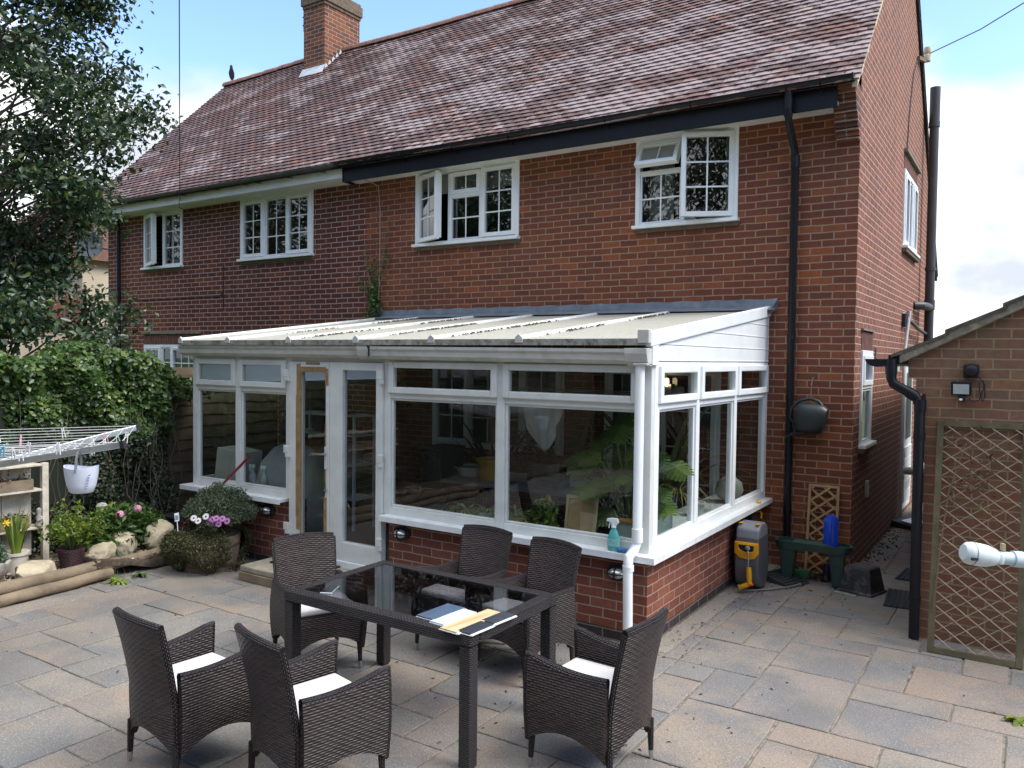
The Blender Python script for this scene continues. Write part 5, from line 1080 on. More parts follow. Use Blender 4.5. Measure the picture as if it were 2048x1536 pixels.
# pine lattice leaning on the wall
def lattice(t,w_,h_,fr_,sl_,th,sp,ang,mf,ms):
    for q in ((-w_/2,-w_/2+fr_,0,h_),(w_/2-fr_,w_/2,0,h_)): m=M(); m.box(q[0],q[1],-th,th,q[2],q[3]); m.build('frame_stile',mf,t,bevel=.003)
    for q in ((0,fr_),(h_-fr_,h_)): m=M(); m.box(-w_/2+fr_,w_/2-fr_,-th+.001,th-.001,q[0],q[1]); m.build('frame_rail',mf,t,bevel=.003)
    W_,H_=w_/2-fr_,h_-2*fr_
    for sgn,off in ((1,-.004),(-1,.004)):
        m=M(); d=Vector((math.cos(ang),0,sgn*math.sin(ang))); k=-40
        while k<80:
            c=Vector((-W_,0,fr_+k*sp)) if sgn>0 else Vector((-W_,0,fr_+k*sp))
            # clip line x in [-W,W], z in [fr, h-fr]
            t0,t1=0,2*W_/d.x
            za=c.z; zb=c.z+d.z*t1; lo,hi=fr_,h_-fr_
            if sgn>0:
                if zb<lo+.01 or za>hi-.01: k+=1; continue
                if za<lo: t0=(lo-za)/d.z
                if zb>hi: t1=(hi-za)/d.z
            else:
                if zb>hi-.01 or za<lo+.01: k+=1; continue
                if za>hi: t0=(hi-za)/d.z
                if zb<lo: t1=(lo-za)/d.z
            a=c+d*t0; b=c+d*t1; m.bar((a.x,off,a.z),(b.x,off,b.z),sl_,.007,up=(0,1,0)); k+=1
        stuff(m.build('slats',ms,t))
t=thing('lattice_panel','narrow pale pine lattice panel leaning on the brick wall behind the green bench','trellis',(-.25,-.16,0)); t.rotation_euler=(rad(-8),0,0)
lattice(t,.30,.90,.026,.020,.010,.118,rad(38),LATT,LATT)
# green kneeler bench
t=thing('kneeler_bench','dark green plastic kneeler bench with trough ends beside the brick corner','bench',(-.24,-.52,0),rad(3)); KG=mat('bench_green',(.018,.045,.036),.45,.15,8,dirt=.2,dirtcol=(.1,.12,.1))
pr=[]; Lh,R_=.30,.105
for k in range(13): a=-math.pi/2+math.pi*k/12; pr.append((Lh-R_*.6+R_*math.cos(a),R_*math.sin(a)))
for k in range(13): a=math.pi/2+math.pi*k/12; pr.append((-Lh+R_*.6+R_*math.cos(a),R_*math.sin(a)))
m=M(); n=len(pr); lv=[(1,.325),(1.03,.36),(1.05,.40),(.97,.40),(.95,.372)]
vs=[(x*s_,y*s_,z) for s_,z in lv for x,y in pr]; m.add(vs,[(i*n+j,i*n+(j+1)%n,(i+1)*n+(j+1)%n,(i+1)*n+j) for i in range(4) for j in range(n)]+[tuple(range(n-1,-1,-1)),tuple(4*n+j for j in range(n))]); m.build('tray',KG,t,smooth=True,sharp=35)
m=M(); m.box(-.19,.16,-.085,.085,.372,.396); m.build('kneeling_pad',mat('pad_green',(.035,.075,.06),.7,.2,10),t,bevel=.008)
for sgn in (-1,1):
    m=M(); a,b=.15,.28; vs=[]
    for z,x0,x1,w_ in ((0,.185,.285,.065),(.33,.15,.29,.09)): vs+=[(sgn*x0,-w_,z),(sgn*x1,-w_,z),(sgn*x1,w_,z),(sgn*x0,w_,z)]
    m.add(vs,[(3,2,1,0),(4,5,6,7),(0,1,5,4),(1,2,6,5),(2,3,7,6),(3,0,4,7)]); m.build('leg',KG,t,smooth=True,bevel=.012,seg=3)
# bright blue scoop
t=thing('blue_scoop','bright blue plastic scoop standing upright on the right end of the green bench','scoop',(-.085,-.50,.38),rad(5)); BLU=mat('bright_blue',(.012,.06,.50),.25,.08,8)
def sc(a,b):
    u=2*a-1; z=.30*b; wd=.063*(1 if b<.78 else math.sqrt(max(0.02,1-((b-.78)/.22)**2))); x=u*wd; return ((x,.035*(u*u)-.04+.03*b*b,z),(u*.6,-1,0),(x,z))
m=M(); m.panel(sc,14,16,.012); m.build('scoop_shell',BLU,t,smooth=True); m=M(); m.tube([(0,-.01,.03),(0,-.055,.06),(0,-.052,.20),(0,-.012,.26)],.011,8); m.build('spine_grip',BLU,t,smooth=True)
m=M(); m.lathe([(.036,0),(.036,.15),(.032,.155),(.032,.17)],16); o=m.build('spray_can',mat('navy_can',(.03,.025,.10),.35,.3,14)); o.location=(-.14,-.36,0); tag(o,'small dark blue can under the green bench beside its right leg','can')
m=M(); m.box(-.10,.10,-.04,.04,0,.07); o=m.build('green_block',mat('green_block',(.03,.16,.06),.6),bevel=.012); o.location=(-.40,-.36,0); o.rotation_euler=(0,0,rad(-6)); tag(o,'bright green block lying under the left end of the green bench','block')
# upturned black crate
t=thing('black_crate','scuffed black plastic crate upturned beside the green bench','crate',(.205,-.52,0),rad(-16)); SC=mat('scuffed_black',(.02,.021,.024),.5,.3,10,dirt=.45,dirtcol=(.22,.22,.23))
m=M(); vs=[]
for z,w_,d_ in ((.0,.165,.155),(.018,.165,.155),(.018,.152,.142),(.215,.118,.110),(.235,.112,.104)): vs+=[(-w_,-d_,z),(w_,-d_,z),(w_,d_,z),(-w_,d_,z)]
m.add(vs,[(4*i+j,4*i+(j+1)%4,4*i+4+(j+1)%4,4*i+4+j) for i in range(4) for j in range(4)]+[(16,17,18,19)]); m.build('crate_body',SC,t,bevel=.006)
m=M(); m.box(-.09,.09,-.085,.085,.2355,.239); m.build('crate_base_panel',mat('crate_top',(.045,.046,.05),.4,.3,9,dirt=.5,dirtcol=(.25,.25,.25)),t)
m=M(); m.tube([(-.175,-.165,.006),(-.175,-.235,.006),(.06,-.235,.006),(.06,-.165,.006)],.004,5); m.build('wire_bail',STEEL,t)
# wedge boards by the wall and in the passage
t=thing('ramp_wedge','dark rubber wedge ramp lying in the corner behind the hose reel','ramp',(-.47,-.62,0),rad(-22)); m=M(); m.prism([(-.17,0),(.17,0),(.17,.012),(-.17,.075)],'y',-.15,.15); m.build('wedge_body',mat('ramp_rubber',(.03,.032,.035),.7,.2,12),t,bevel=.006)
m=M(); 
for i in range(7): x=-.13+.043*i; m.box(x-.006,x+.006,-.14,.14,.047-.0295-(x)*.185+.027,.052-.0295-x*.185+.027)
m.build('grip_ribs',BLACKM,t)
t=thing('drain_cover','low black drain cover with pale metal lid at the foot of the white pipe','drain cover',(.17,3.0,0),rad(-18)); m=M(); m.prism([(-.22,0),(.22,0),(.20,.05),(-.12,.09)],'y',-.2,.2); m.build('cover_base',BLACKM,t,bevel=.01); m=M(); m.T=Matrix.Translation((.08,0,.078))@Matrix.Rotation(rad(7),4,'Y'); m.box(-.10,.10,-.15,.15,-.006,.006); m.build('metal_lid',ALU,t,bevel=.006)

# ---- garage
gar=thing('brick_garage','brown brick garage with a mossy pitched roof at the right','garage',(0,0,0)); GX,GY=.80,-1.60; GXR=5.2; gs=.515
def gz(x): return 2.19+(x-.61)*gs
m=M(); xr=(GX+GXR)/2
m.add([(GX,GY,-.1),(GXR,GY,-.1),(GXR,GY,1.90),(GX,GY,1.90)],[(0,1,2,3)])
m.add([(GX-.07,GY,2.02),(GXR,GY,2.02),(GXR,GY,gz(GX)),(xr,GY,gz(xr)-.06),(GX-.13,GY,gz(GX-.13)-.06),(GX-.13,GY,2.02)],[(0,1,2,3,4,5)])
m.add([(GX-.07,GY,1.90),(GXR,GY,1.90),(GXR,GY,2.02),(GX-.07,GY,2.02)],[(0,1,2,3)])
m.add([(GX,GY,-.1),(GX,4.5,-.1),(GX,4.5,2.15),(GX,GY,2.15)],[(0,1,2,3)]); m.add([(GX-.13,GY,2.02),(GX-.13,GY+.22,2.02),(GX-.13,GY+.22,2.12),(GX-.13,GY,2.12)],[(0,1,2,3)])
m.add([(GX-.13,GY,2.02),(GX,GY,2.02),(GX,GY+.22,2.02),(GX-.13,GY+.22,2.02)],[(0,1,2,3)]); m.add([(GX-.07,GY,1.90),(GX-.07,GY+.22,1.90),(GX-.07,GY+.22,2.02),(GX-.07,GY,2.02)],[(0,1,2,3)]); m.add([(GX-.07,GY,1.90),(GX,GY,1.90),(GX,GY+.22,1.9),(GX-.07,GY+.22,1.9)],[(0,1,2,3)])
m.build('wall',MAT_BRICK_GAR,gar)
m=M(); m.add([(GX,4.5,-.1),(GXR,4.5,-.1),(GXR,4.5,2.2),(xr,4.5,gz(xr)),(GX,4.5,2.2)],[(0,1,2,3,4)]); m.add([(GXR,GY,-.1),(GXR,4.5,-.1),(GXR,4.5,2.2),(GXR,GY,2.2)],[(0,1,2,3)]); m.build('wall',MAT_BRICK_GAR,gar)
m=M(); m.prism([(GX-.19,gz(GX-.19)-.06),(xr,gz(xr)-.06),(xr,gz(xr)+.02),(GX-.19,gz(GX-.19)+.02)],'y',GY-.045,GY+.02); m.build('barge_mortar',CONC,gar,bevel=.008)
RT=mat('concrete_tile',(.075,.065,.05),.9,.35,10,bmp=.6,dirt=.5,dirtcol=(.16,.15,.10))
m=M(); x=GX-.25; k=0
while x<xr:
    x2=min(x+.37,xr); yy=GY-.055
    while yy<4.5:
        m.add([(x,yy,gz(x)+.045),(x2+.03,yy,gz(x2)+.03),(x2+.03,yy+.325,gz(x2)+.03),(x,yy+.325,gz(x)+.045),(x,yy,gz(x)+.018),(x2+.03,yy,gz(x2)+.005),(x2+.03,yy+.325,gz(x2)+.005),(x,yy+.325,gz(x)+.018)],[(0,1,2,3),(0,4,5,1),(0,3,7,4)]); yy+=.33
    x=x2; k+=1
m.add([(xr,GY-.05,gz(xr)+.03),(GXR+.2,GY-.05,gz(GX)-.1),(GXR+.2,4.5,gz(GX)-.1),(xr,4.5,gz(xr)+.03)],[(0,1,2,3)])
m.build('roof',RT,gar)
m=M()   # gutter running back along the eaves, half round, open end to the camera
n=10; r_=.062; xc,zc=.455,2.168; vs=[]
for y in (GY-.07,4.5):
    for q in range(n+1): a=math.pi+math.pi*q/n; vs.append((xc+r_*1.5*math.cos(a)*.95,y,zc+r_*math.sin(a)))
m.add(vs,[(i,i+1,n+2+i,n+1+i) for i in range(n)]+[tuple(range(n,-1,-1))]); m.box(.53,.66,GY-.03,4.5,2.13,2.20); m.build('gutter',BLACK,gar,smooth=True)
m=M(); pipe_run(m,[(.555,GY-.06,2.17),(.56,GY-.06,2.02),(.575,GY-.06,1.975),(.70,GY-.06,1.905),(.745,GY-.06,1.87),(.765,GY-.065,1.80),(.768,GY-.065,.0)],.038,[((.556,GY-.06,2.13),(.558,GY-.06,2.05)),((.68,GY-.06,1.915),(.735,GY-.06,1.88)),((.768,GY-.065,1.86),(.768,GY-.065,1.77)),((.768,GY-.065,1.60),(.768,GY-.065,1.55)),((.768,GY-.065,.34),(.768,GY-.065,.30))],.043); m.build('downpipe',BLACK,gar,smooth=True)
# big trellis leaning on it
t=thing('wire_trellis','large old diamond trellis in a mossy frame leaning on the garage wall','trellis',(1.185,-1.925,0)); t.rotation_euler=(rad(-10.5),0,0)
w_,h_=.60,1.73
for a,b in ((-w_/2,-w_/2+.045),(w_/2-.045,w_/2)): m=M(); m.box(a,b,-.016,.016,0,h_); m.build('frame_stile',TRELLF,t,bevel=.004)
for a,b in ((0,.045),(h_-.045,h_)): m=M(); m.box(-w_/2+.045,w_/2-.045,-.015,.015,a,b); m.build('frame_rail',TRELLF,t,bevel=.004)
for sgn,off,wd in ((-1,-.010,.0072),(1,.004,.0045)):
    m=M(); W_=w_/2-.03; an=rad(36); lo,hi=.03,h_-.03
    for k in range(-10,32):
        za=lo+k*.105-.2; zb=za+sgn*2*W_*math.tan(an); x0,x1=-W_,W_; z0,z1=za,zb
        if max(z0,z1)<lo or min(z0,z1)>hi: continue
        def cl(x0,z0,x1,z1,L,up):
            if (z0<L)==up and (z1<L)==up and z0!=L: return None
            if (z0<L)==up: s_=(L-z0)/(z1-z0); x0,z0=x0+(x1-x0)*s_,L
            if (z1<L)==up: s_=(L-z0)/(z1-z0); x1,z1=x0+(x1-x0)*s_,L
            return x0,z0,x1,z1
        c=cl(x0,z0,x1,z1,lo,True); c=c and cl(*c,hi,False)
        if not c or abs(c[2]-c[0])<.02: continue
        m.bar((c[0],off,c[1]),(c[2],off,c[3]),wd,.006,up=(0,1,0))
    stuff(m.build('slats',TRELL,t))
r5=np.random.default_rng(12); P=[]
for _ in range(9):
    c=np.array([r5.uniform(-.26,.05),-.03,r5.uniform(1.0,1.6)]); 
    for q in range(14): P.append(c+r5.normal(0,1,3)*(.06,.012,.05))
cs=thing('dry_climber','straggly dry climber tangled in the large trellis','climber',(1.185,-1.925,0)); cs.rotation_euler=(rad(-10.5),0,0)
o=leafmesh('leaves',P,.045,leaf_mat('dry_climber',[(0,(.05,.04,.02)),(.6,(.14,.10,.05)),(1,(.16,.17,.05))],.7,.1),cs,4,asp=.3); m=M(); m.tube([(-.27,-.025,.3),(-.24,-.025,.8),(-.2,-.03,1.2),(-.12,-.03,1.5),(.05,-.03,1.58)],[.006,.005,.004,.003,.002],5); m.build('stem',mat('climber_stem',(.14,.10,.06),.85),cs)
# floodlight and junction box
t=thing('floodlight','black floodlight with motion sensor and a loop of cable on the garage wall','floodlight',(1.04,GY-.03,1.955)); m=M(); m.T=Matrix.Rotation(rad(14),4,'X'); m.box(-.068,.068,-.045,-.012,-.048,.056); m.build('lamp_case',BLACK,t,bevel=.006); m=M(); m.T=Matrix.Rotation(rad(14),4,'X'); m.box(-.052,.052,-.047,-.0455,-.034,.042); m.build('lamp_glass',mat('led_glass',(.42,.46,.46),.2,.12,30),t)
m=M(); m.lathe([(.001,-.026),(.02,-.02),(.026,0),(.02,.018),(.001,.022)],14,(.005,-.03,-.08)); m.box(-.02,.04,-.03,.025,-.06,-.045); m.build('sensor',BLACK,t,smooth=True); m=M(); m.lathe([(.001,-.012),(.012,-.006),(.012,.004),(.001,.008)],10,(.0,-.05,-.084)); m.build('sensor_lens',UPVC,t,smooth=True)
m=M(); m.tube([(.05,-.02,-.075),(.075,-.02,-.10),(.12,-.02,-.085),(.145,-.02,0),(.14,-.02,.06),(.115,-.02,.05),(.12,-.02,-.02),(.14,-.02,-.10),(.155,-.02,-.06),(.15,-.02,.03),(.11,-.015,.09)],.0045,6); m.build('cable',BLACK,t,smooth=True)
t=thing('junction_box','small round black alarm box fixed on the garage wall above the floodlight','junction box',(1.10,GY-.002,2.085)); m=M(); m.box(-.052,.052,-.022,0,-.052,.052); m.build('back_plate',BLACKM,t,bevel=.008); m=M(); m.T=Matrix.Rotation(rad(90),4,'X'); m.lathe([(.05,.02),(.052,.035),(.045,.055),(.03,.066),(.001,.07)],20); m.build('dome',BLACK,t,smooth=True)
# white camera head on a pipe arm close to the lens
_p=Vector(CP)+_f*2.5+_r*(2.5*(1950-1024)/FOC)+_u*(2.5*(768-1108)/FOC)
t=thing('pipe_camera','white bullet shaped plastic camera head on a pale pipe at the right edge','camera',tuple(_p),math.atan2(_r.y,_r.x))
WP=mat('grubby_white',(.60,.66,.68),.4,.1,14,dirt=.25,dirtcol=(.35,.36,.34))
m=M(); m.T=Matrix.Rotation(rad(9),4,'Y')@Matrix.Rotation(rad(90),4,'Y'); m.lathe([(.001,-.040),(.024,-.038),(.033,-.028),(.036,-.012),(.036,.008),(.034,.035),(.026,.062),(.016,.072)],22); m.build('camera_body',WP,t,smooth=True)
m=M(); m.T=Matrix.Rotation(rad(9),4,'Y')@Matrix.Rotation(rad(90),4,'Y'); m.lathe([(.0362,-.013),(.0366,-.011),(.0362,-.009)],22,caps=False); m.build('seam_ring',mat('seam',(.2,.22,.23),.5),t,smooth=True)
m=M(); m.box(-.03,-.01,-.037,-.030,-.012,-.004); m.build('dark_slot',BLACKM,t)
m=M(); m.lathe([(.001,-.02),(.018,-.016),(.023,0),(.018,.016),(.001,.02)],16,(.072,0,-.012)); m.build('ball_joint',WP,t,smooth=True)
m=M(); m.tube([(.075,0,-.010),(.118,0,-.014)],.020,16); m.tube([(.118,0,-.014),(.148,0,-.016)],.0255,16); m.tube([(.145,0,-.016),(.62,0,-.03)],.0225,16); m.tube([(.62,0,.02),(.62,0,-1.49)],.03,14); m.build('pipe_arm',mat('pale_blue_pipe',(.50,.60,.66),.4,.08,9),t,smooth=True)
m=M(); m.box(.083,.091,-.008,.008,.012,.034); m.build('brass_screw',mat('brassy',(.5,.42,.25),.4,metal=.4),t); m=M(); m.T=Matrix.Translation((.168,-.022,-.010))@Matrix.Rotation(rad(90),4,'X'); m.lathe([(.0055,0),(.0055,.002)],12); m.build('blue_dot',mat('blue_dot',(.01,.16,.24),.4),t)

# ================================================================== GARDEN, LEFT
rr=random.Random(21)
def logline(pts,r0,label):
    m=M(); P=[]
    for (a,b) in zip(pts,pts[1:]):
        a,b=Vector(a),Vector(b)
        for i in range(8): t_=i/8; P.append(tuple(a.lerp(b,t_)+Vector((rr.uniform(-.006,.006),0,rr.uniform(-.006,.006)))))
    P.append(pts[-1]); m.tube(P,[r0*rr.uniform(.94,1.05) for _ in P],12); return tag(m.build('log_edging',LOG,smooth=True,sharp=60),label,'log',None)
o=logline([(-5.72,-7.6,.05),(-5.73,-5.3,.05),(-5.82,-4.28,.05)],.052,'lower log edging the planting bed, on the paving in front'); o['group']='logs edging the planting bed'
o=logline([(-5.80,-7.6,.135),(-5.80,-5.2,.135),(-5.87,-4.42,.13)],.056,'upper log resting along the bed edge, running from the left edge of the photo'); o['group']='logs edging the planting bed'
o=logline([(-5.87,-4.40,.125),(-5.92,-3.9,.11),(-6.02,-3.45,.10)],.055,'short log between the pale rocks and the planted tub'); o['group']='logs edging the planting bed'
def rock(loc,s,seed,label,sq=(1,1,.8)):
    bm=bmesh.new(); bmesh.ops.create_icosphere(bm,subdivisions=4,radius=1); r_=np.random.default_rng(seed); pl=[(Vector(r_.normal(size=3)).normalized(),r_.uniform(.55,.85)) for _ in range(14)]; off=r_.uniform(0,9,3)
    from mathutils import noise as mn
    for v in bm.verts:
        for n_,d in pl:
            k=v.co.dot(n_)-d
            if k>0: v.co-=n_*k*.9
        q=mn.fractal(v.co*2.2+Vector(off),1,2,4); v.co*=1+.13*q
        v.co=Vector((v.co.x*s*sq[0],v.co.y*s*sq[1],v.co.z*s*sq[2]))
    me=bpy.data.meshes.new('rock'); bm.to_mesh(me); bm.free(); me.materials.append(ROCK); o=bpy.data.objects.new('rock',me); COL.objects.link(o); o.location=loc
    me.polygons.foreach_set('use_smooth',[True]*len(me.polygons)); me.set_sharp_from_angle(angle=rad(30))
    return tag(o,label,'rock','pale limestone rocks edging the bed')
rock((-5.98,-4.86,.16),.20,1,'long low pale rock left of the burgundy pot',(.8,1.25,.62)); rock((-6.0,-4.27,.20),.155,2,'round pale rock just right of the burgundy pot',(.9,1.1,.85)); rock((-6.08,-3.98,.23),.155,3,'tall pale rock in the middle of the bed edge',(.85,1.0,1.0)); rock((-6.05,-3.62,.24),.18,14,'sharp pointed pale rock beside the planted tub',(.7,.9,1.1))
def plantpts(n,c,s,seed,shape='dome'):
    r_=np.random.default_rng(seed); P=r_.normal(size=(n,3)); P/=np.linalg.norm(P,axis=1,keepdims=True); rad_=r_.uniform(.45,1.0,(n,1))**.6; P*=rad_
    if shape=='dome': P[:,2]=np.abs(P[:,2])
    return P*np.array(s)+np.array(c)
def stems(m,c,tips,r=.004,seed=0):
    r_=random.Random(seed)
    for t_ in tips: m.tube([c,tuple((Vector(c)+Vector(t_))/2+Vector((r_.uniform(-.03,.03),r_.uniform(-.03,.03),.03))),tuple(t_)],[r,r*.8,r*.5],5)
# burgundy pot with feathery plant
t=thing('feathery_plant','yellow green ferny plant growing from a burgundy woven pot','potted plant',(-6.0,-4.56,.10)); m=M(); m.lathe([(.085,0),(.115,.20),(.12,.205),(.12,.22),(.105,.22),(.001,.19)],24); m.build('pot',weave_mat('burgundy_weave',(.045,.012,.022),(.075,.02,.035),.02,.014),t,smooth=True)
tips=[(.0+rr.uniform(-.26,.24),rr.uniform(-.2,.30),.28+rr.uniform(.05,.34)) for _ in range(34)]; m=M(); stems(m,(0,0,.2),tips); m.build('stems',L_FRESH,t)
P=[];
for tp in tips:
    for q in range(26): f_=rr.uniform(.45,1.05); P.append((tp[0]*f_+rr.gauss(0,.022),tp[1]*f_+rr.gauss(0,.022),.2+(tp[2]-.2)*f_+rr.gauss(0,.018)))
leafmesh('leaves',P,.045,L_BRIGHT,t,2,nrm=(0,0,1),spread=.7,asp=.45)
# peony bush with pink flowers
t=thing('peony_bush','leafy green bush with two pink blooms behind the pale rocks','bush',(-6.30,-3.90,.10)); P=plantpts(1500,(0,0,.10),(.33,.55,.42),4); leafmesh('leaves',P,.075,L_FRESH,t,3,nrm=(0,0,1.2),spread=.8,asp=.42)
m=M(); stems(m,(0,0,0),[(rr.uniform(-.25,.25),rr.uniform(-.4,.4),rr.uniform(.2,.45)) for _ in range(20)],.006); m.build('stems',L_DRY,t)
PINK=mat('pink_petal',(.55,.25,.36),.7,.15,20)
for dx,dy,dz in ((.22,.05,.47),(.26,-.16,.45)):
    m=M()
    for q in range(26):
        a=rr.uniform(0,6.28); e=rr.uniform(-.2,1.4); c=Vector((math.cos(a)*math.cos(e),math.sin(a)*math.cos(e),math.sin(e)))*.034; u_=c.cross(Vector((.3,.2,1))).normalized()*.022; v_=c.cross(u_).normalized()*.022
        m.add([tuple(Vector((dx,dy,dz))+c+u_),tuple(Vector((dx,dy,dz))+c+v_),tuple(Vector((dx,dy,dz))+c*1.1-u_),tuple(Vector((dx,dy,dz))+c-v_)],[(0,1,2,3)])
    m.build('flower',PINK,t)
t=thing('grey_tuft','wispy grey green tuft between the ferny plant and the middle rock','plant',(-6.12,-4.12,.14)); arching('leaves','',None,260,.34,.006,L_GREY,t,7,.02)
# shell planter with trailing plant
t=thing('shell_planter','grey stone planter shaped like a ribbed scallop shell at the left edge','planter',(-5.98,-5.36,.10)); m=M(); vs=[];n=48
for z,r_ in ((0,.09),(.03,.10),(.10,.19),(.18,.235),(.235,.25),(.235,.22),(.19,.2)):
    for j in range(n): a=2*math.pi*j/n; q=r_*(1+.045*math.cos(12*a)*(z>.01)); vs.append((q*math.cos(a)*.8,q*math.sin(a),z+.012*math.cos(12*a)*(z>.2)))
m.add(vs,[(i*n+j,i*n+(j+1)%n,(i+1)*n+(j+1)%n,(i+1)*n+j) for i in range(6) for j in range(n)]+[tuple(6*n+j for j in range(n))]); m.build('shell_bowl',TERRAW,t,smooth=True,sharp=60)
P=plantpts(1500,(-.02,-.05,.23),(.22,.3,.30),14); leafmesh('leaves',P,.035,leaf_mat('blue_green_leaf',[(0,(.03,.07,.04)),(.6,(.06,.12,.06)),(1,(.11,.17,.08))],.5,.2),t,5,nrm=(0,0,.8),asp=.6)
# cream pot with yellow flower
t=thing('daffodil_pot','cream pot of strappy leaves with one yellow flower','potted plant',(-6.26,-4.92,.12)); m=M(); m.lathe([(.085,0),(.10,.17),(.112,.175),(.112,.20),(.10,.20),(.001,.17)],22); m.build('pot',mat('cream_pot',(.55,.50,.42),.6),t,smooth=True)
m=M(); 
for q in range(26):
    a=rr.uniform(0,6.28); l=rr.uniform(.26,.44); b_=(.03*math.cos(a),.03*math.sin(a),.17); c_=(.09*math.cos(a),.09*math.sin(a),.17+l*.7); d_=(.16*math.cos(a)*rr.uniform(.6,1.2),.16*math.sin(a),.17+l); s_=(-math.sin(a)*.012,math.cos(a)*.012,0)
    for p,q2,w0,w1 in ((b_,c_,1,.9),(c_,d_,.9,.1)): m.add([(p[0]-s_[0]*w0,p[1]-s_[1]*w0,p[2]),(p[0]+s_[0]*w0,p[1]+s_[1]*w0,p[2]),(q2[0]+s_[0]*w1,q2[1]+s_[1]*w1,q2[2]),(q2[0]-s_[0]*w1,q2[1]-s_[1]*w1,q2[2])],[(0,1,2,3)])
m.build('leaves',L_BRIGHT,t)
m=M(); c=Vector((.10,-.13,.50))
for q in range(6): a=q*1.047; m.add([tuple(c),tuple(c+Vector((.01,.022*math.cos(a-.4),.022*math.sin(a-.4)))),tuple(c+Vector((.012,.04*math.cos(a),.04*math.sin(a)))),tuple(c+Vector((.01,.022*math.cos(a+.4),.022*math.sin(a+.4))))],[(0,1,2,3)])
m.T=Matrix.Translation(c)@Matrix.Rotation(rad(90),4,'Y'); m.lathe([(.010,0),(.014,.022)],10); m.build('flower',mat('daffodil_yellow',(.75,.50,.02),.6),t)
# shelf planter rack
t=thing('planter_rack','white painted wooden rack of planting shelves against the ivy','shelves',(-6.60,-5.30,.08)); PW=mat('peeling_white',(.55,.50,.41),.75,.2,9,bmp=.3,dirt=.4,dirtcol=(.2,.17,.12))
m=M(); 
for i in range(7): m.box(-.03,-.012,-1.2+.27*i,-1.2+.27*i+.262,.1,1.0)
stuff(m.build('back_boards',PW,t))
for z in (.40,.76,1.00): m=M(); m.box(-.01,.17,-1.25,.70,z-.022,z); m.build('shelf',PW,t,bevel=.004)
for y in (-1.25,.72): m=M(); m.box(.08,.13,y,y+.06,0,1.0); m.build('post',PW,t,bevel=.005)
def trough(y0,y1,z,label,m_):
    t=thing('wooden_trough',label,'planter',(-6.51,(y0+y1)/2,.08+z+.001),0,'troughs on the white rack'); L=(y1-y0)/2; m=M()
    for q in ((-.08,-.068,-L,L),(.068,.08,-L,L),(-.068,.068,-L,-L+.012),(-.068,.068,L-.012,L)): m.box(q[0],q[1],q[2],q[3],0,.10)
    m.box(-.068,.068,-L+.012,L-.012,0,.08); m.build('trough_box',LOG,t); 
    P=np.array([(rr.uniform(-.07,.10),rr.uniform(-L,L),.07+abs(rr.gauss(0,.05))) for _ in range(420)]); stuff(leafmesh('plants',P,.04,m_,t,int(z*10),asp=.4))
trough(-6.3,-4.68,.76,'wooden trough of dry brown plants on the upper shelf of the white rack',L_BROWN); trough(-6.3,-4.72,.40,'wooden trough of dark succulents on the lower shelf of the white rack',L_OLIVE)
m=M(); m.lathe([(.03,0),(.035,.02),(.022,.05),(.03,.09),(.018,.115),(.024,.14),(.022,.165),(.001,.18)],14); m.tube([(.02,.02,.09),(.045,.0,.07),(.03,-.02,.06)],.009,6); o=m.build('cherub_statue',TERRAW,smooth=True); o.location=(-6.44,-4.63,.482); tag(o,'small grey stone cherub figure on the lower shelf of the white rack','statue')
# ornament face in the ivy
t=thing('face_ornament','small pale stone face ornament peeping out of the ivy','ornament',(-6.50,-3.98,.52)); m=M(); m.lathe([(.001,-.085),(.03,-.075),(.045,-.04),(.052,.0),(.05,.035),(.03,.06),(.001,.068)],18,sx=.8); m.tube([(.04,0,.005),(.055,0,-.02),(.044,0,-.028)],[.008,.012,.008],7); m.build('face',mat('pale_ornament',(.50,.46,.38),.7,.2,25),t,smooth=True)
m=M(); m.lathe([(.001,.09),(.04,.08),(.06,.055),(.055,.035),(.001,.03)],16,sx=.8); m.build('cap',TERRAW,t,smooth=True); m=M(); m.tube([(.03,-.02,-.09),(.05,-.06,-.11)],[.018,.02],7); m.build('hand',TERRAW,t,smooth=True)
for dy in (-.02,.02):
    m=M(); m.lathe([(.001,-.006),(.007,0),(.001,.006)],8,(.043,dy,.008)); m.build('eye',BLACKM,t,smooth=True)
# black bucket, planted half barrel
t=thing('black_tub','black plastic tub standing in the shade by the fence','tub',(-6.42,-3.12,.06)); m=M(); m.lathe([(.13,0),(.16,.27),(.175,.28),(.175,.30),(.15,.30),(.001,.26)],22); m.build('tub_body',BLACKM,t,smooth=True)
t=thing('half_barrel_planter','weathered half barrel overflowing with heather, daisies and a domed grey green shrub','planter',(-5.40,-3.50,0)); m=M(); m.lathe([(.25,0),(.285,.15),(.295,.30),(.295,.34),(.27,.34),(.001,.30)],26); m.build('barrel',mat('barrel_wood',(.16,.12,.085),.85,.3,14,bmp=.4),t,smooth=True,sharp=60)
for z,r_ in ((.07,.272),(.25,.294)): m=M(); m.lathe([(r_,z-.015),(r_+.003,z),(r_,z+.015)],26,caps=False); m.build('hoop',mat('rust_hoop',(.09,.055,.04),.7,.3,20),t,smooth=True)
r5=np.random.default_rng(8); n=11000; a=r5.uniform(0,2*math.pi,n); fr_=r5.random(n); keep=(np.abs(((a-.4)+math.pi)%(2*math.pi)-math.pi)>.5)|(fr_>.8)
zz=.40-fr_**1.2*.40*(.72+.28*np.sin(a*2.3+1)**2); R_=.26+.16*np.sin(np.pi*np.clip(fr_,0,1))**.7*r5.uniform(.7,1.15,n)+.03*np.sin(5*a)
P=np.stack([R_*np.cos(a),R_*np.sin(a),zz],1)[keep]; leafmesh('heather',P,.028,L_OLIVE,t,9,nrm=(0,0,.4),asp=.35)
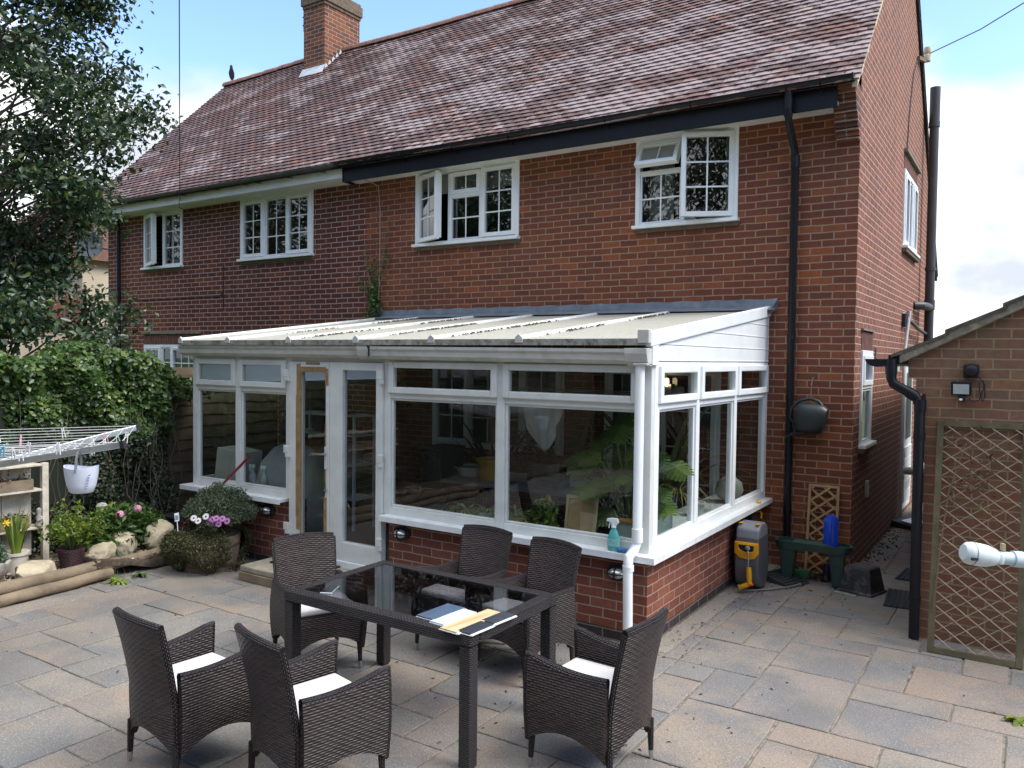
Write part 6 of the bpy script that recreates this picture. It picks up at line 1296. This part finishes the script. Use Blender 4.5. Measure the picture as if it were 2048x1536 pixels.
n=900; a=r5.uniform(0,6.28,n); R_=r5.uniform(0,.29,n); leafmesh('heather_top',np.stack([R_*np.cos(a),R_*np.sin(a),.36+r5.random(n)*.07],1),.03,L_OLIVE,t,10,asp=.35)
tips=[]; P=[]
for _ in range(300):
    a=rr.uniform(0,6.28); e=math.acos(rr.uniform(.05,1)); tp=Vector((.02+.34*math.sin(e)*math.cos(a),.12+.31*math.sin(e)*math.sin(a),.52+.26*math.cos(e)*rr.uniform(.55,1.18))); tips.append(tp)
    for q in range(34): 
        d=Vector((rr.gauss(0,1),rr.gauss(0,1),rr.gauss(.8,.8))).normalized()*rr.uniform(0,.075); P.append(tuple(tp+d-Vector((0,0,.03))))
leafmesh('shrub_needles',P,.045,L_GREY,t,11,nrm=(0,0,0),asp=.14)
m=M(); stems(m,(.03,.1,.3),[tuple(x-Vector((0,0,.04))) for x in tips[:110]],.006,3); m.build('shrub_stems',mat('twig_brown',(.12,.09,.06),.85,.3,20),t)
def daisies(pts,m_,nm):
    for p in pts:
        m=M(); c=Vector(p); nn=Vector((.45+rr.uniform(-.2,.2),-.75,.45+rr.uniform(-.2,.2))).normalized(); u_=nn.orthogonal().normalized(); v_=nn.cross(u_)
        for q in range(12):
            a=q*.5236; d=(u_*math.cos(a)+v_*math.sin(a)); e=nn.cross(d)*.0055
            m.add([tuple(c+d*.006-e*.6),tuple(c+d*.03-e),tuple(c+d*.033+nn*.002),tuple(c+d*.03+e),tuple(c+d*.006+e*.6)],[(0,1,2,3,4)])
        f=m.build(nm,m_,t); m=M(); m.add([tuple(c+nn*.002+(u_*math.cos(k*.785)+v_*math.sin(k*.785))*.010) for k in range(8)],[tuple(range(8))]); m.build('flower_eye',mat('daisy_eye',(.03,.02,.05),.7) if not bpy.data.materials.get('daisy_eye') else bpy.data.materials['daisy_eye'],f)
t_=t
daisies([(.13,-.27,.56),(.17,-.25,.535),(.22,-.20,.575)],mat('daisy_white',(.72,.70,.70),.7),'white_daisy')
daisies([(.28,-.17,.55),(.31,-.15,.56),(.33,-.13,.535),(.26,-.19,.525),(.30,-.16,.51),(.35,-.11,.555),(.33,-.14,.505),(.38,-.08,.53)],mat('daisy_purple',(.42,.17,.40),.7,.2,20),'purple_daisy')
P=plantpts(260,(.24,-.2,.44),(.12,.09,.10),6); leafmesh('daisy_leaves',P,.04,L_DRY,t,12,asp=.3)
t=thing('plant_tag','white plant tag with a small picture stuck in the planted tub','plant tag',(-5.52,-3.78,.50),rad(25)); m=M(); m.T=Matrix.Rotation(rad(-12),4,'Y')@Matrix.Rotation(rad(-12),4,'X'); m.box(-.024,.024,-.001,.001,0,.082); m.box(-.004,.004,-.001,.001,-.10,0); m.build('card',UPVC,t)
m=M(); m.T=Matrix.Rotation(rad(-12),4,'Y')@Matrix.Rotation(rad(-12),4,'X'); m.box(-.018,.018,-.0022,-.0012,.012,.058); m.build('picture',mat('tag_picture',(.22,.32,.42),.5,.5,60),t)
# red pole leaning on the sill
m=M(); m.bar((-6.35,-3.33,.10),(-5.265,-3.135,1.085),.030,.018); tag(m.build('red_pole',mat('dark_red',(.26,.012,.025),.4),bevel=.003),'dark red square pole leaning on the sill of the left bay','pole')
# weeds
for i,(x,y,n_,l_,lab) in enumerate(((-5.60,-4.33,26,.20,'dandelion like weed growing at the foot of the logs'),(1.47,-2.92,18,.11,'small green weed in the paving near the right edge'),(-5.66,-4.08,14,.15,'small leafy weed beside the log joint'))):
    t=thing('weed',lab,'weed',(x,y,0)); arching('leaves','',None,n_,l_,.035,L_BRIGHT if i!=2 else L_FRESH,t,30+i,.01)

# ---- rotary airer with pegs and basket
hub=Vector((-4.30,-6.05,1.38)); tips=[Vector((-4.27,-4.97,1.575)),Vector((-3.26,-5.69,1.575)),Vector((-4.33,-7.13,1.575)),Vector((-5.34,-6.41,1.575))]
t=thing('rotary_airer','silver rotary washing line with sloping arms at the left','clothes airer',(hub.x,hub.y,0)); L0=Vector((hub.x,hub.y,0))
m=M(); m.tube([(0,0,.02),(0,0,1.75)],.021,14); m.build('pole',ALU,t,smooth=True); m=M(); m.lathe([(.045,1.33),(.05,1.36),(.05,1.42),(.035,1.45)],16); m.build('hub',BLACKM,t,smooth=True)
for tp in tips:
    m=M(); m.bar(hub-L0,tp-L0,.022,.042); a_=m.build('arm',ALU,t,bevel=.004); d=(tp-hub).normalized(); m=M(); m.bar(tp-L0-d*.01,tp-L0+d*.02,.026,.046); m.build('end_cap',BLACKM,a_)
m=M(); 
for i in range(4):
    A,B=tips[i],tips[(i+1)%4]
    for k in range(9):
        f_=.30+.69*k/8; p=hub.lerp(A,f_)-L0; q=hub.lerp(B,f_)-L0; md=(p+q)/2-Vector((0,0,.012)); up=Vector((0,0,.016)); m.tube([p+up,md+up,q+up],.0022,5)
stuff(m.build('washing_line',mat('line_white',(.62,.63,.62),.5),t))
def peg(m_):
    m=M(); m.bar((-.006,0,.02),(-.012,0,-.055),.009,.006); m.bar((.006,0,.02),(.012,0,-.055),.009,.006); m.box(-.009,.009,-.005,.005,-.004,.004); return m.build('clothes_peg',m_,bevel=.001)
PG=[mat('peg_%s'%n,c,.5) for n,c in (('white',(.62,.63,.62)),('blue',(.05,.32,.52)),('pink',(.6,.32,.34)),('green',(.30,.48,.38)))]
desc=['white','blue','pink','green']; rr2=random.Random(4)
pegs=[(0,.72,.35,0),(0,.80,.22,2),(0,.62,.5,0),(0,.9,.45,3),(0,.5,.6,0),(3,.95,.30,2),(3,.8,.5,0),(3,.72,.62,2),(3,.9,.75,0),(0,.98,.55,0),(1,.9,.35,1),(1,.78,.30,0),(1,.98,.28,0),(1,.66,.24,0),(0,.85,.75,0),(1,.94,.18,0),(0,.78,.9,0)]
protos={}
for i,(sec,f_,s_,ci) in enumerate(pegs):
    A,B=tips[sec],tips[(sec+1)%4]; p=hub.lerp(A,f_).lerp(hub.lerp(B,f_),s_)
    if ci not in protos: protos[ci]=peg(PG[ci]); o=protos[ci]
    else: o=protos[ci].copy(); COL.objects.link(o)
    o.location=(p.x,p.y,p.z+.01); o.rotation_euler=(0,rr2.uniform(-.3,.3),rr2.uniform(0,6)); tag(o,desc[ci]+' plastic clothes peg clipped on the washing line','clothes peg','clothes pegs on the rotary airer')
_b=Vector(CP)+_f*5.0+_r*(5.0*(163-1024)/FOC)+_u*(5.0*(768-985)/FOC)
t=thing('peg_basket','white plastic peg basket with a grey handle hanging from the rotary airer','basket',tuple(_b),YAW); m=M(); n=28; vs=[]
for z,rx,ry in ((0,.062,.05),(.006,.072,.058),(.05,.088,.07),(.12,.10,.08),(.155,.104,.083),(.155,.098,.077),(.12,.094,.074),(.01,.066,.052)):
    for j in range(n): a=2*math.pi*j/n; vs.append((rx*math.cos(a),ry*math.sin(a),z+(.018*abs(math.cos(a))**2 if z>.15 else 0)))
m.add(vs,[(i*n+j,i*n+(j+1)%n,(i+1)*n+(j+1)%n,(i+1)*n+j) for i in range(7) for j in range(n)]+[tuple(range(n-1,-1,-1)),tuple(7*n+j for j in range(n))]); m.build('tub',mat('peg_tub',(.62,.65,.74),.45,.04,5),t,smooth=True,sharp=50)
m=M(); 
for i in range(12):
    def hp(i): a=math.pi*i/12; return Vector((-.018+.022*math.cos(a)*1.3,-.085*math.cos(a),.135+.12*math.sin(a)))
    m.bar(hp(i),hp(i+1),.026-.010*math.sin(math.pi*i/12),.005,up=(1,0,0))
m.build('handle',mat('handle_grey',(.17,.18,.18),.5),t)
m=M()
for i in range(6): m.box(.060+.004*i,.068+.004*i,-.062-.001*i,-.058,.03+.017*i,.037+.017*i)
m.build('drain_slots',mat('slot_blue',(.25,.3,.42),.6),t)

# ---- fence, ivy hedge
fn=thing('panel_fence','brown waney edge fence panel visible between the ivy and the conservatory','fence',(-7.05,-5,0)); m=M(); rr=random.Random(6)
z=.05
while z<1.85:
    h=.15; y=-9.0
    while y<4.9:
        L_=1.8; vs=[];K=12
        for i in range(K+1): vs.append((.0+.0,y+L_*i/K,z+rr.uniform(-.018,.018)))
        for i in range(K+1): vs.append((-.02,y+L_*i/K,z+h+.03))
        m.add(vs,[(i,i+1,K+2+i,K+1+i) for i in range(K)]); y+=1.83
    z+=.135
m.build('boards',WOODF,fn)
for y in (-8.9,-7.05,-5.22,-3.39,.27-1.83+2.28,2.1): m=M(); m.box(-.05,.05,y-.05,y+.05,-.1,1.95); m.build('post',WOODF,fn)
m=M(); m.box(.0,.03,-9,4.9,1.86,1.90); m.build('capping_rail',WOODF,fn)
hg=thing('ivy_hedge','tall dense ivy hedge covering the left boundary fence','hedge',(-6.85,-6.5,0))
r5=np.random.default_rng(77)
def hedge_pts(n,y0,y1,z0,z1,top=False):
    y=r5.uniform(y0,y1,n); z=r5.uniform(z0,z1,n); 
    x=.12+.10*np.sin(y*2.1+z*1.7)+.08*np.sin(y*5.3-z*4.1)+.06*np.sin(y*9+z*7)+np.abs(r5.normal(0,.05,n))*-1
    x=x-.22*np.clip((y+3.25)/.35,0,1)
    return np.stack([x,y+6.5,z],1)
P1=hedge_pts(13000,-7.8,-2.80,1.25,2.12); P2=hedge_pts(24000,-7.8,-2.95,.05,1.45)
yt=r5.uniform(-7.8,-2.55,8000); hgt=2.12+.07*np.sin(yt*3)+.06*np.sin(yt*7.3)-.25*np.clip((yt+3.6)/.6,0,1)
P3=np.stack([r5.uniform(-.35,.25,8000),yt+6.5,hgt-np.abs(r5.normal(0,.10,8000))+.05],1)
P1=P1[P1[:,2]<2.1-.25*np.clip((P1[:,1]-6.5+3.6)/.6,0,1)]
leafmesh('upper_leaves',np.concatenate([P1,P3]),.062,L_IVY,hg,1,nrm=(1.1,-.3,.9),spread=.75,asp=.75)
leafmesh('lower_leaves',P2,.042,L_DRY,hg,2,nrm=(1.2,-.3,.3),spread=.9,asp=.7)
m=M(); 
for _ in range(60):
    y=rr.uniform(-6.9,-3.0); z=rr.uniform(.9,1.9); x=.17+.10*math.sin(y*2.1+z*1.7); P=[]
    for k in range(7): P.append((x-.05+rr.uniform(0,.06),y+6.5+rr.uniform(-.05,.05)*k*.6,z-(z-.1)*k/6*rr.uniform(.9,1)))
    m.tube(P,.0035,4)
stuff(m.build('bare_stems',mat('ivy_stem',(.10,.08,.055),.85,.3,20),hg))
m=M()
def core(a,b): y=-3.0+6.55*a; return ((-.02,y-0.0,.0+2.0*b),(1,0,0),(y,b))
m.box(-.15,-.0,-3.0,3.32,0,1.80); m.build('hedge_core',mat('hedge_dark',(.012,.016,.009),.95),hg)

# ---- tree at the left
def crown(n_clusters,per,fn_r,z0,z1,seed,sig=.24):
    r=np.random.default_rng(seed); C=[];P=[]
    for _ in range(n_clusters):
        z=r.uniform(z0,z1); R=fn_r(z); a=r.uniform(0,6.283); q=math.sqrt(r.uniform(.05,1.0)); c=np.array([R*q*math.cos(a),R*q*math.sin(a),z]); C.append(c)
        k=int(per*r.uniform(.6,1.4)); d=r.normal(0,1,(k,3))*np.array([sig,sig,sig*.75]); P.append(c+d)
    return C,np.concatenate(P)
def fr_tree(z): return float(np.interp(z,[1.4,2.2,2.65,2.9,3.65,3.9,4.2,5,6,7,8,9],[1.6,1.65,1.55,.75,.75,1.55,1.66,1.70,1.3,1.1,.9,.4]))
C,P=crown(205,270,fr_tree,1.4,8.8,31,.17)
tr=thing('garden_tree','dark leafy tree behind the ivy hedge at the left edge','tree',(-8.55,-4.15,0)); leafmesh('crown',P,.078,L_TREE,tr,5,asp=.55,nrm=(.2,-.2,.6),spread=.9,down=.4)
m=M(); m.tube([(0,0,-.1),(.04,.02,1.5),(-.03,.05,3.5),(.05,0,5.5),(0,0,8.2)],[.16,.14,.11,.07,.02],10); BARK=mat('bark',(.09,.07,.055),.9,.3,12,bmp=.6,bscale=20); m.build('trunk',BARK,tr,smooth=True)
m=M(); 
for c in C: 
    z=max(.9,c[2]-.45-.35*math.hypot(c[0],c[1])); m.tube([(0,0,z),(c[0]*.5,c[1]*.5,z+(c[2]-z)*.45),tuple(c),tuple(c*np.array([1.12,1.12,1])+np.array([0,0,.12]))],[.020,.012,.006,.003],5)
m.build('branches',BARK,tr)
# small shoots reaching over the downpipe
# ---- house beyond on the left
nb=thing('neighbour_house','cream rendered house with a tiled roof glimpsed beyond the hedge','house',(-21,4,0)); m=M(); m.box(-4,3.2,-2,5,-.1,4.45); m.build('wall',CREAM,nb)
m=M(); m.prism([(-2.35,4.4),(5.35,4.4),(1.5,7.4)],'x',-4.2,3.4); 
nr=m.build('roof',mat('neighbour_tile',(.22,.12,.085),.85,.3,14,bmp=.6,bscale=30),nb)
m=M()
for k in range(26): y=-2.36+.148*k; z=4.43+k*.148*.78; m.box(-4.2,3.4,y-.01,y+.02,z,z+.035)
stuff(m.build('tile_courses',mat('neighbour_tile_edge',(.25,.14,.10),.85,.3,14),nb))
m=M(); m.prism([(-4.2,2.75),(-1.9,2.75),(-1.9,3.7)],'x',-3.5,3.2); m.build('porch_roof',mat('porch_tile',(.20,.075,.06),.85,.3,14),nb); m=M(); m.box(-3.4,3.1,-4.0,-2,-.1,2.75); m.build('porch_wall',CREAM,nb)
# satellite dish
t=thing('satellite_dish','grey satellite dish on the far left corner of the brick house','satellite dish',(-13.42,-.25,4.17)); m=M(); DG=mat('dish_grey',(.22,.225,.23),.5,.08,5)
ax=Vector((.75,-.62,.22)).normalized(); Q=ax.to_track_quat('Z','Y').to_matrix().to_4x4(); m.T=Q; m.lathe([(.001,-.03),(.08,-.024),(.16,-.006),(.225,.02),(.228,.016),(.16,-.014),(.001,-.04)],28,sy=1.1,caps=False); m.build('dish',DG,t,smooth=True)
m=M(); m.T=Q; m.tube([(0,-.22,.0),(0,-.2,.14),(0,-.06,.26)],.012,8); m.lathe([(.02,0),(.025,.05)],10,(0,-.05,.24)); m.build('receiver_arm',BLACKM,t); m=M(); m.tube([(0,0,-.03),(.10,.15,-.05),(.19,.27,-.05)],.016,8); m.build('mount',DG,t)
# wires
def pxd(px,py,d): return tuple(Vector(CP)+_f*d+_r*(d*(px-1024)/FOC)+_u*(d*(768-py)/FOC))
m=M(); A=Vector((-10.53,-.325,4.72)); B=Vector(pxd(357.5,-420,7.0)); m.tube([tuple(A.lerp(B,k/10)-Vector((0,0,.10*math.sin(math.pi*k/10)*0))) for k in range(11)],.007,5); m.tube([(-10.53,-.33,4.72),(-10.53,-.34,4.68),(-10.57,-.31,4.60),(-10.58,-.02,4.55)],.005,5)
tag(m.build('telephone_wire',mat('wire_dark',(.05,.05,.05),.6)),'thin dark telephone wire dropping to the white fascia over the left windows','wire')
m=M(); A=Vector((.12,4.55,6.62)); B=Vector(pxd(2080,-14,10.)); m.tube([tuple(A),tuple(A.lerp(B,.5)-Vector((0,0,.05))),tuple(B)],.008,5); tag(m.build('overhead_wire',mat('wire_grey',(.10,.11,.12),.6)),'thin overhead wire running from the gable to the right edge','wire')
t=thing('wire_bracket','rusty bracket with a cream insulator high on the gable','bracket',(.02,4.5,6.45)); m=M(); m.bar((0,-.35,0),(.05,.02,.06),.04,.05); m.build('arm',mat('rust_bracket',(.2,.13,.09),.8,.3,20),t); m=M(); m.lathe([(.045,.06),(.05,.14),(.04,.16),(.05,.18),(.045,.26)],14,(.07,.05,0)); m.build('insulator',CREAM,t,smooth=True)
m=M(); m.tube([(.012,4.15,6.42),(.012,3.75,6.1),(.012,3.45,5.5),(.012,3.3,4.98)],.008,5); tag(m.build('gable_cable',BLACKM),'thin dark cable clipped down the gable to the upper side window','cable')
m=M(); m.tube([(-6.42,-.29,4.63),(-6.36,-.02,4.56),(-6.33,-.012,4.2),(-6.33,-.012,3.4),(-6.36,-.012,2.8)],.006,5); tag(m.build('wall_cable',mat('pale_cable',(.42,.34,.28),.6)),'pale cable dropping from the eaves to the creeper on the brick wall','cable')
m=M(); m.tube([(-12.3,-.008,3.12),(-9.9,-.008,3.12),(-9.82,-.008,3.2),(-9.82,-.008,3.62)],.007,5); m.tube([(-9.82,-.008,3.2),(-9.82,-.008,2.9)],.007,5); tag(m.build('brick_cable',mat('brown_cable',(.05,.02,.02),.6)),'dark cable clipped along the bricks of the left half','cable')
# creeper on the party wall
t=thing('wall_creeper','straggly creeper climbing the brick wall above the conservatory roof','creeper',(-6.42,-.03,2.72)); P=[];m=M(); rr=random.Random(3)
for k in range(9):
    a=rr.uniform(-.45,.5); h=rr.uniform(.5,1.35); pts=[(0+a*.2*s_,-.005,h*s_*.25*0+h*s_) for s_ in (0,.25)]+[(a*.5,-.01,h*.6),(a*.9+rr.uniform(-.08,.08),-.01,h)]; m.tube(pts,[.005,.004,.003,.002],4)
    for q in range(10): f_=rr.uniform(.5,1); P.append((a*f_*.9+rr.gauss(0,.02),-.01,h*f_+rr.gauss(0,.02)))
m.build('stems',mat('creeper_stem',(.25,.18,.13),.8,.3,20),t)
for k in range(420): z=abs(rr.gauss(0,.28)); P.append((.03+rr.gauss(0,.07)*(1-min(.7,z)),-.02-abs(rr.gauss(0,.02)),z))
leafmesh('leaves',P,.05,L_FRESH,t,3,nrm=(0,-1.2,.3),asp=.7)
# bird on the ridge
t=thing('pigeon','small dark bird perched on the far end of the ridge','bird',(-13.45,2.95,8.17),rad(-50)); m=M(); vs=[];prf=[(-.17,.010,.02),(-.10,.022,.05),(-.02,.055,.10),(.04,.062,.16),(.07,.045,.22),(.08,.03,.25),(.085,.034,.285),(.095,.022,.31),(.10,.004,.325)]
nn_=12
for x,r_,z in prf:
    for j in range(nn_): a=2*math.pi*j/nn_; vs.append((x*.55+.5*r_*math.sin(a)*.6,r_*math.cos(a),z+r_*math.sin(a)))
m.add(vs,[(i*nn_+j,i*nn_+(j+1)%nn_,(i+1)*nn_+(j+1)%nn_,(i+1)*nn_+j) for i in range(len(prf)-1) for j in range(nn_)]); m.build('body',mat('bird_grey',(.04,.04,.042),.7),t,smooth=True); m=M(); m.tube([(.07,0,.29),(.105,0,.28)],[.01,.002],6); m.build('beak',BLACKM,t); m=M(); m.tube([(.0,.02,.09),(.0,.02,-.02)],.005,5); m.tube([(.0,-.02,.09),(.0,-.02,-.02)],.005,5); m.build('legs',BLACKM,t)
# ---- trees and hedge at the back of the viewer, seen only in the windows
def bigtree(loc,seed,label,h,R):
    C,P=crown(95,105,lambda z:R*math.sin(math.pi*min(1,max(.05,(z-1.5)/(h-1.2))))**.6,2.0,h,seed,.45)
    t=thing('tall_tree',label,'tree',loc); leafmesh('crown',P,.20,L_FAR,t,seed,asp=.5); m=M(); m.tube([(0,0,0),(.1,0,h*.5),(0,0,h*.9)],[.25,.16,.04],8)
    for c in C: m.tube([(0,0,c[2]*.7),tuple(c*.6+np.array([0,0,c[2]*.28])),tuple(c)],[.05,.03,.012],4)
    m.build('trunk',BARK,t,smooth=True); return t
bt=None
for i,(x,y,k) in enumerate(((-40,-15,1.0),(-34,-18,1.15),(-28,-16,1.05),(-22,-18,1.2),(-16.5,-16.5,1.0),(-11,-18,1.15),(-5.5,-17,1.05),(0,-18.5,1.2),(5.5,-17,1.0),(11,-18,1.1))):
    lab='tall leafy tree standing behind the viewpoint, %s from the left'%('first','second','third','fourth','fifth','sixth','seventh','eighth','ninth','tenth')[i]
    if bt is None: bt=bigtree((x,y,-.1),50,lab,11.5,3.3); bt['group']='trees behind the viewpoint'; bt.scale=(k,k,k)
    else: dup(bt,(x,y,-.1),i*1.3,lab,(k,k,k))
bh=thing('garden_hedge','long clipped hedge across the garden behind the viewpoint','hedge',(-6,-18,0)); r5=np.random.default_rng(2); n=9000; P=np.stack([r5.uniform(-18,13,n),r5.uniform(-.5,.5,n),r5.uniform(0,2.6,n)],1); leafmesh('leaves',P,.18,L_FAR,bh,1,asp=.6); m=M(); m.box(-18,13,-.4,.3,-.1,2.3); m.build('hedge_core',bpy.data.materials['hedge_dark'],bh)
tf=thing('distant_tree','small bare tree top far beyond the garage roof','tree',(6.6,42,-.1)); m=M(); m.tube([(0,0,0),(0,0,3.2)],[.2,.1],6)
for k in range(26): a=rr.uniform(0,6.28); r_=rr.uniform(.3,1.5); z=rr.uniform(3.2,4.6); m.tube([(0,0,2.6),(math.cos(a)*r_*.5,math.sin(a)*r_*.5,z*.85),(math.cos(a)*r_,math.sin(a)*r_,z)],[.05,.03,.012],4)
m.build('trunk',BARK,tf)
